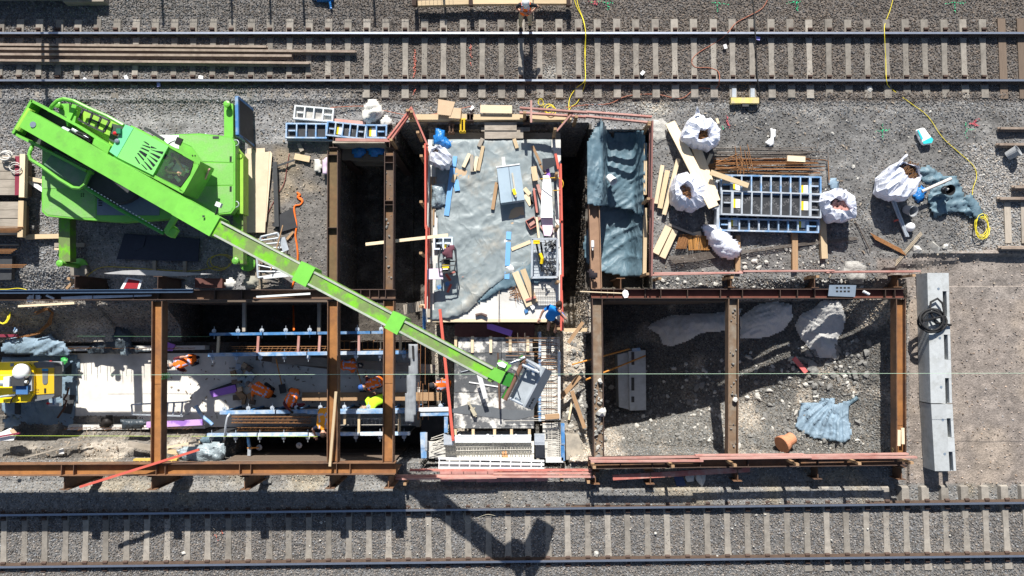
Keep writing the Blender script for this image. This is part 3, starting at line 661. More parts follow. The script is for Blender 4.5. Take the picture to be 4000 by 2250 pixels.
# ---------------------------------------------------------------- concrete deck, plank walls
deck = empty('concrete_deck', P(1930, 900, -4), 'pale concrete deck of the new underpass, partly under a grey-green tarpaulin', 'concrete deck')
MB().prism([P(1672, 545, 0), P(2190, 545, 0), P(2198, 1258, 0), P(1664, 1258, 0)], -4.2, 0).build('slab', CONW, deck)
MB().prism([P(1672, 1246, .02), P(2196, 1246, .02), P(2196, 1258, .02), P(1672, 1258, .02)], -.6, .004).build('edge_strip', WOODP, deck)
for i, (x0, x1) in enumerate([(1596, 1824), (1848, 2046), (2066, 2232)]):
    for k in range(5):
        zt = .22 - k * .26; nm = 'timber_beam'
        o = stick(nm, P(x0, 458, .22) + Vector((0, RND.uniform(-.02, .02), -k * .262)), P(x1, 458, .22) + Vector((0, RND.uniform(-.02, .02), -k * .262)), .17, .255, [WOOD, WOODG][k > 0])
        tag(o, ['topmost', 'second', 'third', 'fourth', 'lowest'][k] + ' thick timber of the wall above the tarpaulin deck, ' + ['left section', 'middle section under the loose planks', 'right section under the yellow coil'][i], 'timber', 'thick timbers of the wall above the deck')
def wallplanks(x0, x1, y, zt, n, side, label, m=WOODD, hp=.26):
    r = empty('plank_wall', P((x0 + x1) / 2, y, zt - n * hp), label, 'plank wall')
    for k in range(n):
        a, b = P(x0, y, 0), P(x1, y, 0); a.z = b.z = zt - k * hp; dy = RND.uniform(-.015, .015); a.y += dy; b.y += dy
        stick('plank', a, b, .06, hp - .008, m, r)
wallplanks(1310, 1510, 568, .35, 12, 1, 'dark plank wall at the top of the black upper pit', WOODG)
wallplanks(640, 1280, 1176, .05, 13, 1, 'plank wall under the north beam behind the formwork', WOODD)
wallplanks(2365, 2850, 1172, .0, 13, 1, 'dark plank wall under the north beam of the right pit', WOODD)
wallplanks(870, 1540, 1806, .0, 13, 1, 'dark plank wall on the south side of the left pit', WOODD)
# timber and boards in the shaded slot above the deck
o = flat('plank_floor', [(1676, 490), (2190, 490), (2190, 543), (1676, 543)], -.42, .08, WOODG); tag(o, 'shaded board floor in the slot above the tarpaulin deck', 'board floor')
for p0, p1, wv, z, lb in [((1893, 493), (2018, 493), 33, .10, 'upper grey-brown board bridging the slot above the deck'), ((1893, 527), (2044, 525), 31, .07, 'lower grey-brown board bridging the slot above the deck'), ((1880, 505), (2070, 505), 16, 0, 'narrow board under the two bridging boards')]:
    tag(pstick('board', p0, p1, wv, .03, z, WOODG), lb, 'board')
for x, z, m, lb in [(1800, .2, YELD, 'left yellow clamp hanging in front of the thick timbers'), (1813, .2, YELD, 'right yellow clamp hanging in front of the thick timbers'), (1757, .1, RUST, 'left rusty clamp below the thick timbers'), (1769, .1, RUST, 'right rusty clamp below the thick timbers')]:
    mb = MB(); a = P(x, 466 if m is YELD else 485, z); b = P(x, 512 if m is YELD else 516, z - .05); mb.bar(a, b, .05, .10); mb.box(a + Vector((0, 0, -.12)), (.09, .05, .3)); mb.box(b + Vector((0, 0, -.1)), (.09, .05, .2)); tag(mb.build('clamp', m), lb, 'clamp')
# tarpaulin over the deck
tp = [(1690, 545), (2150, 545), (2160, 600), (2175, 640), (2172, 760), (2168, 880), (2080, 1040), (2035, 1082), (1975, 1088), (1900, 1140), (1862, 1185), (1838, 1215), (1795, 1235), (1740, 1244), (1700, 1252), (1688, 1250), (1700, 1120), (1710, 960), (1704, 800), (1700, 660)]
PL1, PL2 = pleats(.5, .86, 95, .055), pleats(-.62, .75, 150, .05)
def fold_edge(px, py):
    return fold_lip(px, py) + .35 * PL1(px, py)
def fold_lip(px, py):
    d = abs((px - 1862) * .62 + (py - 1160) * .78); return .05 * math.exp(-(d / 16) ** 2) if py > 1030 else 0
o = tarp('tarpaulin', tp, .006, .05, TARPG, step=7, seed=3, fold=fold_edge); tag(o, 'large wrinkled grey-green tarpaulin spread over the concrete deck', 'tarpaulin')
o = tarp('tarpaulin_corner', [(1868, 1182), (1905, 1130), (1985, 1070), (2060, 1020), (2100, 1030), (2170, 1080), (2165, 1095), (2010, 1122), (1960, 1135), (1905, 1168)], .03, .05, TARPB, step=8, seed=8); tag(o, 'turned-over blue-grey end of the tarpaulin beside the brown boards', 'tarpaulin')
# blue adhesive strips lying on it
for p0, p1, wv, lb in [((1768, 655), (1744, 842), 20, 'long blue strip of board on the left side of the tarpaulin'), ((1778, 610), (1773, 650), 17, 'short blue strip piece at the top of the long left one'), ((1780, 702), (1787, 745), 20, 'pale blue offcut lying right of the long left strip')]:
    tag(pstick('blue_strip', p0, p1, wv, .02, .09, mat('blue_strip', (.17, .40, .72), .6, .06)), lb, 'strip')
for p0, p1, lb in [((1988, 905), (1986, 935), 'upper piece'), ((1986, 946), (1982, 1038), 'middle piece'), ((1981, 1062), (1980, 1090), 'lower piece below the white paper')]:
    tag(pstick('blue_strip', p0, p1, 19, .02, .09, mat('blue_strip', ())), 'blue strip right of the tarpaulin centre, ' + lb, 'strip')
# ---------------------------------------------------------------- formwork panels
def panel(c, L, Wd, ang, z, cols, label, th=.12, fm=BLUEL, rows={}, stick_cols=(), txt=(), face=PLYD, cat='formwork panel', group='steel-framed formwork panels'):
    """framed panel lying face down: c,L,Wd in pixels at z(top)"""
    ctr = P(*c, z); r = empty('formwork_element', ctr - Vector((0, 0, th)), label, cat, group); r.rotation_euler = (0, 0, ang)
    l, wv = S(L, z), S(Wd, z)
    def part(nm, mb, m, par=None):
        me_ = bpy.data.meshes.new(nm); me_.from_pydata(mb.v, [], mb.f); me_.materials.append(m); o = bpy.data.objects.new(nm, me_); C.objects.link(o); o.parent = par or r; return o
    fr = MB(); e = .045
    for s in (-1, 1):
        fr.box((0, s * (wv / 2 - e / 2), th / 2), (l, e, th)); fr.box((s * (l / 2 - e / 2), 0, th / 2), (e, wv - 2 * e - .002, th))
    part('frame', fr, fm)
    fc = part('plywood_face', MB().box((0, 0, .012), (l - 2 * e - .004, wv - 2 * e - .004, .02)), face)
    xs = [-l / 2 + e + (l - 2 * e) * k / cols for k in range(1, cols)]
    for x in xs:
        wide = .075 if xs.index(x) in (0, len(xs) - 1) and cols > 5 else .04
        part('rib', MB().box((x, 0, th * .55 + .012), (wide, wv - 2 * e - .002, th * .78)), fm)
    for k, n in rows.items():
        xa = -l / 2 + e + (l - 2 * e) * (k + .5) / cols
        for j in range(1, n): part('cross_rib', MB().box((xa, -wv / 2 + wv * j / n, th * .5 + .012), ((l - 2 * e) / cols - .082, .04, th * .7)), fm)
    for k, yo in stick_cols:
        xa = -l / 2 + e + (l - 2 * e) * (k + .5) / cols; s = part('sticker', MB().box((xa + .05, yo, .03), (.14, .27, .004)), WHITE); part('sticker_stripe', MB().box((xa - .055, yo, .03), (.065, .27, .0045)), YEL, s)
    for k, rot, body in txt:
        xa = -l / 2 + e + (l - 2 * e) * (k + .5) / cols
        t = text('lettering', body, (0, 0, 0), .16, mat('grey_print', (.15, .15, .155), .6), fc, (0, 0, rot)); t.location = (xa, random.Random(k).uniform(-.12, .12) * wv, .026)
    return r
U = 'ULMA'
panel((3003, 880), 396, 52, rad(-1.2), .30, 10, 'lowest blue formwork panel of the right stack, seen as a strip along the bottom', fm=BLUEL, rows={0: 2, 9: 2}, stick_cols=[(1, .1), (8, .1)], txt=[(k, .9 if k % 2 else -.5, U) for k in range(10)])
panel((3000, 800), 410, 190, rad(-1.2), .16, 10, 'bottom formwork panel under the right stack, almost hidden', fm=GALV)
panel((3012, 723), 398, 78, rad(-1.2), .42, 10, 'uppermost blue formwork panel of the right stack, beside the rebar', fm=BLUEL, rows={0: 2, 9: 2}, stick_cols=[(1, -.1), (8, -.1)], txt=[(k, -.9 if k % 2 else .5, U) for k in range(1, 10)])
panel((3013, 797), 396, 98, rad(-2.0), .47, 10, 'middle grey-framed formwork panel on top of the right stack', fm=GALV, rows={0: 2, 9: 3}, stick_cols=[(1, 0), (8, 0)], txt=[(k, -1.0 if k % 2 else .6, U) for k in range(10)])
for x, y in [(2800, 770), (2806, 860)]:
    tag(stick('panel_edge', P(x, y - 60, .34), P(x - 3, y + 45, .34), .08, .3, GALV), 'grey steel end rail at the left side of the right panel stack, ' + ('upper' if y < 800 else 'lower'), 'end rail')
panel((1225, 443), 158, 56, rad(-5), .14, 4, 'white dusty formwork panel lying on the gravel right of the crane', fm=GALVW, rows={0: 2, 3: 2}, face=mat('dusty_face', (.30, .29, .28), .8, .3, 4, (.62, .60, .54), .5, 1.5))
panel((1196, 510), 164, 62, rad(-.5), .27, 4, 'left blue formwork panel of the row above the dark pit, chain tackle lying on it', fm=BLUEL, rows={0: 2})
panel((1352, 508), 158, 60, rad(-6), .30, 5, 'middle blue formwork panel of the row above the dark pit', fm=BLUEL, rows={0: 2, 4: 2}, stick_cols=[(1, 0)], txt=[(2, -.2, U), (2, -.9, 'U')])
panel((1470, 513), 84, 56, rad(-1), .26, 2, 'right blue formwork panel of the row above the dark pit', fm=BLUEL, rows={1: 2}, stick_cols=[(0, 0)])
panel((1280, 520), 330, 64, rad(-1), .13, 8, 'lower formwork panel under the blue row, only its edge showing', fm=GALV)
# panel standing on edge beside the crane
sp = empty('standing_formwork', P(985, 470, 0), 'dark blue-edged formwork panel standing upright beside the crane', 'formwork panel')
a, b = P(926, 380, 1.25), P(929, 528, 1.25)
MB().prism([a + Vector((-.04, 0, 0)), a + Vector((.04, 0, 0)), b + Vector((.04, 0, 0)), b + Vector((-.04, 0, 0))], 0.05, 1.2).build('plywood_face', PLYD, sp)
mb = MB(); mb.bar(a, b, .09, .1); mb.bar(a, Vector((a.x, a.y, .02)), .09, .08); mb.bar(b, Vector((b.x, b.y, .02)), .09, .08); mb.build('frame', BLUE, sp)
mb = MB(); mb.bar(a.lerp(b, .95), P(1000, 585, 0), .05, .05); mb.build('prop', STEELD, sp)
# ---------------------------------------------------------------- floor slab of the left pit and formwork walls
slab = tag(MB().prism([P(150, 1380, -1.9), P(1640, 1380, -1.9), P(1640, 1668, -1.9), P(150, 1668, -1.9)], -2.3, -1.9).build('floor_slab', mat('floor_concrete', (.64, .615, .56), .9, .1, 3, (.46, .43, .375), .42, .7)), 'wide pale concrete floor slab at the bottom of the left pit', 'floor slab')
for y0, y1, z, lb in [(1352, 1366, -1.62, 'upper'), (1660, 1674, -1.6, 'lower')]:
    o = flat('kerb_wall', [(268, y0), (800, y0 - 2), (800, y1), (262, y1 + 6)], z, .9, CONW); tag(o, 'low pale concrete kerb wall along the %s side of the pit floor slab' % lb, 'kerb wall')
    m_ = MB(); q = random.Random(y0)
    for k in range(26):
        x = 285 + k * 19 + q.uniform(-5, 5); p = P(x, (y0 + y1) / 2, z - .05); hh = q.uniform(.45, .75); m_.tube([p, p + Vector((q.uniform(-.03, .03), q.uniform(-.03, .03), hh))], .008, 5)
    o = m_.build('starter_bars', REBAR); tag(o, 'row of short upright starter bars in the %s kerb wall' % lb, 'starter bars'); o['kind'] = 'stuff'
def formwall(line, z, h, wd, label, m, step=.75, face=1, n2=0):
    A, B = P(*line[0], z), P(*line[1], z); x = (B - A).normalized(); y = Vector((0, 0, 1)).cross(x); L = (B - A).length
    r = empty('formwork_wall', (A + B) / 2 - Vector((0, 0, h)), label, 'formwork wall', 'blue formwork walls of the left pit')
    q = random.Random(int(line[0][1]))
    n = max(2, round(L / 1.6))
    for k in range(n):
        a, b = A.lerp(B, k / n), A.lerp(B, (k + 1) / n - .006); mb = MB(); mb.bar(a - Vector((0, 0, .06)), b - Vector((0, 0, .06)), wd, .12); mb.build('top_rail', m, r)
        mb = MB(); o_ = y * face * (wd / 2 - .03) - Vector((0, 0, h / 2 + .06)); mb.bar(a + o_, b + o_, .03, h - .12); mb.build('plywood_face', PLYD, r)
    k = 0; t = .1
    while t < L:
        p = A + x * t - y * face * .02; mb = MB(); mb.bar(p - Vector((0, 0, .13)), p - Vector((0, 0, h)), .05, .08, up=(1, 0, 0)); mb.build('rib', BLUE, r)
        c = p - y * face * (wd * .5 + .04) - Vector((0, 0, .12)); mb = MB(); mb.lathe(c, [(.02, 0), (.07, .0), (.07, .025), (.025, .03), (.025, .06)], 8); mb.tube([c + y * face * .25, c - y * face * .14], .009, 5); mb.build('tie_nut', GALV, r)
        t += step
    return r
Z1 = -.42
fw = [formwall([(818, 1306), (1662, 1296)], Z1, 1.5, .085, 'blue formwork wall farthest north in the left pit', BLUE, face=-1), formwall([(812, 1386), (1590, 1376)], Z1, 1.5, .11, 'blue formwork wall touched by the worker with outstretched arm', BLUEL, face=1),
      formwall([(858, 1612), (1740, 1600)], Z1, 1.5, .11, 'pale blue formwork wall above the long rebar cage', BLUEL, face=-1), formwall([(808, 1700), (1605, 1694)], Z1, 1.5, .10, 'white and blue striped formwork wall farthest south in the left pit', mat('striped_worn_blue', (.22, .38, .62), .6, .2, 9, (.68, .70, .70), .5, 4), face=1)]
tag(pstick('blue_rail', (1200, 1612), (1610, 1608), 12, .12, Z1 + .13, BLUEL), 'second pale blue rail lying doubled on the formwork wall above the cage', 'rail')
for x, y0, y1, m, lb in [(851, 1313, 1380, WOODP, 'pale wooden'), (1007, 1313, 1378, REDL, 'first pink'), (1165, 1312, 1377, REDL, 'second pink'), (1247, 1311, 1376, REDL, 'third pink'), (1400, 1310, 1374, REDL, 'rightmost pink'), (1562, 1309, 1373, WOOD, 'rightmost wooden'), (1345, 1618, 1658, WOOD, 'short wooden'), (1400, 1612, 1692, WOOD, 'slanted wooden'), (1558, 1610, 1692, WOOD, 'right wooden')]:
    tag(stick('spreader', P(x + 2, y0, Z1 - .02), P(x - 2 if x < 1300 else x + 1, y1, Z1 - .02), .075, .07, m), lb + (' spreader bar across the upper pair of blue formwork walls' if y0 < 1500 else ' spreader lath across the lower pair of formwork walls'), 'spreader')
def cage(x0, x1, y0, y1, z, n, long_y, label, m=REBAR, r=.009, h=.35, hook=False, sd=1, slant=0):
    t = empty('rebar_cage', P((x0 + x1) / 2, (y0 + y1) / 2, z - h), label, 'rebar cage'); q = random.Random(sd)
    for y, dz in long_y:
        o = MB().tube([P(x0, y, z + dz), P(x1, y + q.uniform(-2, 2), z + dz)], r * 1.15, 5).build('long_bar', m, t)
    for k in range(n):
        x = x0 + (x1 - x0) * (k + .5) / n + q.uniform(-4, 4); a = P(x + slant, y0, z); b = P(x - slant, y1, z)
        pts = [a - Vector((0, 0, h)), a, b, b - Vector((0, 0, h))]
        if hook: pts = [a + Vector((0, .0, -h)), a, (a * 2 + b) / 3 + Vector((0, 0, .05)), b, b - Vector((0, 0, h))]
        MB().tube(pts, r, 5).build('stirrup', m, t)
    return t
cage(905, 1275, 1354, 1374, -.5, 20, [(1354, 0), (1374, 0), (1362, -.1)], 'rusty rebar cage between the upper pair of blue formwork walls', sd=3, slant=4)
cage(1315, 1640, 1330, 1366, -.85, 15, [(1366, .05), (1332, 0)], 'thin rebar ladder between the walls right of the cross beam', sd=4)
cage(905, 1215, 1630, 1652, -.35, 30, [(1630, 0), (1652, 0), (1640, .03), (1626, .02)], 'long rusty rebar cage between the lower pair of formwork walls', sd=5, slant=8)
cage(925, 1230, 1670, 1684, -.75, 26, [(1670, 0), (1682, 0)], 'rebar row behind the striped formwork wall', sd=6, slant=6)
cage(1330, 1610, 1632, 1660, -.6, 17, [(1636, 0), (1660, 0)], 'rebar ladder between the lower walls right of the cross beam', sd=7, m=REBARW)
# ---------------------------------------------------------------- formwork deck, channel and upright bars south of the concrete deck
ZD = -.5
fd = empty('formwork_deck', P(1930, 1500, -2), 'plywood formwork deck stained with cement south of the concrete deck', 'formwork deck')
for pix, m in [([(1776, 1379), (2086, 1379), (2086, 1532), (1774, 1532)], PLYWD), ([(1774, 1534), (2086, 1534), (2086, 1673), (1772, 1673)], PLYW), ([(1790, 1318), (2080, 1318), (2080, 1377), (1790, 1377)], PLYW)]:
    o = MB().pprism(pix, ZD, ZD - .03).build('plywood_sheet', m, fd)
    if pix[0][1] == 1379: o['label'] = 'darker upper plywood sheet'
o = MB().pprism([(1768, 1597), (1768, 1612), (2010, 1642), (2085, 1625), (2085, 1603), (1990, 1601), (1832, 1577)], ZD + .012, ZD + .003).build('dark_ply_strip', mat('clean_grey_ply', (.12, .13, .14), .6, .1), fd)
for x in (1780, 1845, 1917, 1993, 2062): stick('joist', P(x, 1313, ZD + .05), P(x, 1378, ZD + .05), S(11), .12, WOODP if x != 1780 else WOOD, fd)
for x in (1778, 1848, 1932, 1998, 2068): stick('joist', P(x, 1676, ZD - .02), P(x, 1700, ZD - .02), S(11), .12, WOOD, fd)
MB().pprism([(1776, 1264), (2088, 1264), (2088, 1316), (1776, 1316)], -.9, -.95).build('lower_board', mat('red_brown_ply', (.20, .09, .075), .75, .2), fd)
tag(flat('purple_board', [(1902, 1266), (1923, 1266), (2003, 1292), (1996, 1314), (1903, 1284)], -.45, .04, PURP), 'purple foam board lying in the shade below the concrete deck', 'foam board')
tag(stick('white_board', P(1865, 1440, .05), P(1897, 1556, -.1), .14, .04, WHITE), 'white board leaning on the cement-stained formwork deck', 'board')
tag(MB().tube([P(1797, 1445, ZD + .03), P(1799, 1454, ZD + .03), P(1838, 1444, ZD + .03)], .012, 6).build('bent_bar', GALV), 'small bent white bar lying on the dark upper plywood', 'bar')
tag(stick('batten', P(1832, 1493, ZD + .03), P(1948, 1511, ZD + .03), .035, .03, WHITE), 'thin white batten crossing under the white board', 'batten')
mb = MB(); mb.bar(P(1945, 1380, .1), P(1952, 1598, -.1), .06, .06); tag(mb.build('square_tube', RUST), 'rusty square tube standing beside the boom head on the formwork deck', 'tube')
mb = MB(); a = P(1832, 1576, ZD + .12); b = P(1860, 1628, ZD + .12); mb.tube([a, b], .035, 8); mb.box(a, (.08, .08, .08)); mb.bar(a.lerp(b, .35), a.lerp(b, .9), .11, .1); mb.bar(a.lerp(b, .3) + Vector((.12, 0, 0)), a.lerp(b, .5), .03, .03); tag(mb.build('turnbuckle', mat('dusty_brass', (.42, .38, .28), .6, .2)), 'dusty screw prop lying on the dark strip of the formwork deck', 'prop')
# right-hand channel: white panels with a mat of bars
ch = empty('channel_formwork', P(2140, 1500, -1.6), 'white cement-coated formwork channel right of the boom head, bristling with bars', 'formwork channel')
MB().pprism([(2112, 1316), (2186, 1316), (2186, 1640), (2112, 1640)], -.62, -.67).build('channel_floor', CEMP, ch)
MB().pprism([(2104, 1296), (2114, 1296), (2114, 1645), (2104, 1645)], -.45, -1.5).build('inner_panel', BLUEL, ch)
MB().pprism([(2180, 1374), (2189, 1374), (2189, 1640), (2180, 1640)], -.2, -1.5).build('outer_panel', GALVW, ch)
q = random.Random(4)
for k in range(40):
    y = 1322 + k * 8.6 + q.uniform(-2, 2); z = -.35 + q.uniform(-.03, .03); x0 = 1975 if k < 9 and k % 2 == 0 else q.choice([2085, 2110, 2118, 2122, 2100]); x0 = 1968 if k in (37,) else x0
    pts = [P(x0, y + q.uniform(-3, 3), z), P(2160, y, z), P(2178, y + q.uniform(-1, 6), z - .05), P(2183, y + q.uniform(0, 8), z - .3)]
    MB().tube(pts, .0095, 5).build('horizontal_bar', [REBAR, REBARW, REBAR][k % 3] if k < 14 else [REBARW, REBARW, REBAR][k % 3], ch)
for x in (2134, 2143, 2152, 2172): MB().tube([P(x, 1300, -.4), P(x + 1, 1640, -.42)], .009, 5).build('vertical_bar', REBARG, ch)
for x, y in [(2022, 1372), (2050, 1376)]: MB().tube([P(x, 1300, -.2), P(x + 4, y + 60, -.2)], .009, 5).build('vertical_bar', REBARG, ch)
# south trough with hooked bars
tr = empty('trough_formwork', P(1910, 1760, -1.6), 'cement-white formwork trough with a row of hooked bars at the bottom of the deck', 'formwork trough')
MB().pprism([(1700, 1724), (2086, 1724), (2086, 1795), (1700, 1795)], -.66, -.7).build('trough_floor', CEMP, tr)
MB().pprism([(1742, 1792), (2086, 1792), (2086, 1799), (1742, 1799)], -.35, -1.5).build('outer_panel', CEMP, tr)
for k in range(2): x0 = 1776 + k * 150; MB().pprism([(x0, 1706), (x0 + 148.5, 1706), (x0 + 148.5, 1729), (x0, 1729)], -.30, -1.5).build('inner_panel', GALVW, tr)
MB().tube([P(1778, 1702, -.33), P(2075, 1700, -.33)], .02, 6).build('waler_tube', GALV, tr)
for k in range(6):
    c = P(1795 + k * 55, 1701 + (k % 2) * 2, -.36); MB().lathe(c, [(.02, 0), (.05, .0), (.05, .02), (.02, .025), (.02, .05)], 8).build('tie_nut', GALVW, tr)
for k in range(30):
    x = 1755 + k * 10.8 + q.uniform(-2, 2); a = P(x, 1738, -.42); MB().tube([a + Vector((.07, .03, -.02)), a + Vector((.03, .02, .02)), a, a + Vector((0, -.25, -.05)), a + Vector((0, -.38, -.5))], .011, 6).build('hooked_bar', REBARW, tr)
for y in (1746, 1760): MB().tube([P(1690, y + 2, -.42), P(2085, y - 5, -.42)], .01, 5).build('long_bar', REBARW, tr)
tag(pstick('red_offcut', (1968, 1762), (1975, 1788), 20, .03, -.55, mat('orange_offcut', (.62, .33, .16))), 'orange wood offcut standing in the trough with hooked bars', 'offcut')
# grey ladder-like panel below
lp = empty('ribbed_shutter', P(1915, 1812, -.2), 'white-grey ribbed steel panel lying in front of the trough', 'formwork panel')
A, B = P(1712, 1790, .05), P(2125, 1800, .05)
for yy0, yy1, wv in [(1791, 1800, .05), (1808, 1813, .06), (1829, 1830, .07)]:
    stick('long_rail', P(1712, yy0, .05), P(2126, yy1 + 2, .05), wv, .1, GALVW, lp)
for k in range(11): stick('cross_rib', P(1716 + k * 40, 1794 + k * .8, .045), P(1714 + k * 40, 1828 + k * .5, .045), .035, .08, GALVW, lp)
MB().pprism([(1716, 1800), (2122, 1808), (2122, 1828), (1714, 1826)], -.04, -.06).build('back_sheet', mat('dusty_sheet', (.42, .43, .43)), lp)
for k in range(9): o = stick('red_plank', P(1740 + k * 47, 1838, .02), P(1742 + k * 47, 1884 - abs(k - 4), .0), S(44), .03, mat('plank_pink', (.48, .25, .22), .85, .2)); tag(o, 'short faded red shutter board under the board rails, %s from the left' % ordinal(k), 'board', 'faded red shutter boards below the trough')
tag(flat('foam_sheet', [(1940, 1828), (2062, 1830), (2060, 1848), (2010, 1843)], .12, .03, PINK), 'pale lilac foam offcut between the ribbed panel and board rails', 'foam sheet')
# left corner box and right corner box
lc = empty('corner_formwork', P(1700, 1690, -2), 'dusty blue corner formwork box left of the trough', 'corner formwork')
for k in range(4): stick('top_rail', P(1636 + (k > 1) * 6, 1596 + k * 7, -.25), P(1752, 1594 + k * 7, -.25), .05 if k < 3 else .13, .1, GALVW if k < 3 else BLUEL, lc)
stick('side_rail', P(1742, 1628, -.28), P(1742, 1690, -.28), .11, .1, BLUEL, lc)
stick('side_rail', P(1652, 1690, -.3), P(1656, 1790, -.3), .17, .12, BLUEL, lc); stick('side_rail', P(1665, 1690, -.28), P(1664, 1760, -.28), .06, .08, GALV, lc)
MB().pprism([(1645, 1625), (1740, 1625), (1740, 1720), (1645, 1720)], -1.5, -1.55).build('box_floor', PLYD, lc)
MB().pprism([(1670, 1724), (1740, 1724), (1740, 1790), (1670, 1790)], -.62, -.66).build('box_floor', CEMP, lc)
MB().pprism([(1733, 1695), (1770, 1712), (1770, 1740), (1733, 1738)], -.2, -.45).build('corner_block', GALV, lc)
for k in range(8):
    y = 1700 + k * 9 + q.uniform(-4, 4); MB().tube([P(1672 + q.uniform(0, 25), y + 8, -.45), P(1735, y - q.uniform(-3, 25), -.4)], .011, 5).build('bar', REBARW, lc)
rc = empty('corner_formwork', P(2165, 1720, -2), 'dusty corner formwork box with worn blue side right of the trough', 'corner formwork')
for y0, y1 in [(1655, 1738), (1741, 1800)]: stick('side_rail', P(2198, y0, -.2), P(2200, y1, -.2), .11, .16, BLUE, rc)
stick('front_rail', P(2132, 1797, -.2), P(2200, 1797, -.2), .15, .12, GALVW, rc)
MB().pprism([(2088, 1698), (2128, 1698), (2128, 1738), (2088, 1738)], -.15, -.4).build('corner_block', GALV, rc)
MB().pprism([(2120, 1650), (2190, 1650), (2190, 1790), (2120, 1790)], -.62, -.66).build('box_floor', CEMP, rc)
MB().pprism([(2092, 1740), (2128, 1740), (2128, 1790), (2092, 1790)], -.6, -1.2).build('grey_sheet', mat('grey_sheet', (.22, .23, .25)), rc)
for k in range(16):
    y = 1660 + k * 8; MB().tube([P(2135 + q.uniform(-10, 5), y, -.4), P(2170, y + q.uniform(-2, 2), -.38), P(2186, y + 6, -.42), P(2188, y + 8, -.8)], .010, 5).build('bar', REBARW, rc)
for x in (2140, 2155, 2180): MB().tube([P(x, 1650, -.36), P(x + 2, 1790, -.36)], .01, 5).build('bar', REBARW, rc)
tag(stick('timber_block', P(2130, 1630, -.05), P(2186, 1626, -.05), .14, .16, WOODB), 'brown timber block across the lower end of the white channel', 'timber')
# ---------------------------------------------------------------- green mobile crane
cr = empty('mobile_crane', P(520, 690, 0), 'bright green mobile crane with long telescopic boom reaching over the pits', 'crane')
def cpoly(pix, zt, zb, m, name, par=None): return MB().pprism(pix, zt, zb).build(name, m, par or cr)
cpoly([(165, 562), (700, 524), (780, 521), (905, 534), (919, 560), (919, 812), (902, 834), (700, 851), (480, 868), (300, 856), (182, 844), (163, 826)], 1.30, 1.02, GREEN, 'carrier_deck')
cpoly([(330, 600), (800, 590), (800, 800), (330, 805)], 1.0, .45, STEELD, 'chassis')
for pix in ([(703, 528), (780, 526), (900, 539), (911, 562), (911, 634), (790, 630), (748, 572), (703, 552)], [(795, 638), (911, 638), (911, 722), (750, 724), (770, 650)], [(742, 729), (911, 727), (911, 810), (900, 826), (840, 836), (800, 800), (742, 770)], [(168, 740), (374, 742), (374, 850), (300, 850), (186, 838), (168, 822)], [(168, 570), (215, 560), (330, 735), (168, 736)]):
    cpoly(pix, 1.309, 1.302, GREEND, 'tread_plate')
cpoly([(622, 527), (699, 527), (699, 582), (660, 570)], 1.31, 1.2, GALVW, 'checker_step')
cpoly([(380, 742), (626, 752), (622, 841), (378, 840)], 1.325, 1.302, GPANEL, 'cover_panel')
for k in range(6): MB().box(P(392, 757 + k * 9, 1.328), (.11, .035, .006)).build('vent_slot', BLACK, cr)
for x, y in [(318, 758), (326, 758), (318, 766), (326, 766), (752, 607), (762, 607), (750, 748), (760, 748), (750, 758), (760, 758)]: MB().lathe(P(x, y, 1.31), [(.02, 0), (.02, .006)], 8).build('drain_hole', BLACK, cr)
for x, y in [(901, 621), (901, 738)]: MB().box(P(x, y, 1.312), (.06, .16, .008)).build('latch', BLACK, cr)
MB().box(P(843, 537, 1.312), (.18, .07, .01)).build('latch', STEELD, cr)
for x, y in [(921, 558), (921, 798)]: MB().tube([P(x, y, 1.25) + Vector((.09 * math.cos(a), .09 * math.sin(a), 0)) for a in [k * .6 for k in range(11)]], .014, 6, True).build('lifting_eye', GALV, cr)
for x, y, s in [(372, 838, -1), (770, 836, -1), (372, 565, 1), (770, 565, 1)]:
    c = P(x, y, .52); wv = empty('wheel', (0, 0, 0), '', ''); del wv['label']; del wv['category']; del wv['kind']; wv.parent = cr; wv.location = c - cr.location
    ax = Matrix.Rotation(rad(90), 3, 'X')
    MB().lathe(c, [(.28, -.18), (.47, -.18), (.52, -.12), (.52, .12), (.47, .18), (.28, .18)], 24, ax).build('tyre', BLACK, wv, True)
    MB().lathe(c, [(.1, -.14), (.27, -.15), (.29, -.1), (.29, .1), (.27, .15), (.1, .14)], 18, ax).build('rim', mat('wheel_grey', (.42, .44, .46), .5), wv)
def outrigger(p0, p1, wpx, z, m, foot):
    o = empty('outrigger', (0, 0, 0), '', '')
    for k in ('label', 'category', 'kind'): del o[k]
    o.parent = cr; o.location = P(*p0, z) - cr.location
    MB().bar(P(*p0, z) - Vector((0, 0, .15)), P(*p1, z) - Vector((0, 0, .15)), S(wpx, z), .3).build('outrigger_beam', m, o)
    c = P(*foot, z + .05); c.z = .0
    MB().lathe(c, [(.07, .12), (.07, z + .12), (.10, z + .13), (.10, z + .2), (.05, z + .22)], 12).build('jack', GREEN, o)
    MB().lathe(c, [(.24, 0.02), (.24, .08), (.09, .14)], 16).build('foot_pad', GREEN, o)
outrigger((250, 838), (252, 1022), 44, .85, GREENW, (244, 1030))
outrigger((930, 800), (930, 1030), 40, .85, GREENW, (926, 1020))
outrigger((893, 540), (893, 405), 36, .80, GREEN, (893, 412))
outrigger((250, 585), (250, 405), 40, .80, GREEN, (235, 414))
cpoly([(907, 560), (950, 610), (950, 835), (925, 835)], .98, .55, GREENY, 'side_skirt')
MB().lathe(P(470, 690, 1.3), [(.85, 0), (.85, .28), (.7, .3)], 28).build('turntable', STEELD, cr)
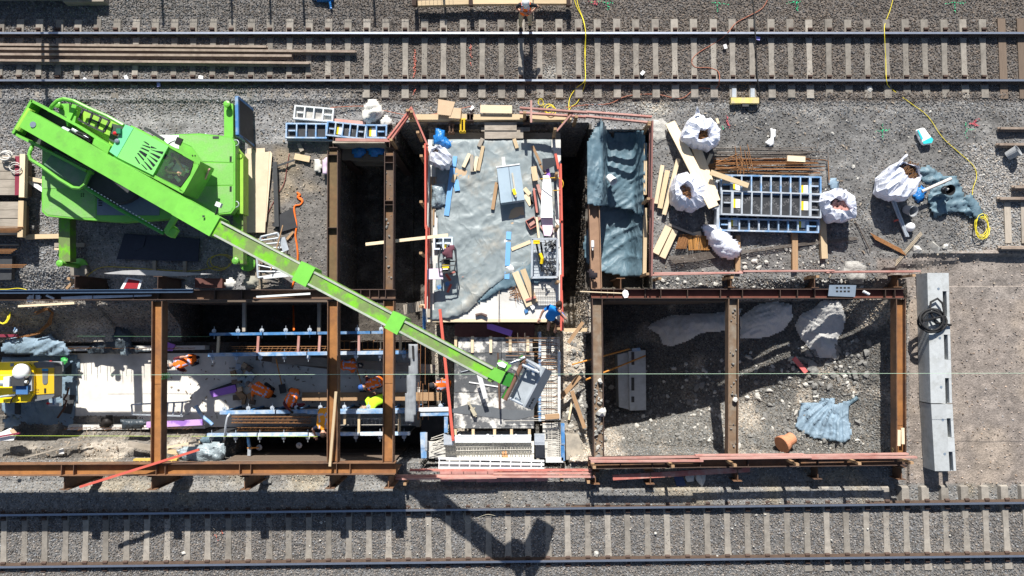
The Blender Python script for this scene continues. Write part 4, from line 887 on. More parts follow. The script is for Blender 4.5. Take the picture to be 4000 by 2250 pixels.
# --- upper structure
sup = [(118, 392), (520, 492), (785, 632), (772, 668), (720, 748), (640, 770), (330, 660), (48, 520)]
cpoly([(122, 396), (290, 470), (480, 500), (440, 618), (640, 745), (690, 790), (640, 800), (330, 655), (50, 518)], 1.62, 1.42, STEELD, 'slewing_frame')
for p0, p1, z, h in [((122, 393), (300, 489), 2.05, .5), ((300, 489), (448, 585), 2.05, .5), ((50, 519), (335, 668), 2.0, .5), ((123, 391), (49, 520), 2.05, .5)]:
    mb = MB(); mb.bar(P(*p0, z) - Vector((0, 0, h / 2)), P(*p1, z) - Vector((0, 0, h / 2)), .07, h); mb.build('side_plate', GREEN, cr)
mb = MB(); mb.cyl(P(124, 428, 1.98), P(72, 510, 1.98), .10, 12); mb.build('pivot_shaft', GREENY, cr)
cpoly([(300, 420), (486, 492), (435, 606), (285, 492)], 1.66, 1.45, GREENY, 'bay_floor')
cpoly([(255, 470), (283, 405), (300, 412), (262, 492)], 1.95, 1.5, GREEN, 'gusset'); cpoly([(268, 478), (292, 425), (302, 430), (290, 492)], 1.9, 1.5, GREEN, 'gusset')
MB().tube([P(192, 434, 1.9), P(205, 412, 2.1), P(225, 393, 2.15), P(250, 386, 2.15), P(290, 395, 2.15), P(350, 425, 2.15), P(420, 455, 2.15), P(482, 490, 2.15)], .05, 8).build('hand_rail', GREEN, cr)
z = 1.85
for a, b in [((325, 428), (362, 443)), ((362, 443), (428, 472)), ((428, 472), (406, 516)), ((406, 516), (345, 488)), ((345, 488), (308, 468)), ((308, 468), (325, 428)), ((362, 443), (345, 488)), ((395, 458), (378, 502)), ((355, 466), (388, 480))]:
    MB().bar(P(*a, z), P(*b, z), .05, .05).build('stowed_frame', STEELD, cr)
cpoly([(438, 482), (486, 494), (448, 560), (425, 545)], 1.72, 1.67, mat('bay_shadow_plate', (.05, .07, .06)), 'bay_shade_plate')  # dark colour paints the shade of the open bay
cpoly([(368, 540), (432, 570), (420, 600), (360, 563)], 2.12, 1.6, GREEN, 'tank')
MB().cyl(P(246, 505, 1.95), P(272, 518, 1.95), .09, 12).build('valve_block', GALV, cr); MB().cyl(P(285, 506, 1.9), P(350, 545, 1.9), .07, 10).build('hydraulic_ram', GALV, cr)
MB().tube([P(300, 515, 2), P(340, 528, 2.05), P(358, 545, 1.95)], .03, 6).build('hose', BLACK, cr); MB().tube([P(292, 520, 2), P(335, 540, 2.03), P(350, 555, 1.95)], .03, 6).build('hose', BLACK, cr)
# --- cab
cab = empty('cab', (0, 0, 0), '', '')
for k in ('label', 'category', 'kind'): del cab[k]
cab.parent = cr; cab.location = P(600, 620, 1.6) - cr.location
CZ = 2.42
cpoly([(512, 489), (560, 512), (605, 538), (652, 562), (655, 573), (600, 680), (586, 690), (441, 616)], CZ, 1.5, GREEN, 'cab_body', cab)
for pix in ([(652, 560), (783, 630), (778, 645), (756, 628), (655, 573)], [(778, 640), (772, 655), (719, 750), (700, 742), (712, 726), (743, 683), (757, 642)], [(588, 690), (601, 681), (693, 733), (719, 750), (712, 756)]):
    cpoly(pix, CZ, 1.5, GREEN, 'window_frame', cab)
cpoly([(656, 575), (755, 630), (740, 682), (708, 726), (692, 730), (602, 680)], 1.55, 1.5, STEELD, 'cab_floor', cab)
cpoly([(519, 498), (658, 571), (597, 684), (456, 613)], CZ + .05, CZ + .004, mat('light_green_roof', (.20, .58, .16), .35, .04, 3, spec=.5, rnd=0), 'roof', cab)
cpoly([(490, 486), (521, 500), (457, 613), (427, 592)], CZ + .06, CZ + .004, GREENT, 'roof_plate', cab)
for q4 in ([(560, 552), (568, 553), (583, 563), (580, 566)], [(553, 565), (562, 566), (586, 573), (586, 579)], [(547, 577), (556, 576), (583, 588), (580, 592)], [(541, 590), (548, 587), (575, 602), (568, 614)], [(535, 598), (541, 597), (563, 622), (560, 627)], [(525, 612), (531, 613), (547, 638), (543, 640)],
           [(590, 570), (600, 574), (612, 580), (588, 577)], [(587, 583), (606, 588), (638, 592), (634, 602)], [(583, 595), (600, 600), (627, 612), (620, 620)], [(580, 606), (590, 612), (617, 628), (611, 634)], [(572, 614), (580, 620), (607, 644), (598, 652)], [(560, 628), (570, 634), (596, 660), (588, 664)], [(550, 640), (558, 644), (576, 662), (570, 662)]):
    cpoly(q4, CZ + .058, CZ + .052, GLASS, 'roof_slot', cab)
gl = mat('clear_cab_glass', (.25, .27, .28), .06, .05, 5, alpha=.07, spec=.6)
cpoly([(656, 575), (755, 630), (740, 682), (708, 726), (692, 730), (602, 680)], CZ - .02, CZ - .03, gl, 'windscreen', cab)
q = random.Random(8)
for k in range(16):
    x, y = q.uniform(625, 728), q.uniform(612, 700)
    if not inpoly(x, y, [(656, 585), (745, 634), (700, 720), (612, 680)]): continue
    c = P(x, y, 1.7 + q.uniform(0, .25)); MB().box(c, (q.uniform(.06, .22), q.uniform(.05, .18), q.uniform(.06, .2)), Matrix.Rotation(q.uniform(0, 3), 3, 'Z')).build('console', [GALV, STEELD, GPANEL, GALVW][k % 4], cab)
MB().box(P(705, 660, 1.85), (.28, .3, .2), Matrix.Rotation(-.5, 3, 'Z')).build('control_box', GALV, cab)
MB().tube([P(655, 566, 2.1), P(668, 556, 2.3), P(683, 550, 2.3)], .015, 6).build('mirror_arm', BLACK, cab)
MB().box(P(699, 552, 2.3), (.17, .20, .05), Matrix.Rotation(-.4, 3, 'Z')).build('mirror', BLACK, cab)
mb = MB(); mb.bar(P(565, 500, 2.2), P(640, 545, 2.2), .08, .06); mb.build('wiper_rail', STEELD, cab)
MB().lathe(P(459, 552, CZ + .06), [(.065, 0), (.065, .04), (.03, .06)], 12).build('beacon_base', GPANEL, cab)
MB().lathe(P(455, 524, CZ + .06), [(.05, 0), (.05, .1), (.02, .12)], 10).build('red_lamp', mat('red_lamp', (.6, .02, .03), .3), cab); MB().box(P(466, 513, CZ + .1), (.12, .14, .1)).build('lamp_block', mat('dark_green_part', (.02, .18, .1)), cab)
mb = MB(); mb.cyl(P(790, 640, 1.9), P(742, 748, 1.9), .06, 10); mb.build('cab_guard_tube', GREEN, cab)
mb = MB(); mb.bar(P(818, 660, 1.95), P(800, 700, 1.7), .03, .06); mb.build('marker_plate', mat('marker_red_white', (.6, .35, .3)), cab)
# --- south platform with rail, striped tube
cpoly([(214, 589), (351, 661), (310, 734), (171, 641)], 1.85, 1.45, mat('grey_green_cover', (.10, .19, .12), .6, .15, 3, (.17, .20, .18), .42, 2), 'side_platform')
MB().tube([P(132, 556, 1.9), P(118, 590, 2.1), P(114, 606, 2.1), P(120, 624, 2.1), P(165, 652, 2.1), P(230, 700, 2.1), P(285, 733, 2.1), P(312, 736, 2.1), P(330, 722, 2.1), P(352, 668, 2.0)], .05, 8).build('hand_rail', GREEN, cr)
st = MB().tube([P(318, 722, 1.75), P(470, 820, 1.75), P(640, 912, 1.75)], .05, 8).build('striped_tube', mat('tube_green', (.06, .33, .06), .4), cr)
for k in range(26):
    t = k / 26; a = P(318 + 322 * t + 4, 722 + 190 * t - 5, 1.79); MB().box(a, (.05, .025, .012), Matrix.Rotation(-.5, 3, 'Z')).build('white_mark', WHITE, st)
MB().bar(P(692, 838, 2.0), P(652, 905, 1.8), .14, .12).build('hook_arm', GREEN, cr)
MB().lathe(P(672, 905, 1.7), [(.08, -.16), (.17, -.12), (.17, .12), (.08, .16)], 14, Matrix.Rotation(rad(60), 3, 'Z') @ Matrix.Rotation(rad(90), 3, 'Y')).build('hook_sheave', GREEN, cr)
MB().box(P(640, 905, 1.65), (.22, .18, .2)).build('hook_block', STEELD, cr)
# --- boom
def seg(p0, z0, p1, z1, wd, ht, m, name, taper=1.0):
    a, b = P(*p0, z0), P(*p1, z1); x = (b - a).normalized(); y = Vector((0, 0, 1)).cross(x).normalized(); Z = x.cross(y)
    vs = []
    for p, k in ((a, 1.0), (b, taper)):
        for u, v in ((-.5, 0), (.5, 0), (.5, -.75), (.32, -1), (-.32, -1), (-.5, -.75)): vs.append(p + y * u * wd * k + Z * v * ht)
    mb = MB(); mb.add(vs, [(0, 1, 2, 3, 4, 5), (11, 10, 9, 8, 7, 6)] + [(i + 6, (i + 1) % 6 + 6, (i + 1) % 6, i) for i in range(6)])
    return mb.build(name, m, cr)
ZR, ZC, ZT = 2.35, 3.45, 5.0
def bz(x): return ZC + (ZT - ZC) * ((x - 832) / (1925 - 832)) 
seg((94, 463), ZR, (700, 808), 3.24, .53, .55, GREEN, 'boom_base')
seg((690, 802), 3.26, (838, 886), ZC + .03, .555, .62, GREEN, 'boom_base_end')
seg((800, 866), 3.36, (1185, 1070), bz(1185), .44, .46, GREENW, 'boom_section')
seg((1160, 1057), bz(1160) - .02, (1548, 1263), bz(1548) - .02, .40, .40, GREENW, 'boom_section')
seg((1525, 1251), bz(1525) - .03, (1930, 1468), bz(1930) - .03, .345, .35, GREENW, 'boom_section')
for x0, y0, x1, y1, wv in [(1158, 1056, 1212, 1084, .53), (1518, 1247, 1568, 1274, .47)]: seg((x0, y0), bz(x0) + .035, (x1, y1), bz(x1) + .035, wv, .52, GREEN, 'boom_collar')
for x0, y0, x1, y1, w0 in [(850, 892, 1158, 1056, .455), (1214, 1086, 1518, 1247, .40), (1570, 1275, 1915, 1459, .345)]:
    for s in (-1, 1):
        a, b = P(x0, y0, bz(x0) + .004), P(x1, y1, bz(x1) + .004); y_ = Vector((0, 0, 1)).cross((b - a).normalized()).normalized() * (s * (w0 / 2 - .035))
        MB().bar(a + y_, b + y_, .05, .012).build('slide_strip', mat('worn_grey_strip', (.33, .36, .30), .5, .2, 9), cr)
MB().lathe(P(130, 487, ZR + .07), [(.085, 0), (.085, .02)], 16).build('boom_cap', GPANEL, cr)
MB().box(P(795, 845, ZC + .02), (.05, .05, .03)).build('boom_bolt', STEELD, cr)
MB().tube([P(842, 838, 3.4), P(850, 815, 3.5)], .025, 6).build('lamp_arm', STEELD, cr); MB().box(P(855, 800, 3.55), (.14, .12, .12), Matrix.Rotation(-.4, 3, 'Z')).build('work_lamp', GALVW, cr)
MB().box(P(806, 905, 3.2), (.14, .10, .1), Matrix.Rotation(-.4, 3, 'Z')).build('work_lamp', GALV, cr)
# --- boom head and tilting grey bucket
HZ = 5.0
cpoly([(1918, 1448), (1938, 1438), (1975, 1453), (1953, 1498), (1904, 1472)], HZ, HZ - .5, GREEN, 'boom_head')
cpoly([(1940, 1430), (1946, 1408), (1985, 1420), (1998, 1428), (1978, 1451)], HZ - .02, HZ - .45, GREEN, 'boom_head_cheek')
cpoly([(1941, 1418), (1962, 1412), (1980, 1424), (1972, 1438), (1948, 1430)], HZ + .03, HZ + .0, GALVW, 'head_cover')
cpoly([(1977, 1453), (2008, 1465), (1990, 1512), (1956, 1500)], HZ - .1, HZ - .6, mat('dark_green_paint', (.03, .20, .025), .5, .2, 5, (.2, .13, .03), .33, 3), 'tilt_bracket')
for q4 in ([(2026, 1402), (2040, 1388), (2050, 1396), (2036, 1428)], [(1964, 1545), (1988, 1500), (2000, 1506), (1976, 1562), (1958, 1556)]): cpoly(q4, HZ - .15, HZ - .5, mat('dark_green_paint', ()), 'fork_plate')
MB().cyl(P(2052, 1397, HZ - .15), P(1972, 1562, HZ - .15), .055, 12).build('cross_shaft', mat('brown_shaft', (.17, .09, .06), .6), cr)
for a, b in [((1985, 1425), (2050, 1395)), ((2055, 1405), (2108, 1440)), ((2040, 1425), (2105, 1455)), ((1990, 1555), (2040, 1580))]:
    MB().cyl(P(*a, HZ - .05), P(*b, HZ - .1), .032, 8).build('hydraulic_ram', GALV, cr)
for pts in ([(1995, 1440), (2015, 1450), (2025, 1485), (2028, 1492)], [(2030, 1492), (2015, 1520), (1998, 1552)], [(1985, 1418), (2020, 1402), (2045, 1400)]): MB().tube([P(x, y, HZ) for x, y in pts], .014, 6).build('hydraulic_hose', STEELD, cr)
mb = MB(); top = [P(2070, 1406, HZ - .35), P(2129, 1437, HZ - .35), P(2048, 1591, HZ - .35), P(1992, 1551, HZ - .35)]; bot = [P(2072, 1412, HZ - 1.0), P(2158, 1452, HZ - .95), P(2081, 1602, HZ - .95), P(2000, 1556, HZ - 1.0)]
mb.add(bot + top, [(0, 1, 2, 3)[::-1][::-1], (7, 6, 5, 4), (0, 4, 5, 1), (1, 5, 6, 2), (2, 6, 7, 3), (3, 7, 4, 0)])
BK = mat('blue_grey_bucket', (.40, .44, .47), .5, .08, 4, (.33, .36, .38), .42, 2, spec=.4)
bk = mb.build('tilting_bucket', BK, cr)
bmx = bmesh.new(); bmx.from_mesh(bk.data); bmesh.ops.recalc_face_normals(bmx, faces=bmx.faces); bmx.to_mesh(bk.data); bmx.free()
MB().bar(P(2128, 1436, HZ - .33), P(2047, 1590, HZ - .33), .04, .05).build('bucket_edge', GALV, bk)
cpoly([(2015, 1553), (2025, 1560), (2042, 1578), (2030, 1580), (2008, 1566)], HZ - .15, HZ - .35, GPANEL, 'ram_guard', bk)
cpoly([(2097, 1425), (2108, 1430), (2100, 1452), (2088, 1446)], HZ - .1, HZ - .34, GALVW, 'ram_lug', bk); cpoly([(2062, 1430), (2077, 1438), (2070, 1452), (2056, 1446)], HZ - .15, HZ - .34, GALVW, 'ram_lug', bk)
cpoly([(2060, 1418), (2106, 1446), (2098, 1462), (2045, 1440)], HZ - .345, HZ - .355, mat('dark_blue_steel', (.04, .08, .16), .5), 'ram_plate', bk)
a, b, c_, d_ = P(2129, 1437, HZ - .35), P(2048, 1591, HZ - .35), P(2158, 1452, HZ - .95), P(2081, 1602, HZ - .95)
xv = (a - b).normalized(); yv = (a + b - c_ - d_); yv -= xv * yv.dot(xv); yv.normalize(); zv = xv.cross(yv)
t = text('lettering', 'PSR', (0, 0, 0), .17, BLACK, bk); Mx = Matrix((xv, yv, zv)).transposed().to_4x4(); Mx.translation = (b * .42 + d_ * .42 + a * .08 + c_ * .08) + zv * .004 - absloc(bk); t.matrix_basis = Mx
# ---------------------------------------------------------------- loose timber
def board(p0, p1, wv, th, z, m, label, cat='board', z1=None, nm=None, group=None): return tag(pstick(nm or cat.replace(' ', '_'), p0, p1, wv, th, z, m, z1=z1), label, cat, group)
G = lambda x, y, h: hgt(x, y) + h
for a in [
    ((2618, 478), (2788, 808), 40, .05, .15, WOODP, 'longest wide plank leaning between two white bags, right of the tarpaulin pit', 'board', .98), ((2716, 562), (2796, 785), 36, .05, .12, WOODP, 'second wide plank lying right of the longest one', 'board', .5),
    ((2588, 645), (2562, 795), 15, .05, .12, WOODP, 'leftmost pale batten beside the guard rail of the tarpaulin pit'), ((2608, 665), (2578, 813), 19, .05, .12, WOOD, 'second batten from the guard rail of the tarpaulin pit'), ((2650, 620), (2594, 838), 16, .06, .14, WOODP, 'third and longest pale batten left of the middle white bag'),
    ((2780, 600), (2755, 655), 14, .06, .12, WOODP, 'short batten sticking out between wide plank and rebar'), ((2776, 672), (2924, 725), 20, .05, .60, WOOD, 'plank lying over the corner of the right panel stack'), ((3076, 618), (3146, 622), 22, .12, .16, WOODP, 'short squared block on the rebar bundle'),
    ((2612, 885), (2561, 990), 27, .09, .12, WOODP, 'left one of two pale planks lying side by side near the pit corner'), ((2638, 898), (2588, 1006), 24, .09, .11, WOODP, 'right one of two pale planks lying side by side near the pit corner'), ((2612, 876), (2722, 920), 9, .06, .10, WOODG, 'round grey stake above the two pale planks'),
    ((2883, 920), (2883, 1066), 19, .10, .05, WOODB, 'brown sleeper block end below the closed white bag'), ((3105, 850), (3107, 1056), 22, .12, .12, WOODB, 'brown timber bearer under the middle of the panel stack'), ((3212, 795), (3222, 1010), 24, .14, .16, WOOD, 'timber bearer under the right end of the panel stack'),
    ((2722, 905), (2728, 930), 30, .02, .03, PLY, 'small plywood scrap beside the rebar stirrups'), ((2800, 462), (2806, 482), 10, .04, .06, WOODP, 'tiny wood offcut right of the top white bag'),
    ((955, 745), (1035, 746), 0.1, .01, .01, WOOD, 'x')][:-1]: board(*a)
for pix, z, lb in [([(958, 600), (1052, 592), (1035, 908), (948, 908)], .07, 'left plywood sheet right of the crane'), ([(1055, 590), (1063, 600), (1040, 865), (1036, 870), (1030, 620)], .05, 'narrow plywood strip right of the crane'), ([(966, 580), (1035, 578), (1034, 600), (965, 602)], .04, 'plywood end sticking out above the sheet right of the crane')]:
    tag(flat('plywood_sheet', pix, z, .03, PLY), 'pale ' + lb, 'plywood')
board((1073, 633), (1081, 885), 17, .06, .12, STEELD, 'dark steel bar on dirt between plywood and upper pit beam', 'bar'); board((1060, 655), (1150, 625), 7, .03, .08, STEELD, 'thin dark bar slanting from the top of the dark steel bar', 'bar')
tag(flat('rubber_mat', [(1096, 835), (1142, 812), (1160, 888), (1100, 905), (1062, 880)], .03, .012, mat('mat_black', (.035, .036, .04), .7)), 'black rubber mat on dirt beside the orange strap', 'mat')
for a in [((1150, 610), (1210, 622), 24, .03, .05, WOOD, 'tan board scrap on dirt left of the upper pit'), ((1165, 560), (1180, 590), 16, .03, .05, WOODG, 'grey wood scrap under the blue formwork row'), ((1120, 935), (1145, 905), 9, .03, .04, WOODB, 'red-brown wood scrap beside the scaffold frame'), ((1068, 715), (1076, 700), 8, .02, .03, WOOD, 'tiny offcut near the dark bar')]: board(*a)
for a in [((1755, 440), (1800, 443), 42, .30, .34, CARD, 'cardboard box standing on the thick timbers', 'box')]: board(*a)
tag(flat('cardboard_flap', [(1712, 387), (1778, 398), (1760, 452), (1708, 446)], .36, .02, CARD), 'open cardboard flap beside the box on the thick timbers', 'cardboard')
for a in [((1876, 425), (2000, 427), 32, .06, .3, WOODP, 'wide pale board lying above the thick timbers'), ((2075, 392), (2075, 478), 8, .05, 1.0, REDL, 'pink upright cross post standing by the yellow coil'),
    ((1834, 600), (1810, 652), 13, .10, .14, WOODP, 'leftmost of four timber blocks on the tarpaulin'), ((1842, 604), (1845, 670), 14, .09, .12, WOODG, 'grey second timber block of four on the tarpaulin'), ((1863, 612), (1853, 668), 13, .09, .12, WOODP, 'pale third timber block of four on the tarpaulin'), ((1887, 570), (1868, 666), 13, .10, .13, WOOD, 'longest timber block of four on the tarpaulin'),
    ((1777, 682), (1768, 712), 14, .10, .13, WOOD, 'short timber block left of the brown paper'), ((1940, 712), (1924, 818), 13, .10, .14, WOODB, 'brown batten leaning left of the blue-grey box'), ((1885, 540), (1870, 572), 15, .08, .12, WOODG, 'left timber foot below the bridging boards'), ((2008, 542), (2020, 578), 14, .08, .12, WOOD, 'right timber foot below the bridging boards'),
    ((1998, 974), (2072, 944), 14, .04, .08, WOODP, 'board lying left of the wire mesh crate'), ((2012, 1062), (2068, 1195), 26, .05, .12, WOODP, 'wide brown board below the mesh crate, left of a pair'), ((2042, 1052), (2092, 1185), 22, .05, .10, WOOD, 'wide brown board below the mesh crate, right of a pair'), ((2054, 1173), (2092, 1160), 9, .06, .17, REDB, 'short red bar lying across the two wide brown boards'),
    ((2096, 848), (2105, 930), 8, .05, .25, WOODP, 'thin pale lath leaning above the mesh crate'), ((2080, 570), (2112, 640), 10, .05, .35, WOODB, 'brown lath beside the purple foam'), ((2108, 640), (2132, 678), 9, .04, .32, WOODB, 'small brown lath crossing above the white sheet'), ((2084, 650), (2092, 705), 22, .05, .25, WOOD, 'upright tan board left of the white sheet'),
    ((2048, 735), (2070, 760), 16, .04, .12, WOODP, 'board scrap right of the blue-grey box, upper'), ((2052, 760), (2076, 800), 20, .03, .10, WOODP, 'board scrap right of the blue-grey box, lower'), ((2068, 880), (2110, 850), 12, .04, .14, REDL, 'pink offcut left of the red crates'), ((2112, 880), (2135, 912), 12, .04, .15, REDL, 'pink offcut right of the red crates'), ((2085, 735), (2098, 830), 8, .05, .3, REDB, 'slanting red bar left of the dark mats'), ((2100, 720), (2118, 780), 12, .05, .2, REDL, 'pink bar above the dark mats'),
    ((2170, 600), (2182, 660), 10, .05, .4, REDH, 'red post foot near the upper right deck corner'), ((2140, 905), (2160, 890), 14, .03, .12, REDL, 'pink scrap at the foot of the white sheet')]: board(*a)
board((1428, 954), (1750, 918), 12, .05, .75, WOODP, 'long lath reaching from the dark pit to the blue-framed panel', z1=1.0)
board((1312, 1530), (1288, 1822), 10, .05, W + .1, WOOD, 'thin lath lying along the rusty cross beam', 'lath')
for a in [((190, 1212), (292, 1200), 0.1, .01, .01, WOOD, 'x')][:0]: board(*a)
board((70, 1196), (290, 1184), 8, .04, -.35, WOODP, 'thin pale lath below the upper left beam', 'lath')
for x, y, lb in [(1690, 1, 'left'), (1700, 0, 'x')][:0]: pass
for k in range(4): board((1683 + k * 7, 690), (1681 + k * 6, 1000 - k * 60), 6, .04, .05, WOODG if k % 2 else WOODB, '%s thin board along the left edge of the tarpaulin deck' % ordinal(k), group='thin boards along the deck edge')
board((1683, 1030), (1675, 1240), 15, .06, .06, WOODG, 'weathered board at the lower left edge of the deck')
for p0, p1, wv, m, lb in [((1790, 1045), (1803, 1075), 10, REDL, 'first pink offcut right of the wheelbarrow-like frame'), ((1800, 1020), (1812, 1048), 9, REDL, 'second pink offcut right of the frame'), ((1805, 1055), (1806, 1083), 9, REDL, 'third pink offcut right of the frame'), ((1742, 1070), (1760, 1096), 10, REDH, 'red offcut below the frame'), ((1762, 1110), (1748, 1142), 9, REDH, 'lower red offcut below the frame'), ((1758, 1070), (1790, 1055), 7, REDB, 'red offcut pointing from the frame')]:
    board(p0, p1, wv, .03, .05, m, lb, 'offcut')
for x, y, lb in [(1716, 1121, 'left'), (1747, 1108, 'right')]: tag(MB().box(P(x, y, .05), (.12, .12, .03), Matrix.Rotation(.4, 3, 'Z')).build('blue_block', BLUE), 'small blue plate on the tarpaulin, %s one of two' % lb, 'plate')
# table-like blue-grey box, pink crates, sheets, foam
bx = empty('steel_box', P(1985, 730, 0), 'blue-grey steel box on the tarpaulin with a yellow spirit level on top', 'box')
MB().pprism([(1940, 652), (2030, 641), (2050, 780), (1956, 793)], .48, .06).build('box_body', mat('pale_blue_grey', (.40, .50, .58), .5, .06, 3, (.33, .43, .51), .4, 1.0), bx)
MB().pprism([(1938, 650), (2030, 638), (2030, 643), (1938, 655)], .50, .482).build('box_edge', WHITE, bx)
MB().pprism([(1985, 648), (1988, 648), (2004, 787), (2001, 788)], .486, .482).build('lid_seam', GPANEL, bx)
tag(stick('spirit_level', P(2001, 675, .56), P(2015, 770, .56), .05, .06, mat('level_grey', (.5, .47, .4))), 'grey and yellow tool lying on the blue-grey box', 'tool'); tag(stick('level_end', P(2005, 738, .575), P(2013, 760, .575), .09, .05, YEL), 'yellow grip on the tool on the blue-grey box', 'grip')
tag(flat('white_strip', [(1960, 614), (1972, 613), (1974, 645), (1962, 646)], .3, .02, WHITE), 'white strip above the blue-grey box', 'strip')
for pix, z, m, lb in [([(1995, 822), (2040, 790), (2050, 850), (2010, 888), (1985, 860)], .06, CARD, 'brown board pieces below the blue-grey box, larger'), ([(1998, 880), (2020, 872), (2035, 898), (2012, 908)], .05, CARD, 'brown board piece below the blue-grey box, smaller'), ([(1776, 652), (1838, 655), (1832, 695), (1820, 710), (1775, 680)], .05, CARD, 'crumpled brown paper on the tarpaulin'), ([(2122, 685), (2143, 685), (2152, 700), (2160, 850), (2112, 850), (2115, 760)], .35, WHITE, 'long white sheet leaning along the right deck edge'),
    ([(2112, 852), (2160, 852), (2158, 905), (2150, 922), (2125, 920), (2118, 880)], .18, PINK, 'lilac foam strips below the white sheet'), ([(2130, 620), (2140, 620), (2150, 690), (2132, 690)], .28, PURP, 'purple foam strip behind the white sheet'), ([(2118, 620), (2178, 614), (2182, 640), (2120, 668)], .38, mat('dark_mat', (.03, .033, .04)), 'black board above the white sheet'), ([(2078, 745), (2096, 740), (2108, 830), (2090, 838), (2085, 790)], .12, mat('dark_mat', ()), 'black mat strip left of the white sheet, right one'), ([(2070, 770), (2080, 765), (2090, 800), (2075, 812)], .1, mat('dark_mat', ()), 'black mat strip left of the white sheet, left one'),
    ([(1674, 1050), (1725, 1048), (1731, 1090), (1664, 1091), (1663, 1060)], .6, PINK, 'pale pink foam sheet over the left guard rail'), ([(1996, 935), (1998, 946), (1970, 946), (1969, 937)], .06, WHITE, 'white paper on the blue strip'), ([(2058, 1060), (2072, 1052), (2072, 1064), (2058, 1072)], .06, BLUE, 'small blue plate left of the mesh crate'), ([(2066, 1190), (2082, 1186), (2090, 1202), (2080, 1212)], .1, WHITE, 'white paper at the foot of the wide brown boards'), ([(2046, 1210), (2060, 1203), (2064, 1218), (2052, 1225)], .05, BLUE, 'small blue angle on the white slab')]:
    tag(flat('loose_sheet', pix, z, .02, m), lb, 'sheet')
for k, (x, y) in enumerate([(2078, 872), (2090, 885), (2100, 868)]): 
    mb = MB(); c = P(x, y, .12)
    for s in (-1, 1): mb.box(c + Matrix.Rotation(.5, 3, 'Z') @ Vector((0, s * .14, 0)), (.3, .02, .18), Matrix.Rotation(.5, 3, 'Z')); mb.box(c + Matrix.Rotation(.5, 3, 'Z') @ Vector((s * .14, 0, 0)), (.02, .256, .18), Matrix.Rotation(.5, 3, 'Z'))
    if k == 0: tag(mb.build('red_crate', REDB), 'open red wooden crate left of the white sheet', 'crate')
tag(tarp('paper_heap', [(1975, 1040), (2000, 1032), (2015, 1045), (2010, 1065), (1985, 1068)], .04, .08, WHITE, step=6, seed=2, dome=.1), 'crumpled white paper on the blue strip by the tarpaulin fold', 'paper')
# wire mesh crate
mc = empty('mesh_crate', P(2128, 1005, 0), 'galvanised wire mesh crate full of clamps at the right deck edge', 'mesh crate')
for a, b in [((2077, 934), (2176, 932)), ((2178, 932), (2178, 1080)), ((2178, 1082), (2077, 1084)), ((2077, 1084), (2079, 934))]: stick('frame_tube', P(*a, .75), P(*b, .75), .06, .06, GALV, mc); 
for p in [(2079, 936), (2176, 934), (2177, 1080), (2078, 1082)]: MB().bar(P(*p, .72), Vector((*P(*p, .75).xy, .03)), .05, .05).build('corner_post', GALV, mc)
MB().pprism([(2082, 936), (2174, 935), (2174, 1078), (2082, 1080)], .16, .13).build('crate_floor', GALV, mc)
mb = MB()
for k in range(12): mb.cyl(P(2080, 942 + k * 12, .2), P(2176, 941 + k * 12, .2), .006, 4)
for k in range(10): mb.cyl(P(2083 + k * 10, 936, .2), P(2083 + k * 10, 1080, .2), .006, 4)
for k in range(5):
    for a, b in [((2077, 934), (2077, 1084)), ((2178, 934), (2178, 1082)), ((2077, 1084), (2178, 1083)), ((2077, 934), (2178, 933))]: mb.cyl(P(*a, .72)- Vector((0, 0, .12 * k)), P(*b, .72) - Vector((0, 0, .12 * k)), .005, 4)
struct(mb.build('wire_mesh', GALV, mc), 'stuff')
mb = MB(); q = random.Random(6)
for k in range(60):
    x, y = (q.uniform(2130, 2172), q.uniform(940, 970)) if k < 22 else (q.uniform(2130, 2172), q.uniform(1020, 1072)); c = P(x, y, .3 + q.uniform(-.1, .15)); mb.bar(c, c + Vector((q.uniform(-.14, .14), q.uniform(-.14, .14), q.uniform(-.05, .05))), .035, .035)
o = tag(mb.build('clamp_heap', STEELD), 'heap of dark clamps inside the mesh crate', 'clamps', kind='stuff')
for x0, y0, x1, y1, lb in [(2095, 950, 2118, 1060, 'left'), (2112, 945, 2124, 1030, 'right')]: tag(MB().cyl(P(x0, y0, .5), P(x1, y1, .42), .03, 8).build('black_prop', BLACK), 'black prop lying in the mesh crate, %s one' % lb, 'prop')
tag(MB().tube([P(2110, 990, .5), P(2118, 1010, .52), P(2115, 1030, .48)], .05, 8).build('yellow_clamp', YEL), 'yellow clamp in the middle of the mesh crate', 'clamp'); tag(MB().box(P(2095, 945, .5), (.2, .12, .1)).build('yellow_scrap', YEL), 'yellow scrap in the upper left of the mesh crate', 'scrap')
# small framed panel and trolley frame on the deck's left
panel((1731, 950), 75, 50, 0, .14, 2, 'small blue-white framed panel on the left side of the tarpaulin', fm=mat('white_blue_steel', (.62, .70, .80), .5, .1), rows={0: 2, 1: 2}, stick_cols=[(1, -.1)])
tf = empty('trolley', P(1745, 1020, 0), 'dark tubular trolley frame on the tarpaulin with a maroon cloth over it', 'trolley')
for pts in ([(1722, 965, .7), (1712, 1020, .7), (1716, 1062, .7), (1750, 1064, .7), (1775, 1055, .7), (1782, 1015, .7), (1774, 965, .7)], [(1712, 1020, .5), (1782, 1018, .5)], [(1716, 1060, .7), (1716, 1060, .05)], [(1776, 1056, .7), (1776, 1056, .05)], [(1722, 965, .7), (1722, 965, .05)], [(1774, 965, .7), (1774, 965, .05)], [(1730, 1012, .72), (1770, 1012, .72)], [(1722, 1040, .72), (1775, 1036, .72)]): MB().tube([P(x, y, .7).xy.to_3d() + Vector((0, 0, z)) for x, y, z in pts], .022, 6).build('frame_tube', STEELD, tf)
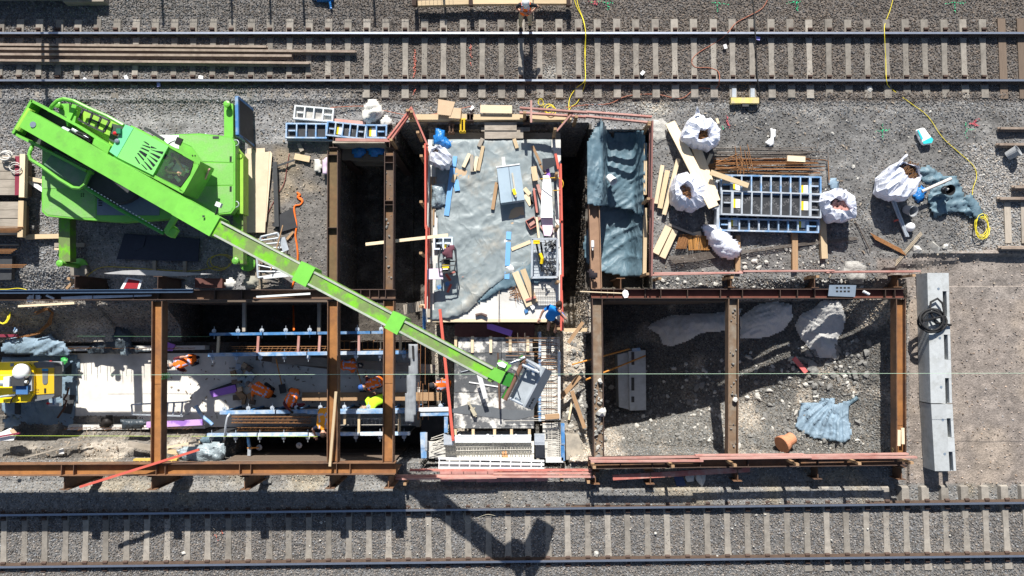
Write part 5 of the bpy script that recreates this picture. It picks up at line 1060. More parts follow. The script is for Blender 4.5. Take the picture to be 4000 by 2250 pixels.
MB().box(P(1742, 1038, .45), (.25, .35, .25)).build('motor_block', STEELD, tf); MB().box(P(1741, 1041, .6), (.2, .1, .04)).build('yellow_cover', YEL, tf); MB().box(P(1740, 1050, .59), (.16, .06, .04)).build('white_cover', WHITE, tf)
tag(tarp('maroon_cloth', [(1728, 995), (1735, 975), (1745, 962), (1772, 958), (1775, 968), (1768, 985), (1772, 1010), (1745, 1008)], .72, .09, mat('maroon_cloth', (.12, .045, .06), .9, .15, 6), step=6, seed=4), 'crumpled maroon cloth hung over the trolley frame', 'cloth')
tag(MB().tube([P(1858, 1232, .06), P(1880, 1226, .08), P(1902, 1235, .08)], [.05, .04, .05], 8).build('power_tool', mat('tool_brown', (.12, .08, .07))), 'brown power tool on the white slab below the tarpaulin', 'tool')
tag(MB().cyl(P(1950, 1137, .05), P(1948, 1262, .5), .01, 6).build('thin_rod', REBARG), 'thin grey rod standing over the edge of the white slab', 'rod')
mb = MB(); q = random.Random(2)
for k in range(13): a = P(1990 + q.uniform(-12, 20), 1130 + q.uniform(0, 35), .05); mb.tube([a, a + Vector((q.uniform(.1, .25), q.uniform(.02, .15), .06)), a + Vector((q.uniform(.15, .35), q.uniform(-.2, -.05), .05))], .008, 5)
tag(mb.build('stirrup_heap', REBAR), 'loose heap of thin rusty stirrups left of the wide brown boards', 'stirrups', kind='stuff')
mt = MB()
for k in range(9): mt.cyl(P(2094 + k * 9, 1130, .02), P(2094 + k * 9, 1195, .02), .004, 4)
for k in range(8): mt.cyl(P(2090, 1130 + k * 9, .02), P(2170, 1130 + k * 9, .02), .004, 4)
tag(mt.build('mesh_mat', REBARG), 'fine steel mesh mat on the white slab near the man in blue', 'mesh')
# ---------------------------------------------------------------- sacks and bags
def radial(pix, n, c=None):
    c = c or (sum(p[0] for p in pix) / len(pix), sum(p[1] for p in pix) / len(pix)); out = []
    for k in range(n):
        a = 2 * math.pi * k / n; dx, dy = math.cos(a), math.sin(a); best = 0; j = len(pix) - 1
        for i in range(len(pix)):
            x1, y1 = pix[j]; x2, y2 = pix[i]; j = i; ex, ey = x2 - x1, y2 - y1; den = dx * ey - dy * ex
            if abs(den) < 1e-9: continue
            t = ((x1 - c[0]) * ey - (y1 - c[1]) * ex) / den; u = ((x1 - c[0]) * dy - (y1 - c[1]) * dx) / den
            if 0 <= u <= 1 and t > best: best = t
        out.append((c[0] + dx * best, c[1] + dy * best))
    return out, c
def bigbag(pix, hole, z0, h, label, m=BAG, seed=1, loops=()):
    n = 64; oc = (sum(p[0] for p in hole) / len(hole), sum(p[1] for p in hole) / len(hole)); A, c = radial(pix, n); B, _ = radial(hole, n, oc)
    mb = MB(); rings = []
    for z, k, src in [(0, .86, 'A'), (.25, .98, 'A'), (.6, 1.0, 'A'), (.88, .93, 'A'), (1.0, .55, 'M'), (1.02, 1.0, 'B'), (.7, .95, 'B'), (.4, .9, 'B')]:
        rings.append(len(mb.v))
        for i in range(n):
            if src == 'A': x, y = c[0] + (A[i][0] - c[0]) * k, c[1] + (A[i][1] - c[1]) * k
            elif src == 'M': x, y = A[i][0] * .42 + B[i][0] * .58, A[i][1] * .42 + B[i][1] * .58
            else: x, y = oc[0] + (B[i][0] - oc[0]) * k, oc[1] + (B[i][1] - oc[1]) * k
            zz = z0 + h * z; q = P(x, y, z0 + h * .8); f = noise.noise(Vector((q.x * 3.2, q.y * 3.2, z * 2 + seed))); g = 1.4 * max(0, 1 - abs(noise.noise(Vector((q.x * 4.5, q.y * 4.5, seed + z * 1.2)))) * 2.5) - .5
            q.z = max(zz + (f * .13 + g * .10) * h * (.5 if z < .3 else 1) * (0 if z == 0 else 1), z0); q += Vector((f, g, 0)) * .05
            mb.v.append(q)
    for r0, r1 in zip(rings, rings[1:]):
        for i in range(n): mb.f.append([r0 + i, r1 + i, r1 + (i + 1) % n, r0 + (i + 1) % n]); mb.mi.append(0)
    mb.f.append([rings[-1] + i for i in range(n)]); mb.mi.append(0)
    o = mb.build('bulk_bag', m); tag(o, label, 'bulk bag', 'white bulk bags on the site')
    bm = bmesh.new(); bm.from_mesh(o.data); bmesh.ops.recalc_face_normals(bm, faces=bm.faces); bm.to_mesh(o.data); bm.free()
    for pts in loops: MB().tube([P(x, y, z0 + h * 1.05 + (.1 if i == 1 else 0)) for i, (x, y) in enumerate(pts)], .035, 6).build('lifting_loop', m, o)
    return o
def offcuts(cx, cy, rx, ry, z, n, label, m=REBAR, sd=1, ln=.35, th=.010, box=False):
    mb = MB(); q = random.Random(sd); a0 = q.uniform(0, 3)
    for k in range(n):
        x, y = cx + q.uniform(-1, 1) * rx, cy + q.uniform(-1, 1) * ry; a = a0 + q.gauss(0, .5); L = ln * q.uniform(.5, 1.1); c = P(x, y, z + q.uniform(-.06, .08)); d = Vector((math.cos(a), math.sin(a), q.uniform(-.1, .1))) * L / 2
        if box: mb.bar(c - d, c + d, .09, .04)
        else: mb.tube([c - d, c + d, c + d + Vector((d.y, -d.x, 0)) * q.choice([0, .3])], th, 5)
    o = mb.build('offcut_heap', m); tag(o, label, 'offcuts', kind='stuff'); return o
bigbag([(2660, 530), (2690, 470), (2720, 440), (2735, 448), (2790, 470), (2815, 510), (2810, 560), (2775, 580), (2730, 568), (2668, 548)], [(2728, 512), (2745, 505), (2770, 510), (2772, 545), (2748, 552), (2725, 545)], 0, .85, 'white bulk bag of rusty bars right of the tarpaulin pit, topmost', seed=1, loops=[[(2720, 445), (2724, 418), (2730, 440)]])
offcuts(2748, 530, 24, 20, .62, 40, 'rusty bar offcuts inside the topmost white bulk bag', sd=1)
bigbag([(2625, 745), (2640, 685), (2685, 670), (2725, 700), (2775, 760), (2765, 800), (2715, 822), (2650, 808), (2628, 780)], [(2652, 735), (2680, 715), (2700, 735), (2708, 775), (2685, 788), (2655, 770)], 0, .85, 'white bulk bag of rusty bars between battens and panel stack', seed=2)
offcuts(2680, 752, 26, 32, .62, 50, 'rusty bar offcuts inside the bag left of the panel stack', sd=2)
bigbag([(3210, 790), (3218, 755), (3260, 738), (3320, 745), (3348, 790), (3345, 855), (3300, 868), (3250, 862), (3222, 830)], [(3238, 795), (3258, 775), (3290, 780), (3320, 815), (3310, 835), (3275, 822), (3245, 822)], 0, .8, 'white bulk bag of wood offcuts right of the panel stack', seed=3)
offcuts(3280, 808, 28, 18, .6, 16, 'reddish wood offcuts inside the bag right of the panel stack', m=REDL, sd=3, box=True)
bigbag([(3445, 745), (3455, 680), (3490, 648), (3520, 630), (3570, 650), (3590, 700), (3575, 760), (3540, 780), (3480, 775)], [(3500, 652), (3530, 638), (3570, 660), (3585, 695), (3560, 712), (3515, 690)], 0, .9, 'white bulk bag of rusty wire at the far right', seed=4, loops=[[(3500, 648), (3535, 612), (3542, 606)]])
offcuts(3545, 675, 32, 28, .78, 70, 'rusty wire offcuts inside the far right white bag', m=mat('brown_wire', (.16, .08, .035)), sd=4, ln=.4)
bigbag([(1676, 635), (1680, 580), (1705, 566), (1735, 575), (1758, 600), (1768, 620), (1750, 650), (1720, 655)], [(1690, 592), (1702, 582), (1722, 592), (1714, 602), (1692, 603)], 0, .7, 'white bag at the upper left corner of the tarpaulin deck', seed=5)
offcuts(1704, 594, 10, 6, .5, 12, 'brown waste inside the white bag on the deck', m=WOODB, sd=5, ln=.15)
def heap(name, pix, z, dome, m, label, cat, seed, amp=.08, step=7):
    fo = pleats(math.cos(seed), math.sin(seed), 34, amp * .9) if 'sheet' in name else None
    return tag(tarp(name, pix, z, amp * (.6 if fo else 1), m, step=step, seed=seed, dome=dome * (.8 if fo else 1), fold=fo), label, cat)
cl = [(2738, 890), (2750, 878), (2795, 878), (2850, 905), (2862, 930), (2880, 945), (2897, 975), (2890, 1000), (2860, 1014), (2820, 1008), (2790, 985), (2770, 955), (2755, 915)]
heap('closed_bulk_bag', cl, .1, .55, BAG, 'closed white bulk bag lying beside the rusty stirrups', 'bulk bag', 6, .12)
heap('blue_bag', [(1693, 560), (1698, 520), (1705, 500), (1735, 505), (1742, 540), (1768, 555), (1768, 575), (1750, 585), (1720, 570)], .0, .32, BLUEBAG, 'crumpled blue plastic bag at the upper left of the deck', 'plastic bag', 7)
heap('grey_plastic', [(1686, 722), (1740, 718), (1738, 760), (1736, 805), (1690, 810), (1688, 770)], .05, .22, TARPS, 'glossy grey plastic sack on the left deck edge', 'plastic sack', 8, .1)
heap('blue_bag', [(1375, 590), (1385, 565), (1410, 558), (1430, 570), (1428, 600), (1410, 615), (1385, 612)], -.35, .35, BLUEBAG, 'left blue plastic bag at the top of the dark pit', 'plastic bag', 9)
heap('blue_bag', [(1432, 580), (1440, 562), (1480, 558), (1500, 570), (1498, 600), (1470, 612), (1440, 606)], -.35, .35, BLUEBAG, 'right blue plastic bag at the top of the dark pit', 'plastic bag', 10)
tag(flat('bag_shelf', [(1335, 556), (1500, 556), (1500, 625), (1335, 625)], -.36, .06, WOODD), 'dark board shelf carrying the blue bags', 'shelf')
heap('white_cloth', [(1415, 470), (1420, 420), (1440, 388), (1470, 390), (1495, 420), (1500, 450), (1475, 470), (1440, 482)], .03, .35, mat('off_white_cloth', (.62, .60, .55), .85, .15, 5), 'crumpled off-white sack right of the formwork panels', 'sack', 11, .16)
heap('white_cloth', [(1480, 470), (1510, 450), (1530, 470), (1525, 490), (1495, 495)], .03, .12, mat('off_white_cloth', ()), 'small dirty white rag beside the slanting guard rail', 'rag', 12, .1)
heap('blue_bag', [(3565, 765), (3580, 735), (3605, 725), (3620, 745), (3605, 785), (3580, 792)], 0, .2, BLUEBAG, 'blue plastic bag between the white bag and grey sheets at the right', 'plastic bag', 13)
heap('grey_sheet', [(3590, 660), (3625, 645), (3650, 660), (3690, 690), (3735, 690), (3760, 740), (3765, 770), (3790, 780), (3815, 840), (3790, 850), (3760, 830), (3700, 832), (3650, 850), (3630, 800), (3622, 770), (3640, 730), (3605, 715)], 0, .12, TARPB, 'heap of crumpled blue-grey sheeting at the far right', 'sheeting', 14, .16)
heap('grey_sheet', [(3765, 770), (3790, 755), (3825, 800), (3845, 840), (3820, 868), (3795, 830)], .1, .12, TARPB, 'separate end of blue-grey sheeting above the yellow cable coil', 'sheeting', 15, .1)
heap('grey_sheet', [(3235, 720), (3240, 698), (3262, 695), (3276, 715), (3274, 745), (3250, 745)], 0, .15, TARPP, 'small blue-grey sheet behind the bag of wood offcuts', 'sheeting', 16, .08)
MBt = MB(); tag(MBt.cyl(P(3602, 748, .4), P(3715, 698, .45), .05, 10).build('paper_tube', mat('pale_pink_tube', (.62, .55, .50))), 'pale tube lying across the grey sheeting', 'tube')
def bucket(px, py, z, r, h, m, label, tilt=(0, 0), inner=None):
    ax = Matrix.Rotation(tilt[0], 3, 'X') @ Matrix.Rotation(tilt[1], 3, 'Y'); c = P(px, py, z)
    o = MB().lathe(c, [(r * .8, 0), (r, h), (r * 1.05, h), (r * .93, h - .01), (r * .75, .05)], 18, ax).build('bucket', m, smooth=False); return tag(o, label, 'bucket')
bucket(3690, 742, .35, .16, .25, BLACK, 'black bucket sitting in the grey sheeting', (.2, .1)); tag(MB().rock(P(3696, 738, .52), .1, 4).build('bucket_filling', mat('off_white_cloth', ())), 'pale rag stuffed in the black bucket', 'rag')
bucket(3538, 818, .05, .16, .32, mat('grey_bucket', (.30, .31, .32)), 'grey bucket below the far right white bag', (.35, .25)); bucket(3935, 610, .05, .17, .33, mat('grey_bucket', ()), 'dark grey bucket at the right edge among stones', (-.5, .6))
bucket(2378, 690, -.1, .13, .28, WHITE, 'white bucket lying on the blue tarpaulin of the pit', (.9, .5))
tag(MB().lathe(P(3552, 887, .05), [(.14, 0), (.145, .05), (.12, .12), (.06, .16), (.01, .17)], 20).build('white_helmet', WHITE, smooth=True), 'white round hard hat on the ground below the grey bucket', 'helmet')
for x0, y0, x1, y1, lb in [(3483, 782, 3540, 925, 'left'), (3492, 780, 3548, 925, 'right')]: tag(MB().cyl(P(x0, y0, .06), P(x1, y1, .06), .035, 8).build('steel_tube', GALV), 'galvanised tube below the white bag, %s one of two' % lb, 'tube')
tag(stick('red_tool', P(3495, 863, .1), P(3510, 858, .1), .05, .05, REDH), 'small red grip on the galvanised tubes', 'grip')
cs = MB().pprism([(3580, 505), (3612, 496), (3648, 545), (3640, 562), (3608, 566), (3592, 540)], .16, .02).build('cement_sack', WHITE); tag(cs, 'white and turquoise cement sack on the gravel', 'sack'); bv = cs.modifiers.new('soft', 'BEVEL'); bv.width = .06; bv.segments = 4
MB().pprism([(3608, 562), (3640, 558), (3646, 545), (3638, 535), (3604, 553)], .168, .162).build('turquoise_print', mat('turquoise', (.03, .50, .55)), cs); MB().pprism([(3583, 508), (3588, 505), (3606, 540), (3600, 548)], .168, .162).build('turquoise_print', mat('turquoise', ()), cs)
for k in range(9): tag(MB().box(P(*[(15, 680), (330, 312), (493, 303), (785, 302), (2510, 285), (2833, 182), (2960, 150), (1843, 422), (620, 330)][k], .05), (.14, .1, .03), Matrix.Rotation(k, 3, 'Z')).build('paper_scrap', WHITE if k not in (6, 8) else mat('lilac_scrap', (.35, .33, .7))), ['white scrap by the timber stack at the left edge', 'silvery scrap below the upper left rail', 'white scrap beside the upper rail, left', 'white scrap beside the upper rail, second', 'white scrap by the pink cable', 'white paper ball between upper sleepers', 'lilac scrap under the upper rail at right', 'white note above the thick timbers', 'blue scrap under the rail by the crane'][k], 'scrap')
heap('white_rag', [(3010, 500), (3030, 508), (3024, 560), (3012, 572), (2990, 560), (3008, 540)], .02, .05, WHITE, 'white rag on the gravel above the rebar bundle', 'rag', 20, .06, 6)
# ---------------------------------------------------------------- rebar stock on the right
def rod(pts, r, m, nm, z): return MB().tube([P(x, y, z) for x, y in pts], r, 6).build(nm, m)
rs = empty('rebar_bundle', P(2980, 620, 0), 'bundle of long rusty reinforcing bars with hooked ends above the panel stack', 'rebar bundle')
q = random.Random(9)
for k in range(26):
    y = 582 + k * 3.9; x0 = q.uniform(2765, 2800); x1 = q.uniform(3150, 3225); dy = q.uniform(-7, 5); z = .05 + q.uniform(0, .09); hook = k < 14 and k % 3 == 0
    pts = [(x0, y + q.uniform(-4, 4)), (2950, y + dy * .5 + q.uniform(-3, 3)), (x1, y + dy)]
    if hook: pts += [(x1 + 14, y + dy + 4), (x1 + 18, y + dy + 30 + (60 if k > 8 else -50 if k < 2 else 0))]
    rod(pts, .012, REBARG if k < 10 else [REBAR, REBAR, mat('deep_rust', (.30, .12, .035))][k % 3], 'bar', z).parent = None
    o = C.objects[-1]; o.parent = rs; o.location = o.location - rs.location
for k in range(9):
    x = 2870 + q.uniform(0, 55); rod([(x, 560 + q.uniform(0, 60)), (x + q.uniform(-10, 40), 640 + q.uniform(0, 45))], .011, REBAR, 'cross_bar', .17); o = C.objects[-1]; o.parent = rs; o.location = o.location - rs.location
for k in range(14):
    rod([(2755 + q.uniform(-10, 10), 655 + q.uniform(-8, 10)), (2840 + q.uniform(-20, 60), 620 + q.uniform(-20, 40))], .011, REBAR, 'loose_bar', .1 + q.uniform(0, .1)); o = C.objects[-1]; o.parent = rs; o.location = o.location - rs.location
for cx, cy, n, a, lb in [(2668, 945, 16, -.35, 'darker bundle of stirrups left of the plywood scrap'), (2708, 950, 14, .02, 'middle bundle of yellowish rusty stirrups'), (2748, 950, 18, -.12, 'right bundle of yellowish rusty stirrups beside the closed white bag')]:
    mb = MB()
    for k in range(n): x = cx + (k - n / 2) * 2.6; p = [P(x + q.uniform(-2, 2) - 28 * math.sin(a), cy - 28, .08), P(x + 28 * math.sin(a) + q.uniform(-2, 2), cy + 28, .08)]; mb.tube([p[0] + Vector((0, 0, .05)), p[0], p[1], p[1] + Vector((.03, .02, .04))], .010, 5)
    tag(mb.build('stirrup_bundle', REBAR if cx < 2690 else mat('yellow_rust', (.40, .20, .06), .8, .25, 9)), lb, 'stirrups')
for pts, m, lb in [([(2612, 1005 + 2), (2700, 1000), (2780, 985)], REBARG, 'thin dark rods below the stirrup bundles'), ([(2890, 985), (3100, 958), (3350, 930)], REBARG, 'long thin dark rods passing under the panel stack'), ([(3345, 870), (3398, 975)], REBARG, 'single thin rod slanting right of the bag of offcuts'), ([(3495, 1035), (3600, 910)], mat('tan_rod', (.34, .28, .2)), 'pair of thin tan rods slanting towards the barrier'), ([(3403, 915), (3525, 978)], REBAR, 'small bundle of rusty rods left of the tan rods')]:
    mb = MB()
    for k in range(3 if 'bundle' not in lb else 7): mb.tube([P(x + k * 3 - 3, y + k * 4 - 4, .06 + .01 * k) for x, y in pts], .012, 5)
    tag(mb.build('rods', m), lb, 'rods')
mb = MB()
for k in range(12):
    o_ = q.uniform(-10, 10); mb.tube([P(x + o_ * k_, y + q.uniform(-4, 4), hgt(x, y) + .12) for x, y, k_ in ((140, 1225, 1), (180, 1205, 1), (205, 1225, .5), (190, 1265, 1), (150, 1300, .6), (40, 1330, .8))], .011, 5)
tag(mb.build('bent_rebar', REBAR), 'bent bundle of rusty bars on the ground at the left edge', 'rebar bundle')
# ---------------------------------------------------------------- right pit contents
def mound(pix, h, label, sd, gm=GRIT):
    x = [p[0] for p in pix]; y = [p[1] for p in pix]; cxm, cym = sum(x) / len(x), sum(y) / len(y); zr = hgt(cxm, cym)
    o = tarp('white_heap', pix, 0, .07, gm, step=5, seed=sd, dome=h * .6, zf=lambda a, b: ramp_at(a, b, zr), zref=zr + .2); o.modifiers.clear(); return tag(o, label, 'heap of grit')
def ramp_at(px, py, z):
    for _ in range(3):
        w_ = P(px, py, z); p0 = proj0(w_); z = hgt(*p0)
    return z
def proj0(wp):
    t = CH / (CH - 0); X, Y = wp.x, wp.y
    # inverse of P(.,.,0)
    dz = -CH; dx, dy = X, Y - CY
    yc = dy * _ct + dz * _st; zc = -dy * _st + dz * _ct
    return 2000 + F * dx / -zc, 1125 - F * yc / -zc
mound([(2530, 1280), (2545, 1262), (2620, 1232), (2690, 1228), (2790, 1225), (2900, 1205), (2860, 1290), (2740, 1300), (2690, 1330), (2630, 1352), (2590, 1348), (2575, 1310)], .35, 'shaded pale heap of grit left of the middle cross beam', 1)
mound([(2890, 1240), (2960, 1190), (3030, 1176), (3090, 1190), (3098, 1240), (3060, 1290), (3000, 1318), (2930, 1322), (2890, 1320)], .4, 'shaded pale heap of grit right of the middle cross beam', 2)
mound([(3170, 1210), (3215, 1172), (3280, 1170), (3302, 1235), (3298, 1280), (3270, 1330), (3278, 1370), (3250, 1398), (3190, 1395), (3160, 1360), (3120, 1310), (3105, 1270), (3130, 1225)], .45, 'white heap of grit, brightest of the three in the right pit', 3)
mound([(2545, 470), (2590, 462), (2610, 490), (2600, 545), (2570, 560), (2550, 540)], .2, 'white spill of crumbled concrete beside the tarpaulin pit', 4, mat('dull_grit', (.42, .41, .38), .95, .2, 30, (.26, .25, .23), .47, 4, bump=1, bscale=30))
mound([(3300, 1020), (3350, 1020), (3385, 1040), (3375, 1110), (3320, 1110), (3295, 1060)], .1, 'pale grit spilling under the guard rail', 5, mat('dull_grit', ()))
tag(pstick('red_board', (3102, 1398), (3150, 1455), 17, .05, ramp_at(3125, 1425, -1.5) + .22, mat('pinkred_board', (.62, .15, .14))), 'short pinkish red board lying on rubble in the right pit', 'board')
for p0, p1, wv, zz, m, lb in [((2189, 1555), (2266, 1469), 17, -1.15, WOODB, 'old brown timber lying aslant beside the white channel'), ((2234, 1528), (2284, 1673), 15, -1.0, WOODB, 'second old brown timber pointing to the left cross beam'), ((2203, 1290), (2295, 1288), 14, -.5, WOOD, 'timber end bridging the gap right of the man in blue'), ((2278, 1258), (2220, 1340), 13, -.45, WOODB, 'brown batten leaning across the bridging timber'), ((2236, 1560), (2222, 1640), 7, -1.2, WOODP, 'thin pale lath between the two old timbers')]: board(p0, p1, wv, .09, zz, m, lb, 'timber')
tag(flat('concrete_patch', [(2210, 1700), (2262, 1700), (2285, 1792), (2212, 1796)], -.75, .4, mat('beige_concrete', (.36, .32, .26), .9, .15, 4, (.24, .22, .19), .45, 2))if True else None, 'beige concrete patch right of the lower corner formwork', 'concrete patch')
zc = ramp_at(2460, 1480, -3) + .75
cb = empty('concrete_block', P(2465, 1480, zc - .75), 'shaded precast concrete block with slots at the left of the right pit', 'concrete block', 'precast concrete blocks')
mb = MB(); mb.pprism([(2412, 1385), (2455, 1375), (2458, 1600), (2418, 1590)], zc - .12, zc - .8).build('stepped_base', CONB, cb); MB().pprism([(2456, 1372), (2522, 1368), (2524, 1602), (2460, 1604)], zc, zc - .8).build('block_body', CONB, cb)
for y in (1400, 1500, 1560): MB().box(P(2472, y, zc), (.10, .45 if y != 1560 else .2, .03)).build('slot', mat('slot_dark', (.06, .06, .06)), cb)
for p0, p1, z0, z1, lb in [((2236, 1424), (2458, 1363), -.6, zc + .15, 'upper'), ((2290, 1483), (2520, 1390), -.5, zc + .1, 'lower')]:
    tag(MB().cyl(P(*p0, z0), P(*p1, z1), .028, 8).build('tool_handle', mat('orange_handle', (.62, .27, .06), .6, .15)), '%s of two long orange tool handles leaning on the shaded concrete block' % lb, 'tool handle')
tag(flat('blue_cover', [(2468, 1362), (2500, 1358), (2503, 1370), (2470, 1374)], zc + .1, .08, BLUEL), 'small blue cover on the shaded concrete block', 'cover')
zt_ = ramp_at(3220, 1640, -1)
tag(tarp('blue_sheet', [(3108, 1665), (3120, 1615), (3130, 1572), (3200, 1575), (3205, 1555), (3258, 1555), (3262, 1580), (3320, 1562), (3316, 1640), (3328, 1690), (3320, 1715), (3300, 1730), (3240, 1722), (3180, 1710), (3130, 1685)], 0, .05, TARPP, step=6, seed=5, dome=.02, fold=pleats(0, 0, 9, .17, 3290, 1500), zf=lambda a, b: ramp_at(a, b, zt_) + .03, zref=zt_ + .1), 'crumpled pale blue-grey sheet lying in the right pit', 'sheeting')
tag(MB().cyl(P(3312, 1580, zt_ + .15), P(3350, 1552, zt_ + .25), .06, 8).build('sheet_roll', TARPB), 'rolled corner sticking out of the pale blue-grey sheet', 'roll')
zp = ramp_at(3070, 1720, -1.5); a, b = P(3052, 1738, zp + .42), P(3098, 1708, zp + .2); ax = (b - a).normalized(); u = ax.orthogonal().normalized(); M3 = Matrix((u, ax.cross(u), ax)).transposed()
tag(MB().lathe(a, [(.27, 0), (.29, .02), (.25, .18), (.20, .22), (.19, .5), (.17, .5), (.18, .22), (.23, .17), (.25, .01)], 20, M3).build('clay_pipe', TERRA), 'terracotta clay pipe lying at the bottom of the right pit', 'pipe')
sh = empty('shovel', P(2380, 1144, WR), 'shovel with wooden handle and white blade lying across the right pit beam', 'shovel'); MB().cyl(P(2266, 1139, WR + .08), P(2432, 1146, WR + .06), .018, 8).build('handle', WOODP, sh)
MB().pprism([(2432, 1140), (2440, 1131), (2452, 1136), (2456, 1150), (2452, 1162), (2440, 1164), (2432, 1152)], WR + .07, WR + .055).build('blade', WHITE, sh)
pp = empty('punched_plate', P(3290, 1138, WR), 'grey punched steel plate lying on the right pit beam', 'plate'); MB().pprism([(3240, 1112), (3345, 1114), (3340, 1160), (3235, 1156)], WR + .03, WR + .01).build('plate_sheet', GPANEL, pp)
for k in range(8): MB().box(P(3270 + (k % 4) * 15, 1124 + (k // 4) * 14, WR + .034), (.07, .05, .004)).build('punched_hole', BLACK, pp)
for x0, y0, x1, y1, lb in [(3513, 1680, 3512, 1742, 'left'), (3527, 1672, 3528, 1735, 'right')]: board((x0, y0), (x1, y1), 12, .05, WR + .02, WOODP, '%s wood offcut lying on the right end cross beam' % lb)
tag(MB().cyl(P(3372, 1138, WR + .03), P(3395, 1150, WR + .03), .04, 10).build('spray_can', GALVW), 'small silver can on the right pit beam', 'can'); tag(MB().lathe(P(2315, 952, WR + .06), [(.045, -.1), (.05, .0), (.05, .1), (.02, .14), (.02, .2)], 10, Matrix.Rotation(rad(90), 3, 'X')).build('bottle', WHITE), 'white bottle lying on the tan beam over the tarpaulin pit', 'bottle')
heap('dark_cloth', [(2294, 1060), (2310, 1052), (2334, 1070), (2330, 1090), (2308, 1092)], WR + .02, .08, mat('black_cloth', (.02, .016, .02), .9), 'dark cloth hung over the end of the tan beam', 'cloth', 21, .1, 6)
tag(flat('blue_offcut', [(2632, 1862), (2668, 1862), (2700, 1950), (2660, 1955)], -.1, .03, mat('blue_black_board', (.05, .07, .14), .5)), 'dark blue board slanting down below the loose red-brown board', 'board')
# ---------------------------------------------------------------- tarpaulin pit
def zA(px, py):
    if px < 2348: return WR + .06 - .0 * px
    k = sst(2348, 2375, px); z = (WR + .06) * (1 - k) + (-.55) * k
    z += .75 * sst(2470, 2525, px) + .25 * sst(560, 510, py) + .16 * math.exp(-((px - 2380) / 45) ** 2 - ((py - 690) / 60) ** 2); return z
tag(tarp('blue_tarpaulin', [(2296, 800), (2294, 560), (2320, 505), (2346, 462), (2372, 505), (2398, 545), (2396, 515), (2515, 512), (2527, 570), (2520, 700), (2516, 800), (2510, 858), (2470, 822), (2420, 812), (2345, 802)], 0, .035, TARPB, step=6, seed=11, zf=zA, zref=-.1, fold=pleats(0, 0, 8, .09, 2300, 860)), 'blue-grey tarpaulin bunched over the upper half of the lined pit', 'tarpaulin')
def zB(px, py): return -1.0 + .85 * sst(2440, 2525, px) + .15 * sst(1000, 1080, py)
tag(tarp('blue_tarpaulin', [(2278, 960), (2292, 900), (2350, 805), (2440, 808), (2512, 850), (2512, 1060), (2505, 1078), (2440, 1080), (2350, 1062), (2290, 1025)], 0, .03, TARPB, step=6, seed=12, zf=zB, zref=-.5, fold=pleats(.45, .85, 52, .10)), 'blue-grey tarpaulin hanging in the lower half of the lined pit', 'tarpaulin')
for p0, p1, wv, z, lb in [((2522, 560), (2520, 760), 12, .2, 'upper'), ((2522, 812), (2518, 1075), 14, .1, 'lower')]: board(p0, p1, wv, .12, z, WOOD, '%s timber along the right side of the lined pit' % lb, 'timber')
# ---------------------------------------------------------------- concrete barrier with hose
BZ = .5
for y0, y1, x0, x1, lb, cl_ in [(1066, 1575, 3622, 3636, 'longer upper concrete barrier block carrying the black hose coil', 1), (1579, 1840, 3637, 3652, 'shorter lower concrete barrier block standing on the sand', 2)]:
    r = empty('concrete_barrier', P(3680, (y0 + y1) / 2, 0), lb, 'concrete barrier', 'precast concrete blocks')
    MB().prism([P(x0, y0, BZ), P(x0 + 58, y0, BZ), P(x0 + 58 + (x1 - x0), y1, BZ), P(x1, y1, BZ)], -.1, BZ).build('block_body', CONB, r)
    n = 3 if y1 - y0 > 300 else 2; L = (y1 - y0) / n
    for k in range(n):
        ya, yb = y0 + k * L, y0 + (k + 1) * L; f = lambda y: (x1 - x0) * (y - y0) / (y1 - y0)
        yc = ya + L * .42
        MB().prism([P(x0 + 58.3 + f(ya), ya, BZ), P(x0 + 84 + f(ya), ya, BZ), P(x0 + 84 + f(yc), yc, BZ), P(x0 + 58.3 + f(yc), yc, BZ)], -.1, BZ - .006).build('shoulder', CONB, r)
        MB().prism([P(x0 + 74 + f(yc), yc + .8, BZ), P(x0 + 84 + f(yc), yc + .8, BZ), P(x0 + 84 + f(yb), yb - .8, BZ), P(x0 + 74 + f(yb), yb - .8, BZ)], -.1, BZ - .01).build('outer_lip', CONB, r)
        MB().prism([P(x0 + 58.3 + f(yc), yc + .8, BZ - .3), P(x0 + 73 + f(yc), yc + .8, BZ - .3), P(x0 + 73 + f(yb), yb - .8, BZ - .3), P(x0 + 58.3 + f(yb), yb - .8, BZ - .3)], -.1, BZ - .3).build('slot_floor', CONB, r)
    for y in ([1128, 1320, 1512] if cl_ == 1 else [1640, 1773]): MB().lathe(P(x0 + 42 + (x1 - x0) * (y - y0) / (y1 - y0), y, BZ), [(.04, .0), (.04, .006)], 10).build('lifting_socket', GPANEL, r)
MBh = MB(); pts = []
for k in range(76):
    a = -k * .31 + 1.2; R0 = 52 - k * .18; ex = 1.0 + .12 * math.sin(k * .5); pts.append(P(3640 + R0 * ex * math.cos(a) * 1.02, 1252 + R0 * math.sin(a) * .95 + 4 * math.sin(k * .21), BZ + .06 + .0022 * k + .03 * math.sin(k * .7)))
pts += [P(3690, 1235, BZ + .2), P(3682, 1185, BZ + .15), P(3662, 1166, BZ + .12), P(3636, 1180, BZ + .12), P(3632, 1215, BZ + .15), P(3655, 1260, BZ + .15), P(3715, 1270, BZ + .05)]
tag(MBh.tube(pts, .034, 8).build('hose_coil', BLACK, smooth=True), 'thick black hose coiled on the concrete barrier', 'hose')
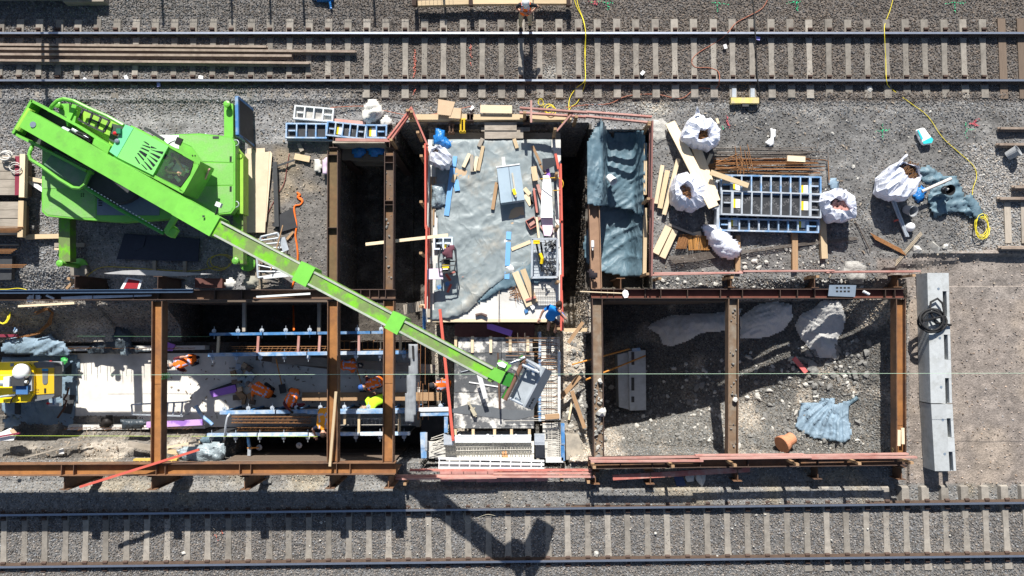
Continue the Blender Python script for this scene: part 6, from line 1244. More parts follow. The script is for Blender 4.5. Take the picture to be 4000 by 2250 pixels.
# ---------------------------------------------------------------- cables
def cable(pts, r, m, label, cat='cable', z=.03, n=4):
    v = []; pp_ = [Vector((x, y, 0)) for x, y, *_ in pts]; zz = [(p[2] if len(p) > 2 else None) for p in pts]
    for i in range(len(pp_) - 1):
        p0, p1, p2, p3 = pp_[max(i - 1, 0)], pp_[i], pp_[i + 1], pp_[min(i + 2, len(pp_) - 1)]
        for k in range(n):
            t = k / n; w_ = .5 * ((2 * p1) + (p2 - p0) * t + (2 * p0 - 5 * p1 + 4 * p2 - p3) * t * t + (3 * p1 - p0 - 3 * p2 + p3) * t ** 3)
            za = zz[i] if zz[i] is not None else hgt(p1.x, p1.y) + z; zb = zz[i + 1] if zz[i + 1] is not None else hgt(p2.x, p2.y) + z
            v.append(P(w_.x, w_.y, za + (zb - za) * t))
    p = pp_[-1]; v.append(P(p.x, p.y, zz[-1] if zz[-1] is not None else hgt(p.x, p.y) + z))
    return tag(MB().tube(v, r, 6).build('cable', m, smooth=True), label, cat)
RT = .19
cable([(2236, -40), (2250, 20), (2275, 70), (2288, 128, RT), (2284, 190), (2286, 250), (2286, 313, RT), (2278, 350), (2255, 400), (2228, 420), (2218, 455, .3), (2195, 480, .35)], .011, YCAB, 'yellow cable crossing the upper track from the top to the guard rail')
cable([(2250, -40), (2258, 20), (2280, 80), (2287, 128, RT), (2287, 190), (2285, 250), (2285, 313, RT), (2250, 345), (2225, 385), (2222, 430, .3)], .010, YCAB, 'second yellow cable twisting round the first across the upper track')
cable([(3500, -60), (3480, 30), (3458, 90), (3455, 128, RT), (3460, 230), (3463, 313, RT), (3480, 345), (3560, 405), (3625, 455), (3680, 535), (3745, 595), (3800, 645), (3815, 690), (3800, 740), (3798, 800), (3810, 850)], .009, YCAB, 'long thin yellow cable running from the upper track to the coil at right')
def coil(cx, cy, rx, ry, n, z, r, m, label, sd, cat='cable coil'):
    q = random.Random(sd); pts = []
    for k in range(n * 12):
        a = k * math.pi / 6; s = 1 + .12 * math.sin(k * .37 + sd); ox, oy = 4 * math.sin(k * .11 + sd), 4 * math.cos(k * .13); pts.append(P(cx + ox + rx * s * math.cos(a), cy + oy + ry * s * math.sin(a), z + .002 * k + q.uniform(0, .015)))
    return tag(MB().tube(pts, r, 6).build('cable_coil', m, smooth=True), label, cat)
coil(3835, 885, 26, 42, 6, .04, .010, YCAB, 'yellow cable coil right of the grey sheeting', 1); coil(2148, 428, 19, 18, 5, .15, .010, YCAB, 'yellow cable coil hanging behind the pinkish guard rail', 2); coil(2115, 400, 10, 12, 2, .08, .009, YCAB, 'small yellow cable loop above the guard rail coil', 3)
coil(10, 1225, 28, 40, 3, -.72, .016, YCAB, 'yellow cable loops on the ground at the left edge', 4); coil(860, 1025, 45, 28, 2, .05, .014, mat('dull_yellow_cable', (.45, .38, .06)), 'dull yellow cable loops under the crane outrigger', 5)
cable([(330, 1085), (380, 1050), (430, 1042), (540, 1048), (640, 1055), (760, 1058), (850, 1040)], .013, mat('dull_yellow_cable', ()), 'dull yellow cable running in the crane shadow'); cable([(-20, 1130), (30, 1130), (70, 1126), (105, 1132)], .010, YCAB, 'short yellow cable above the left beam end', z=W + .4)
cable([(3010, -30), (2980, 30), (2920, 65), (2875, 90), (2845, 125, RT), (2805, 160), (2730, 205), (2703, 235), (2715, 262), (2770, 265), (2805, 280), (2810, 313, RT), (2795, 345), (2720, 345), (2660, 385), (2560, 368), (2450, 375), (2380, 405), (2290, 410), (2210, 420, .4)], .013, OCAB, 'orange-brown cable winding across the upper track to the guard rail')
cable([(2935, -30), (2945, 40), (2950, 125, RT), (2955, 230), (2960, 313, RT), (2968, 380), (2960, 425), (2935, 438), (2910, 425)], .02, BLACK, 'black cable from the upper track to the yellow rail box'); cable([(1840, 415), (1700, 445), (1600, 450), (1500, 432), (1420, 415), (1290, 420)], .012, OCAB, 'thin red-brown cable along the timber wall top', z=.12)
cable([(1130, 600), (1120, 660), (1110, 715), (1090, 750), (1068, 790), (1045, 840), (1035, 900), (1010, 990), (990, 1050)], .012, mat('red_brown_cable', (.25, .08, .07)), 'thin dark red cable curving down the dirt by the plywood')
cable([(1168, 755), (1166, 775), (1182, 785), (1172, 800), (1152, 805), (1150, 830), (1158, 880), (1154, 920), (1160, 960), (1163, 1005), (1155, 1080), (1142, 1120), (1145, 1180), (1148, 1290, -.4)], .03, ORNG, 'orange lashing strap trailing from the dirt into the left pit', 'strap')
cable([(1160, 752), (1172, 762), (1162, 770), (1178, 778), (1180, 790)], .035, ORNG, 'bunched end of the orange lashing strap', 'strap')
cable([(2106, 700, .5), (2180, 695, .9), (2200, 715, .95), (2190, 740, .9), (2160, 745, .6)], .012, mat('orange_yellow_cord', (.75, .45, .05)), 'orange-yellow cord looped over the right guard rail', 'cord')
cable([(790, 2010, .2), (810, 2040), (840, 2070)], .006, WOODG, 'dry twig beside the lower rail', 'twig', z=.1)
cable([(1810, 2005), (1815, 2030), (1830, 2045), (1850, 2030), (1900, 2010), (1935, 2015)], .006, mat('dry_straw', (.45, .42, .32)), 'tangle of pale wire beside the lower rail', 'wire', z=.12)
for y0, y1, x0, x1, z, m, lb in [(1466, 1457, -400, 4400, 1.7, GRSTR, 'thin pale green string line stretched across the whole site'), (1702, 1705, 40, 1240, -.05, YGSTR, 'yellow-green string line over the lower left pit'), (1313, 1315, 300, 820, -.3, mat('dull_green_string', (.10, .22, .12)), 'dark green string line above the upper formwork wall')]:
    tag(MB().tube([P(x0, y0, z), P((x0 + x1) / 2, (y0 + y1) / 2, z - .02), P(x1, y1, z)], .005, 5).build('string_line', m), lb, 'string line')
# track-side yellow box and markings
yb = empty('rail_box', P(2910, 392, 0), 'worn yellow rail contact box beside the upper track', 'track box'); MB().pprism([(2856, 381), (2965, 381), (2965, 403), (2856, 403)], .16, .02).build('box_body', mat('worn_yellow', (.60, .48, .16), .7, .2, 8, (.45, .40, .30), .42, 4), yb)
for x in (2868, 2940): MB().pprism([(x - 8, 345), (x + 8, 345), (x + 8, 380), (x - 8, 380)], .06, -.04).build('bracket', GALV, yb)
MB().box(P(2910, 412, .08), (.2, .1, .12)).build('junction_block', STEELD, yb)
def marks(pts, m, label):
    mb = MB(); q = random.Random(len(label))
    for x0, y0, x1, y1, n in pts:
        for k in range(n):
            t = (k + .5) / n; x, y = x0 + (x1 - x0) * t + q.uniform(-4, 4), y0 + (y1 - y0) * t + q.uniform(-3, 3); mb.rock((*P(x, y, 0).xy, hgt(x, y) + .045), q.uniform(.012, .024), q.randint(0, 999), .5)
    tag(mb.build('paint_marks', m), label, 'paint marks', kind='stuff')
marks([(3075, 10, 3130, 8, 10), (3115, 10, 3117, 45, 8)], PAINTG, 'green paint cross on the ballast at top right, left one'); marks([(3690, 12, 3775, 10, 14), (3730, 15, 3733, 50, 8)], PAINTG, 'green paint cross on the ballast at the far top right'); marks([(2310, 5, 2400, 12, 14), (2375, 10, 2377, 40, 7)], PAINTG, 'green paint cross on the ballast right of the yellow cables')
marks([(2780, 10, 2845, 18, 10), (2800, 15, 2802, 50, 6)], PAINTG, 'green paint mark above the orange-brown cable'); marks([(3420, 513, 3475, 510, 10), (3446, 485, 3448, 545, 10)], PAINTG, 'green paint cross on the gravel left of the cement sack'); marks([(3770, 480, 3772, 540, 9), (3785, 507, 3800, 508, 3)], PAINTG, 'green paint mark below the red one at far right')
marks([(3785, 490, 3825, 462, 16), (3790, 480, 3825, 490, 14), (3800, 475, 3815, 495, 9)], PAINTR, 'red paint patch on gravel at the far right'); marks([(2840, 452, 2848, 500, 16), (2838, 470, 2846, 490, 6)], PAINTR, 'red paint mark on gravel right of the topmost bag'); marks([(2300, 5, 2345, 8, 14), (2310, 12, 2330, 18, 8)], PAINTR, 'red paint patch at the top beside the yellow cables'); marks([(2824, 488, 2826, 505, 5)], PAINTG, 'small green paint spot left of the red mark')
marks([(1622, 190, 1618, 305, 34), (1620, 345, 1616, 372, 7)], mat('coral_paint', (.60, .17, .12)), 'coral red paint line across the upper track'); marks([(1838, 175, 1839, 225, 14), (1838, 240, 1839, 258, 3)], mat('coral_paint', ()), 'short coral red paint line right of the long one'); marks([(838, 2085, 850, 2110, 5), (865, 2075, 870, 2085, 3)], mat('coral_paint', ()), 'coral paint spots in the lower track')
# ---------------------------------------------------------------- left edge, shade under the crane, left pit contents
for s, (y0, y1, lb) in enumerate([(606, 762, 'upper'), (788, 918, 'lower')]):
    r = empty('timber_stack', P(40, (y0 + y1) / 2, 0), '%s stack of weathered boards at the left edge' % lb, 'timber stack'); n = 5 if s == 0 else 4
    for k in range(n):
        y = y0 + (y1 - y0) * (k + .5) / n; stick('plank', P(-260, y, .62), P(92 if s == 0 else 78, y + RND.uniform(-1, 1), .62), S((y1 - y0) / n - 2), .05, WOODG, r)
    MB().pprism([(-250, y0 + 6), (84 if s == 0 else 72, y0 + 6), (84 if s == 0 else 72, y1 - 4), (-250, y1 - 4)], .55, .08).build('lower_layers', WOODD, r)
    if s == 0: stick('maroon_board', P(67, y0 + 4, .635), P(66, y1, .635), .13, .03, mat('maroon_board', (.22, .03, .055), .7), r)
    stick('end_timber', P(88 if s == 0 else 82, y0 - 4, .64), P(84 if s == 0 else 78, y1 + 8, .64), .16, .14, WOOD if s else WOODP, r)
board((92, 693), (166, 708), 16, .06, .3, WOODP, 'pale timber sticking out between the upper board stack and the crane')
tag(flat('white_plank', [(98, 692), (112, 688), (166, 735), (166, 752), (92, 702)], .25, .03, WHITE), 'white plank with a blue edge leaning from the board stack to the crane', 'plank')
board((97, 925), (232, 922), 18, .12, .14, WOOD, 'timber lying on gravel between board stack and crane outrigger')
board((212, 957), (328, 956), 16, .06, .12, WOODG, 'board under the left front outrigger, upper'); board((212, 972), (240, 974), 8, .06, .10, WOODP, 'board under the left front outrigger, lower')
for y, x1, m, lb in [(762, 82, STEELD, 'black pipe below the upper board stack'), (954, 78, STEELD, 'black pipe below the lower board stack')]: tag(MB().cyl(P(-200, y, .35), P(x1, y, .35), .05, 8).build('pipe', mat('pipe_dark', (.05, .055, .06), .4)), lb, 'pipe')
for y, x1, n, lb in [(895, 95, 5, 'rusty bars on the lower board stack'), (982, 66, 4, 'rusty bars below the lower black pipe'), (1042, 105, 3, 'rusty bars at the left edge above the blue beam')]:
    mb = MB()
    for k in range(n): mb.cyl(P(-200, y + k * 5 - 8, .66 if y < 900 else .3), P(x1 - k * 7, y + k * 5 - 8, .66 if y < 900 else .3), .013, 6)
    tag(mb.build('rods', REBAR), lb, 'rods')
tag(MB().pprism([(-200, 1000), (48, 1000), (44, 1092), (-200, 1100)], .18, .02).build('dark_pit_block', STEELD), 'dark block standing for the shaded pit at the left edge below the rusty bars', 'stack')  # dark block painted in for the shaded pit area
coil(22, 608, 22, 14, 5, .72, .02, mat('off_white_cloth', ()), 'bundle of white straps on the upper board stack', 6, 'straps'); coil(58, 655, 22, 16, 2, .68, .014, mat('off_white_cloth', ()), 'loop of white strap hanging over the upper board stack', 7, 'straps')
tag(flat('steel_sheet', [(486, 912), (780, 932), (774, 1022), (455, 1012)], .06, .02, mat('blue_black_sheet', (.03, .035, .055), .35)), 'large dark steel sheet lying in the shade of the crane', 'sheet'); tag(flat('steel_sheet', [(495, 912), (570, 925), (560, 965), (525, 980), (505, 950)], .085, .015, mat('blue_black_sheet', ())), 'torn dark plate on top of the large steel sheet', 'plate')
mb = MB(); mb.pprism([(405, 1067), (480, 1057), (560, 1054), (830, 1070), (690, 1079), (420, 1070)], .72, .66); tag(mb.build('long_sheet', mat('sheet_grey_white', (.42, .42, .42), .5, .2, 4)), 'long thin sheet lying tilted along the pit edge below the crane', 'sheet')
for x in (602, 720): board((x, 1018), (x, 1062), 12, .08, .05, WOODG, 'bearer under the large dark steel sheet, %s' % ('left' if x < 700 else 'right'))
sg = empty('warning_sign', P(515, 1108, .3), 'red sign with a white border leaning at the pit edge', 'sign'); MB().pprism([(495, 1083), (556, 1093), (545, 1128), (470, 1128)], .52, .50).build('sign_board', WHITE, sg); MB().pprism([(502, 1090), (545, 1097), (536, 1127), (482, 1127)], .526, .521).build('red_field', mat('dark_red_sign', (.32, .02, .03), .5), sg)
tag(flat('rust_plate', [(762, 1086), (868, 1088), (868, 1124), (760, 1124)], .4, .25, mat('rust_red_plate', (.13, .055, .045), .8, .15)), 'brown rusty steel box behind the left beam', 'box')
heap('strap_bundle', [(876, 1110), (885, 1090), (910, 1085), (922, 1105), (912, 1122), (885, 1122)], .3, .1, mat('off_white_cloth', ()), 'bundle of dirty white straps on the pit edge', 'straps', 31, .1, 6); heap('strap_bundle', [(945, 1112), (958, 1085), (998, 1078), (1010, 1100), (1005, 1122), (960, 1124)], .3, .1, mat('grey_green_strap', (.28, .27, .22), .8), 'grey and green lashing straps next to the white bundle', 'straps', 32, .12, 6)
tag(flat('concrete_block', [(272, 1045), (335, 1035), (340, 1065), (322, 1082), (276, 1078)], .14, .15, CONC), 'grey concrete foot block by the left outrigger', 'block')
for k, (p0, p1) in enumerate([((262, 1086), (318, 1112)), ((258, 1128), (300, 1086))]): board(p0, p1, 10, .05, .35 + k * .06, WOODB, 'brown brace timber left of the red sign, %s' % ('falling' if k == 0 else 'rising'))
o = steel_beam((-200, 1141), (752, 1136), 15, W + .12, 'long blue-black steel beam lying on the upper left rusty beam', mat('blue_black_beam', (.045, .075, .125), .45, .2, 6), hf=.10, m2=mat('blue_black_beam', ()))
tag(flat('white_plank', [(238, 1160), (330, 1155), (592, 1151), (590, 1157), (240, 1172)], W - .02, .03, mat('white_blue_plank', (.66, .68, .72), .5)), 'long white plank lying on the upper left rusty beam', 'plank'); tag(flat('silver_plank', [(1000, 1156), (1212, 1143), (1212, 1151), (1002, 1163)], W - .05, .03, GALVW), 'silver plank lying in the beam below the crane boom', 'plank')
for k, (x, y) in enumerate([(135, 1160), (150, 1163), (120, 1166)]): tag(MB().rock(P(x, y, W - .1), .09, k).build('white_rag', WHITE), 'white rag in the upper left beam, %s of three' % ordinal(k), 'rag')
tag(MB().cyl(P(182, 1154, W - .05), P(212, 1167, W - .05), .035, 8).build('white_tube', WHITE), 'short white tube in the upper left beam', 'tube')
# aluminium frames by the boom
for p, lb in [([(1002, 985), (1020, 925), (1085, 910), (1110, 985)], 'upper'), ([(1008, 1085), (1002, 985), (1105, 1050), (1128, 1065)], 'lower')]:
    r = empty('scaffold_frame', P(1060, 1000, 0), '%s galvanised scaffold frame partly under the crane boom' % lb, 'scaffold frame'); z = .35 if lb == 'upper' else .25
    for i in range(4):
        a, b = p[i], p[(i + 1) % 4]; MB().cyl(P(*a, z), P(*b, z), .035, 8).build('frame_tube', GALV, r)
    for t in (.25, .5, .75): MB().cyl(P(p[0][0] + (p[1][0] - p[0][0]) * t, p[0][1] + (p[1][1] - p[0][1]) * t, z), P(p[3][0] + (p[2][0] - p[3][0]) * t, p[3][1] + (p[2][1] - p[3][1]) * t, z), .025, 6).build('rung', GALV, r)
tag(flat('grid_plate', [(1090, 930), (1112, 925), (1128, 975), (1105, 985)], .4, .05, GALV), 'perforated grey step of the scaffold frames', 'step'); tag(flat('grid_plate', [(1025, 1078), (1125, 1058), (1130, 1080), (1030, 1090)], .36, .05, GALVW), 'white-grey step plate of the scaffold frames below the boom', 'step')
tag(MB().cyl(P(1105, 880, .45), P(1058, 1055, .5), .02, 6).build('brown_rod', WOODB), 'brown rod lying across the scaffold frames', 'rod')
tag(MB().box(P(1218, 1105, .15), (.26, .2, .2), Matrix.Rotation(.4, 3, 'Z')).build('red_tool', mat('red_tool', (.55, .03, .03), .4)), 'small red machine half under the boom beside the beam', 'tool'); heap('lilac_bag', [(1260, 625), (1275, 615), (1278, 680), (1262, 680)], .15, .08, PINK, 'pale pink bag hung on the left beam of the dark pit', 'bag', 33, .05, 5); heap('white_strap', [(1228, 625), (1248, 622), (1258, 650), (1250, 675), (1230, 668)], .03, .06, mat('off_white_cloth', ()), 'white strap heap left of the pale pink bag', 'straps', 34, .05, 5)
# slab contents
tag(tarp('blue_tarpaulin', [(8, 1395), (215, 1385), (300, 1385), (312, 1420), (298, 1480), (300, 1560), (290, 1640), (288, 1672), (200, 1668), (60, 1660), (10, 1600)], -1.88, .06, TARPP, step=9, seed=41), 'blue-grey tarpaulin spread under the yellow machine', 'tarpaulin')
heap('grey_sheeting', [(4, 1365), (20, 1330), (60, 1312), (110, 1308), (150, 1320), (195, 1305), (215, 1325), (245, 1335), (278, 1370), (268, 1390), (180, 1388), (60, 1384), (10, 1378)], -1.3, .2, TARPP, 'pale blue-grey sheeting heaped above the yellow machine', 'sheeting', 42, .09, 7)
heap('dark_sheeting', [(335, 1378), (355, 1345), (400, 1300), (470, 1262), (500, 1290), (520, 1310), (510, 1345), (560, 1365), (600, 1375), (480, 1382), (380, 1380)], -1.6, .3, TARPD, 'dark sheeting crumpled on the kerb wall beside the cross beam', 'sheeting', 43, .10, 7)
heap('grey_sheeting', [(470, 1368), (490, 1335), (510, 1340), (500, 1365), (520, 1385), (470, 1390)], -1.55, .15, TARPS, 'small glossy fold hanging from the dark sheeting', 'sheeting', 44, .1, 6)
heap('black_bag', [(388, 1658), (398, 1632), (420, 1622), (438, 1624), (440, 1655), (425, 1668), (395, 1670)], -1.6, .25, mat('black_bag', (.022, .018, .016), .6), 'black bag on the lower kerb wall', 'bag', 45, .12, 6)
heap('silver_sheeting', [(690, 1760), (720, 1745), (760, 1742), (790, 1735), (815, 1730), (850, 1725), (878, 1735), (882, 1780), (850, 1806), (800, 1805), (760, 1808), (720, 1800), (700, 1785)], -.6, .3, mat('silver_sheet', (.26, .31, .33), .4, .12, 5, spec=.5, crumple=1, cscale=3), 'silver-grey sheeting heaped at the end of the red bar', 'sheeting', 46, .12, 6)
heap('dark_sheeting', [(760, 1720), (800, 1705), (860, 1700), (880, 1720), (850, 1732), (800, 1735)], -.7, .15, TARPB, 'dark blue sheet fold above the silver sheeting', 'sheeting', 47, .1, 7)
heap('dark_sheeting', [(10, 1640), (50, 1620), (80, 1640), (75, 1665), (20, 1672)], -1.2, .2, TARPP, 'pale blue sheeting fold at the lower left of the yellow machine', 'sheeting', 48, .15, 7)
heap('dark_sheeting', [(470, 1640), (560, 1638), (570, 1655), (560, 1672), (480, 1676)], -1.0, .15, TARPD, 'dark sheet between lower kerb wall and pink foam', 'sheeting', 49, .1, 7)
fx = ZF = -1.45
tag(flat('foam_board', [(572, 1648), (790, 1638), (793, 1661), (571, 1671)], ZF, .05, mat('lilac_purple_foam', (.60, .38, .72), .8, .05, 2, (.34, .17, .56), .5, 1.2, sharp=.03)), 'pink and purple foam board lying along the lower kerb wall', 'foam board')
tag(flat('foam_board', [(818, 1528), (918, 1502), (925, 1532), (828, 1552)], -1.8, .05, PURP), 'purple foam board lying on the floor slab left of the crouching worker', 'foam board'); tag(flat('foam_edge', [(818, 1524), (900, 1495), (918, 1502), (819, 1528)], -1.79, .12, mat('dark_mat', ())), 'black edge strip behind the purple foam board', 'strip')
tag(flat('foam_piece', [(651, 1336), (684, 1347), (672, 1371), (651, 1370)], -1.55, .05, PURP), 'small purple foam piece right of the cross beam', 'foam board')
al = empty('trestle', P(620, 1600, -1.9), 'aluminium trestle frame standing on the slab under the cross beam', 'trestle')
for a, b in [((514, 1580), (730, 1570)), ((518, 1618), (715, 1625)), ((514, 1580), (518, 1618)), ((655, 1574), (652, 1622)), ((680, 1572), (676, 1622)), ((713, 1570), (708, 1626))]: MB().bar(P(*a, -1.35), P(*b, -1.35), .045, .045).build('frame_bar', GALV, al)
for x, y in [(516, 1581), (519, 1617), (712, 1572), (708, 1624)]: MB().bar(P(x, y, -1.37), Vector((*P(x, y, -1.35).xy, -1.9)), .04, .04).build('leg', GALV, al)
for k, pts in enumerate([([(765, 1585), (790, 1625), (820, 1650), (830, 1660)])]): cable([(x, y, -.9) for x, y in pts], .06, BLUEL, 'worn blue bar slanting down beside the pink foam', 'bar')
tag(MB().tube([P(898, 1615, -.3), P(888, 1630, -.25), P(882, 1660, -.3), P(878, 1705, -.4), P(874, 1730, -.9)], .035, 8).build('grey_conduit', GALV, smooth=True), 'bent grey conduit at the left end of the lower rebar cage', 'conduit')
yw = empty('timber_form', P(600, 1800, -.6), 'yellow timber form below the orange cross beam', 'timber form')
for a, b in [((520, 1797), (690, 1796)), ((520, 1812), (690, 1811))]: stick('form_board', P(*a, -.35), P(*b, -.35), .06, .16, mat('yellow_form', (.58, .40, .10), .7), yw)
for x in (545, 575, 640, 670): stick('form_tie', P(x, 1799, -.34), P(x, 1810, -.34), .03, .04, mat('yellow_form', ()), yw)
board((30, 1805), (350, 1720), 6, .04, -.7, WOODG, 'thin grey lath rising across the lower left ground', 'lath'); board((500, 1735), (600, 1752), 22, .05, -.75, WOODG, 'weathered board left of the orange cross beam foot'); board((650, 1748), (780, 1725), 8, .04, -.55, WOODP, 'pale batten beside the silver sheeting', 'batten'); board((655, 1760), (740, 1782), 20, .05, -.6, WOOD, 'tan board under the bright red bar')
for k, (pix, z, lb) in enumerate([([(0, 1690), (40, 1672), (62, 1700), (52, 1720), (0, 1722)], -.5, 'white sheet of rubbish at the lower left edge'), ([(35, 1680), (50, 1675), (64, 1690), (55, 1700)], -.45, 'brown carton piece at the lower left edge'), ([(232, 1755), (247, 1750), (250, 1772), (230, 1772)], -.8, 'small blue-white paper on the lower left ground'), ([(52, 1848), (66, 1850), (64, 1862), (52, 1862)], 0, 'white note on gravel by the orange beam')]): tag(flat('rubbish', pix, z, .03, [WHITE, CARD, WHITE, WHITE][k]), lb, 'rubbish')
tag(stick('red_pole', P(-40, 1712, -.4), P(75, 1692, -.4), .05, .05, mat('maroon_board', ())), 'dark red pole across the white rubbish at the left edge', 'pole'); board((-60, 1310), (70, 1312), 11, .05, -1.1, mat('maroon_board', ()), 'dark maroon bar at the left edge above the grey sheeting', 'bar')
tag(tarp('blue_cloth', [(52, 1285), (60, 1280), (68, 1292), (58, 1302), (52, 1298)], -.95, .04, BLUEL, step=5, seed=3), 'small blue rag at the left edge', 'rag')
# planks on the trench floor and debris
for p0, p1, wv, z, m, lb in [((1062, 1402), (1700, 1442), 34, -1.6, WOODG, 'long weathered plank along the upper formwork in the trench'), ((1000, 1395), (1300, 1432), 24, -1.75, WOODD, 'dark plank behind the long weathered plank'), ((1180, 1549), (1725, 1549), 32, -1.6, WOODB, 'long brown plank along the lower formwork in the trench')]: board(p0, p1, wv, .05, z, m, lb, 'plank')
tag(tarp('membrane_strip', [(1594, 1348), (1630, 1344), (1632, 1420), (1626, 1500), (1624, 1600), (1618, 1648), (1582, 1650), (1584, 1560), (1590, 1480), (1602, 1420)], .1, .05, mat('grey_membrane', (.23, .245, .26), .6, .15, 5, stretch=(6, 1, 1)), step=7, seed=51), 'grey membrane strip hanging across the trench right of the cross beams', 'membrane')
tag(flat('dark_stripe', [(1608, 1350), (1617, 1350), (1619, 1405), (1611, 1403)], .2, .02, BLACK), 'black strip on the grey membrane', 'strip')
for k, (x0, y0, x1, y1) in enumerate([(1632, 1335, 1639, 1465), (1643, 1333, 1642, 1500), (1662, 1330, 1661, 1502), (1634, 1495, 1632, 1640), (1643, 1490, 1635, 1640), (1652, 1500, 1651, 1640), (1675, 1498, 1673, 1640)]): tag(MB().cyl(P(x0, y0, .1), P(x1, y1, -.5), .011, 6).build('starter_rod', mat('copper_rust', (.42, .2, .09), .7)), 'thin rusty rod standing between grey membrane and red bar, %s' % ordinal(k), 'rod', 'thin rods beside the membrane')
for x, lb in [(1655, 'left'), (1560, 'x')][:1]: tag(stick('blue_post', P(1656, 1205, .2), P(1657, 1295, .0), .085, .1, BLUE), 'blue steel post at the lower left corner of the concrete deck', 'post'); tag(MB().box(P(1654, 1196, .5), (.17, .12, .1)).build('timber_block', WOODP), 'pale timber cap above the blue post', 'timber')
sr = empty('plank_steps', P(1615, 1200, -3), 'dim wooden steps in the dark gap left of the deck', 'steps')
for k in range(9): stick('step_plank', P(1582 + k * 9, 1228 - k * 2, -1.6), P(1578 + k * 9, 1190 - k * 2, -1.6), .06, .04, WOODG, sr)
for x, y0, y1, lb in [(952, 1175, 1295, 'left'), (1245, 1175, 1295, 'right')]: board((x, y0), (x, y1), 12, .1, -.6, WOODG, '%s timber strut north of the upper formwork wall' % lb, 'strut')
q = random.Random(77)
DEB = [(930, 1432, 'grey plastic scrap at the top of the debris heap', 3), (955, 1428, 'pale carton at the top of the debris heap', 1), (978, 1440, 'dark wood piece at the top right of the debris heap', 4), (940, 1452, 'white-grey sheet left of the carton pile', 2), (962, 1455, 'carton in the middle of the debris heap', 1), (982, 1462, 'metal piece right of the middle carton', 3), (915, 1458, 'red-brown scrap left of the debris heap', 0), (945, 1478, 'crumpled plastic in the middle of the debris heap', 2), (968, 1485, 'second crumpled plastic in the debris heap', 2), (925, 1490, 'dark wood scrap beside the purple foam board', 4), (948, 1500, 'bluish sack in front of the crouching worker', 2), (935, 1520, 'tan block near the end of the purple foam', 1), (942, 1540, 'long tan block at the bottom of the debris heap', 0), (925, 1552, 'dark block at the bottom left of the debris heap', 4), (958, 1560, 'brown block at the bottom of the debris heap', 0), (975, 1545, 'pink-brown piece below the crouching worker', 0), (990, 1570, 'dark bag at the lower end of the debris heap', 4)]
for k, (x, y, lb, mi) in enumerate(DEB):
    mb = MB(); mb.box(P(x + q.uniform(-4, 4), y, -1.8 + q.uniform(0, .15)), (q.uniform(.14, .34), q.uniform(.1, .2), q.uniform(.05, .14)), Matrix.Rotation(q.uniform(0, 3), 3, 'Z')); tag(mb.build('debris_piece', [WOODB, CARD, TARPS, GALV, WOODD][mi]), lb, 'debris', 'debris heap on the floor slab')
for p0, p1, lb in [((1078, 1400), (1100, 1500), 'left shovel with orange handle lying on the floor slab'), ((1386, 1415), (1412, 1500), 'right shovel with orange handle in the trench')]:
    s_ = empty('shovel', P(*p0, -1.8), lb, 'shovel'); MB().cyl(P(*p0, -1.2), P(*p1, -1.7), .02, 8).build('handle', mat('orange_handle', ()), s_); c = P(p1[0] + 4, p1[1] + 18, -1.75); MB().box(c, (.22, .3, .03), Matrix.Rotation(.2, 3, 'Z')).build('blade', STEELD, s_)
for x, y, lb in [(1012, 1748, 'left'), (1168, 1740, 'right')]: tag(MB().lathe(P(x, y, -1.2), [(.03, -.1), (.10, -.02), (.10, .0), (.03, .02), (.03, .1)], 8).build('wing_nut', GALV), '%s wing nut hanging on a tie rod over the dark southern gap' % lb, 'nut')
tg = empty('turnbuckle', P(975, 1760, -.9), 'blue and orange tension tie below the lower formwork wall', 'turnbuckle'); MB().cyl(P(968, 1705, -.5), P(974, 1742, -.7), .05, 8).build('blue_rod', BLUE, tg); MB().box(P(975, 1762, -.8), (.1, .28, .1)).build('grey_body', GALV, tg); MB().cyl(P(974, 1770, -.8), P(978, 1806, -.8), .03, 8).build('red_rod', REDH, tg); MB().cyl(P(966, 1750, -.75), P(1010, 1748, -.8), .02, 6).build('orange_rod', mat('orange_handle', ()), tg)
# yellow drilling machine
ZM = -.1
ym = empty('drilling_machine', P(80, 1500, -1.9), 'yellow tracked machine with grey front on a tarpaulin at the left edge', 'machine')
def ypoly(pix, zt, zb, m, name): return MB().pprism(pix, zt, zb).build(name, m, ym)
ypoly([(-90, 1419), (112, 1415), (131, 1437), (131, 1538), (105, 1571), (-90, 1576)], ZM, -.6, YEL, 'body')
ypoly([(-90, 1430), (90, 1430), (90, 1560), (-90, 1560)], -.61, -1.87, STEELD, 'undercarriage')
ypoly([(131.5, 1418), (150, 1412), (204, 1418), (214, 1432), (212, 1545), (200, 1556), (120, 1570), (132, 1540)], ZM - .12, -.6, mat('machine_grey', (.16, .17, .18), .5), 'front')
ypoly([(139, 1438), (211, 1436), (211, 1537), (139, 1542)], ZM - .10, ZM - .119, YELD, 'hatch')
ypoly([(165, 1441), (187, 1441), (186, 1495), (180, 1502), (170, 1502), (166, 1495)], ZM - .085, ZM - .099, mat('machine_grey', ()), 'handle_slot'); ypoly([(164, 1440), (187, 1440), (187, 1449), (164, 1449)], ZM - .08, ZM - .099, mat('cap_blue', (.03, .30, .62)), 'blue_cap')
ypoly([(172, 1517), (180, 1517), (180, 1536), (172, 1536)], ZM - .09, ZM - .099, BLACK, 'vent'); ypoly([(48, 1460), (124, 1456), (125, 1527), (50, 1530)], ZM + .1, ZM + .004, mat('plate_grey', (.36, .39, .42), .5), 'mount_plate'); ypoly([(62, 1505), (108, 1505), (108, 1540), (62, 1540)], ZM + .2, ZM + .102, mat('block_blue', (.05, .14, .32)), 'drive_block')
MB().lathe(P(91, 1452, ZM + .12), [(.24, 0), (.25, .12), (.2, .2), (.1, .24), (.02, .25)], 22).build('white_dome', WHITE, ym, True)
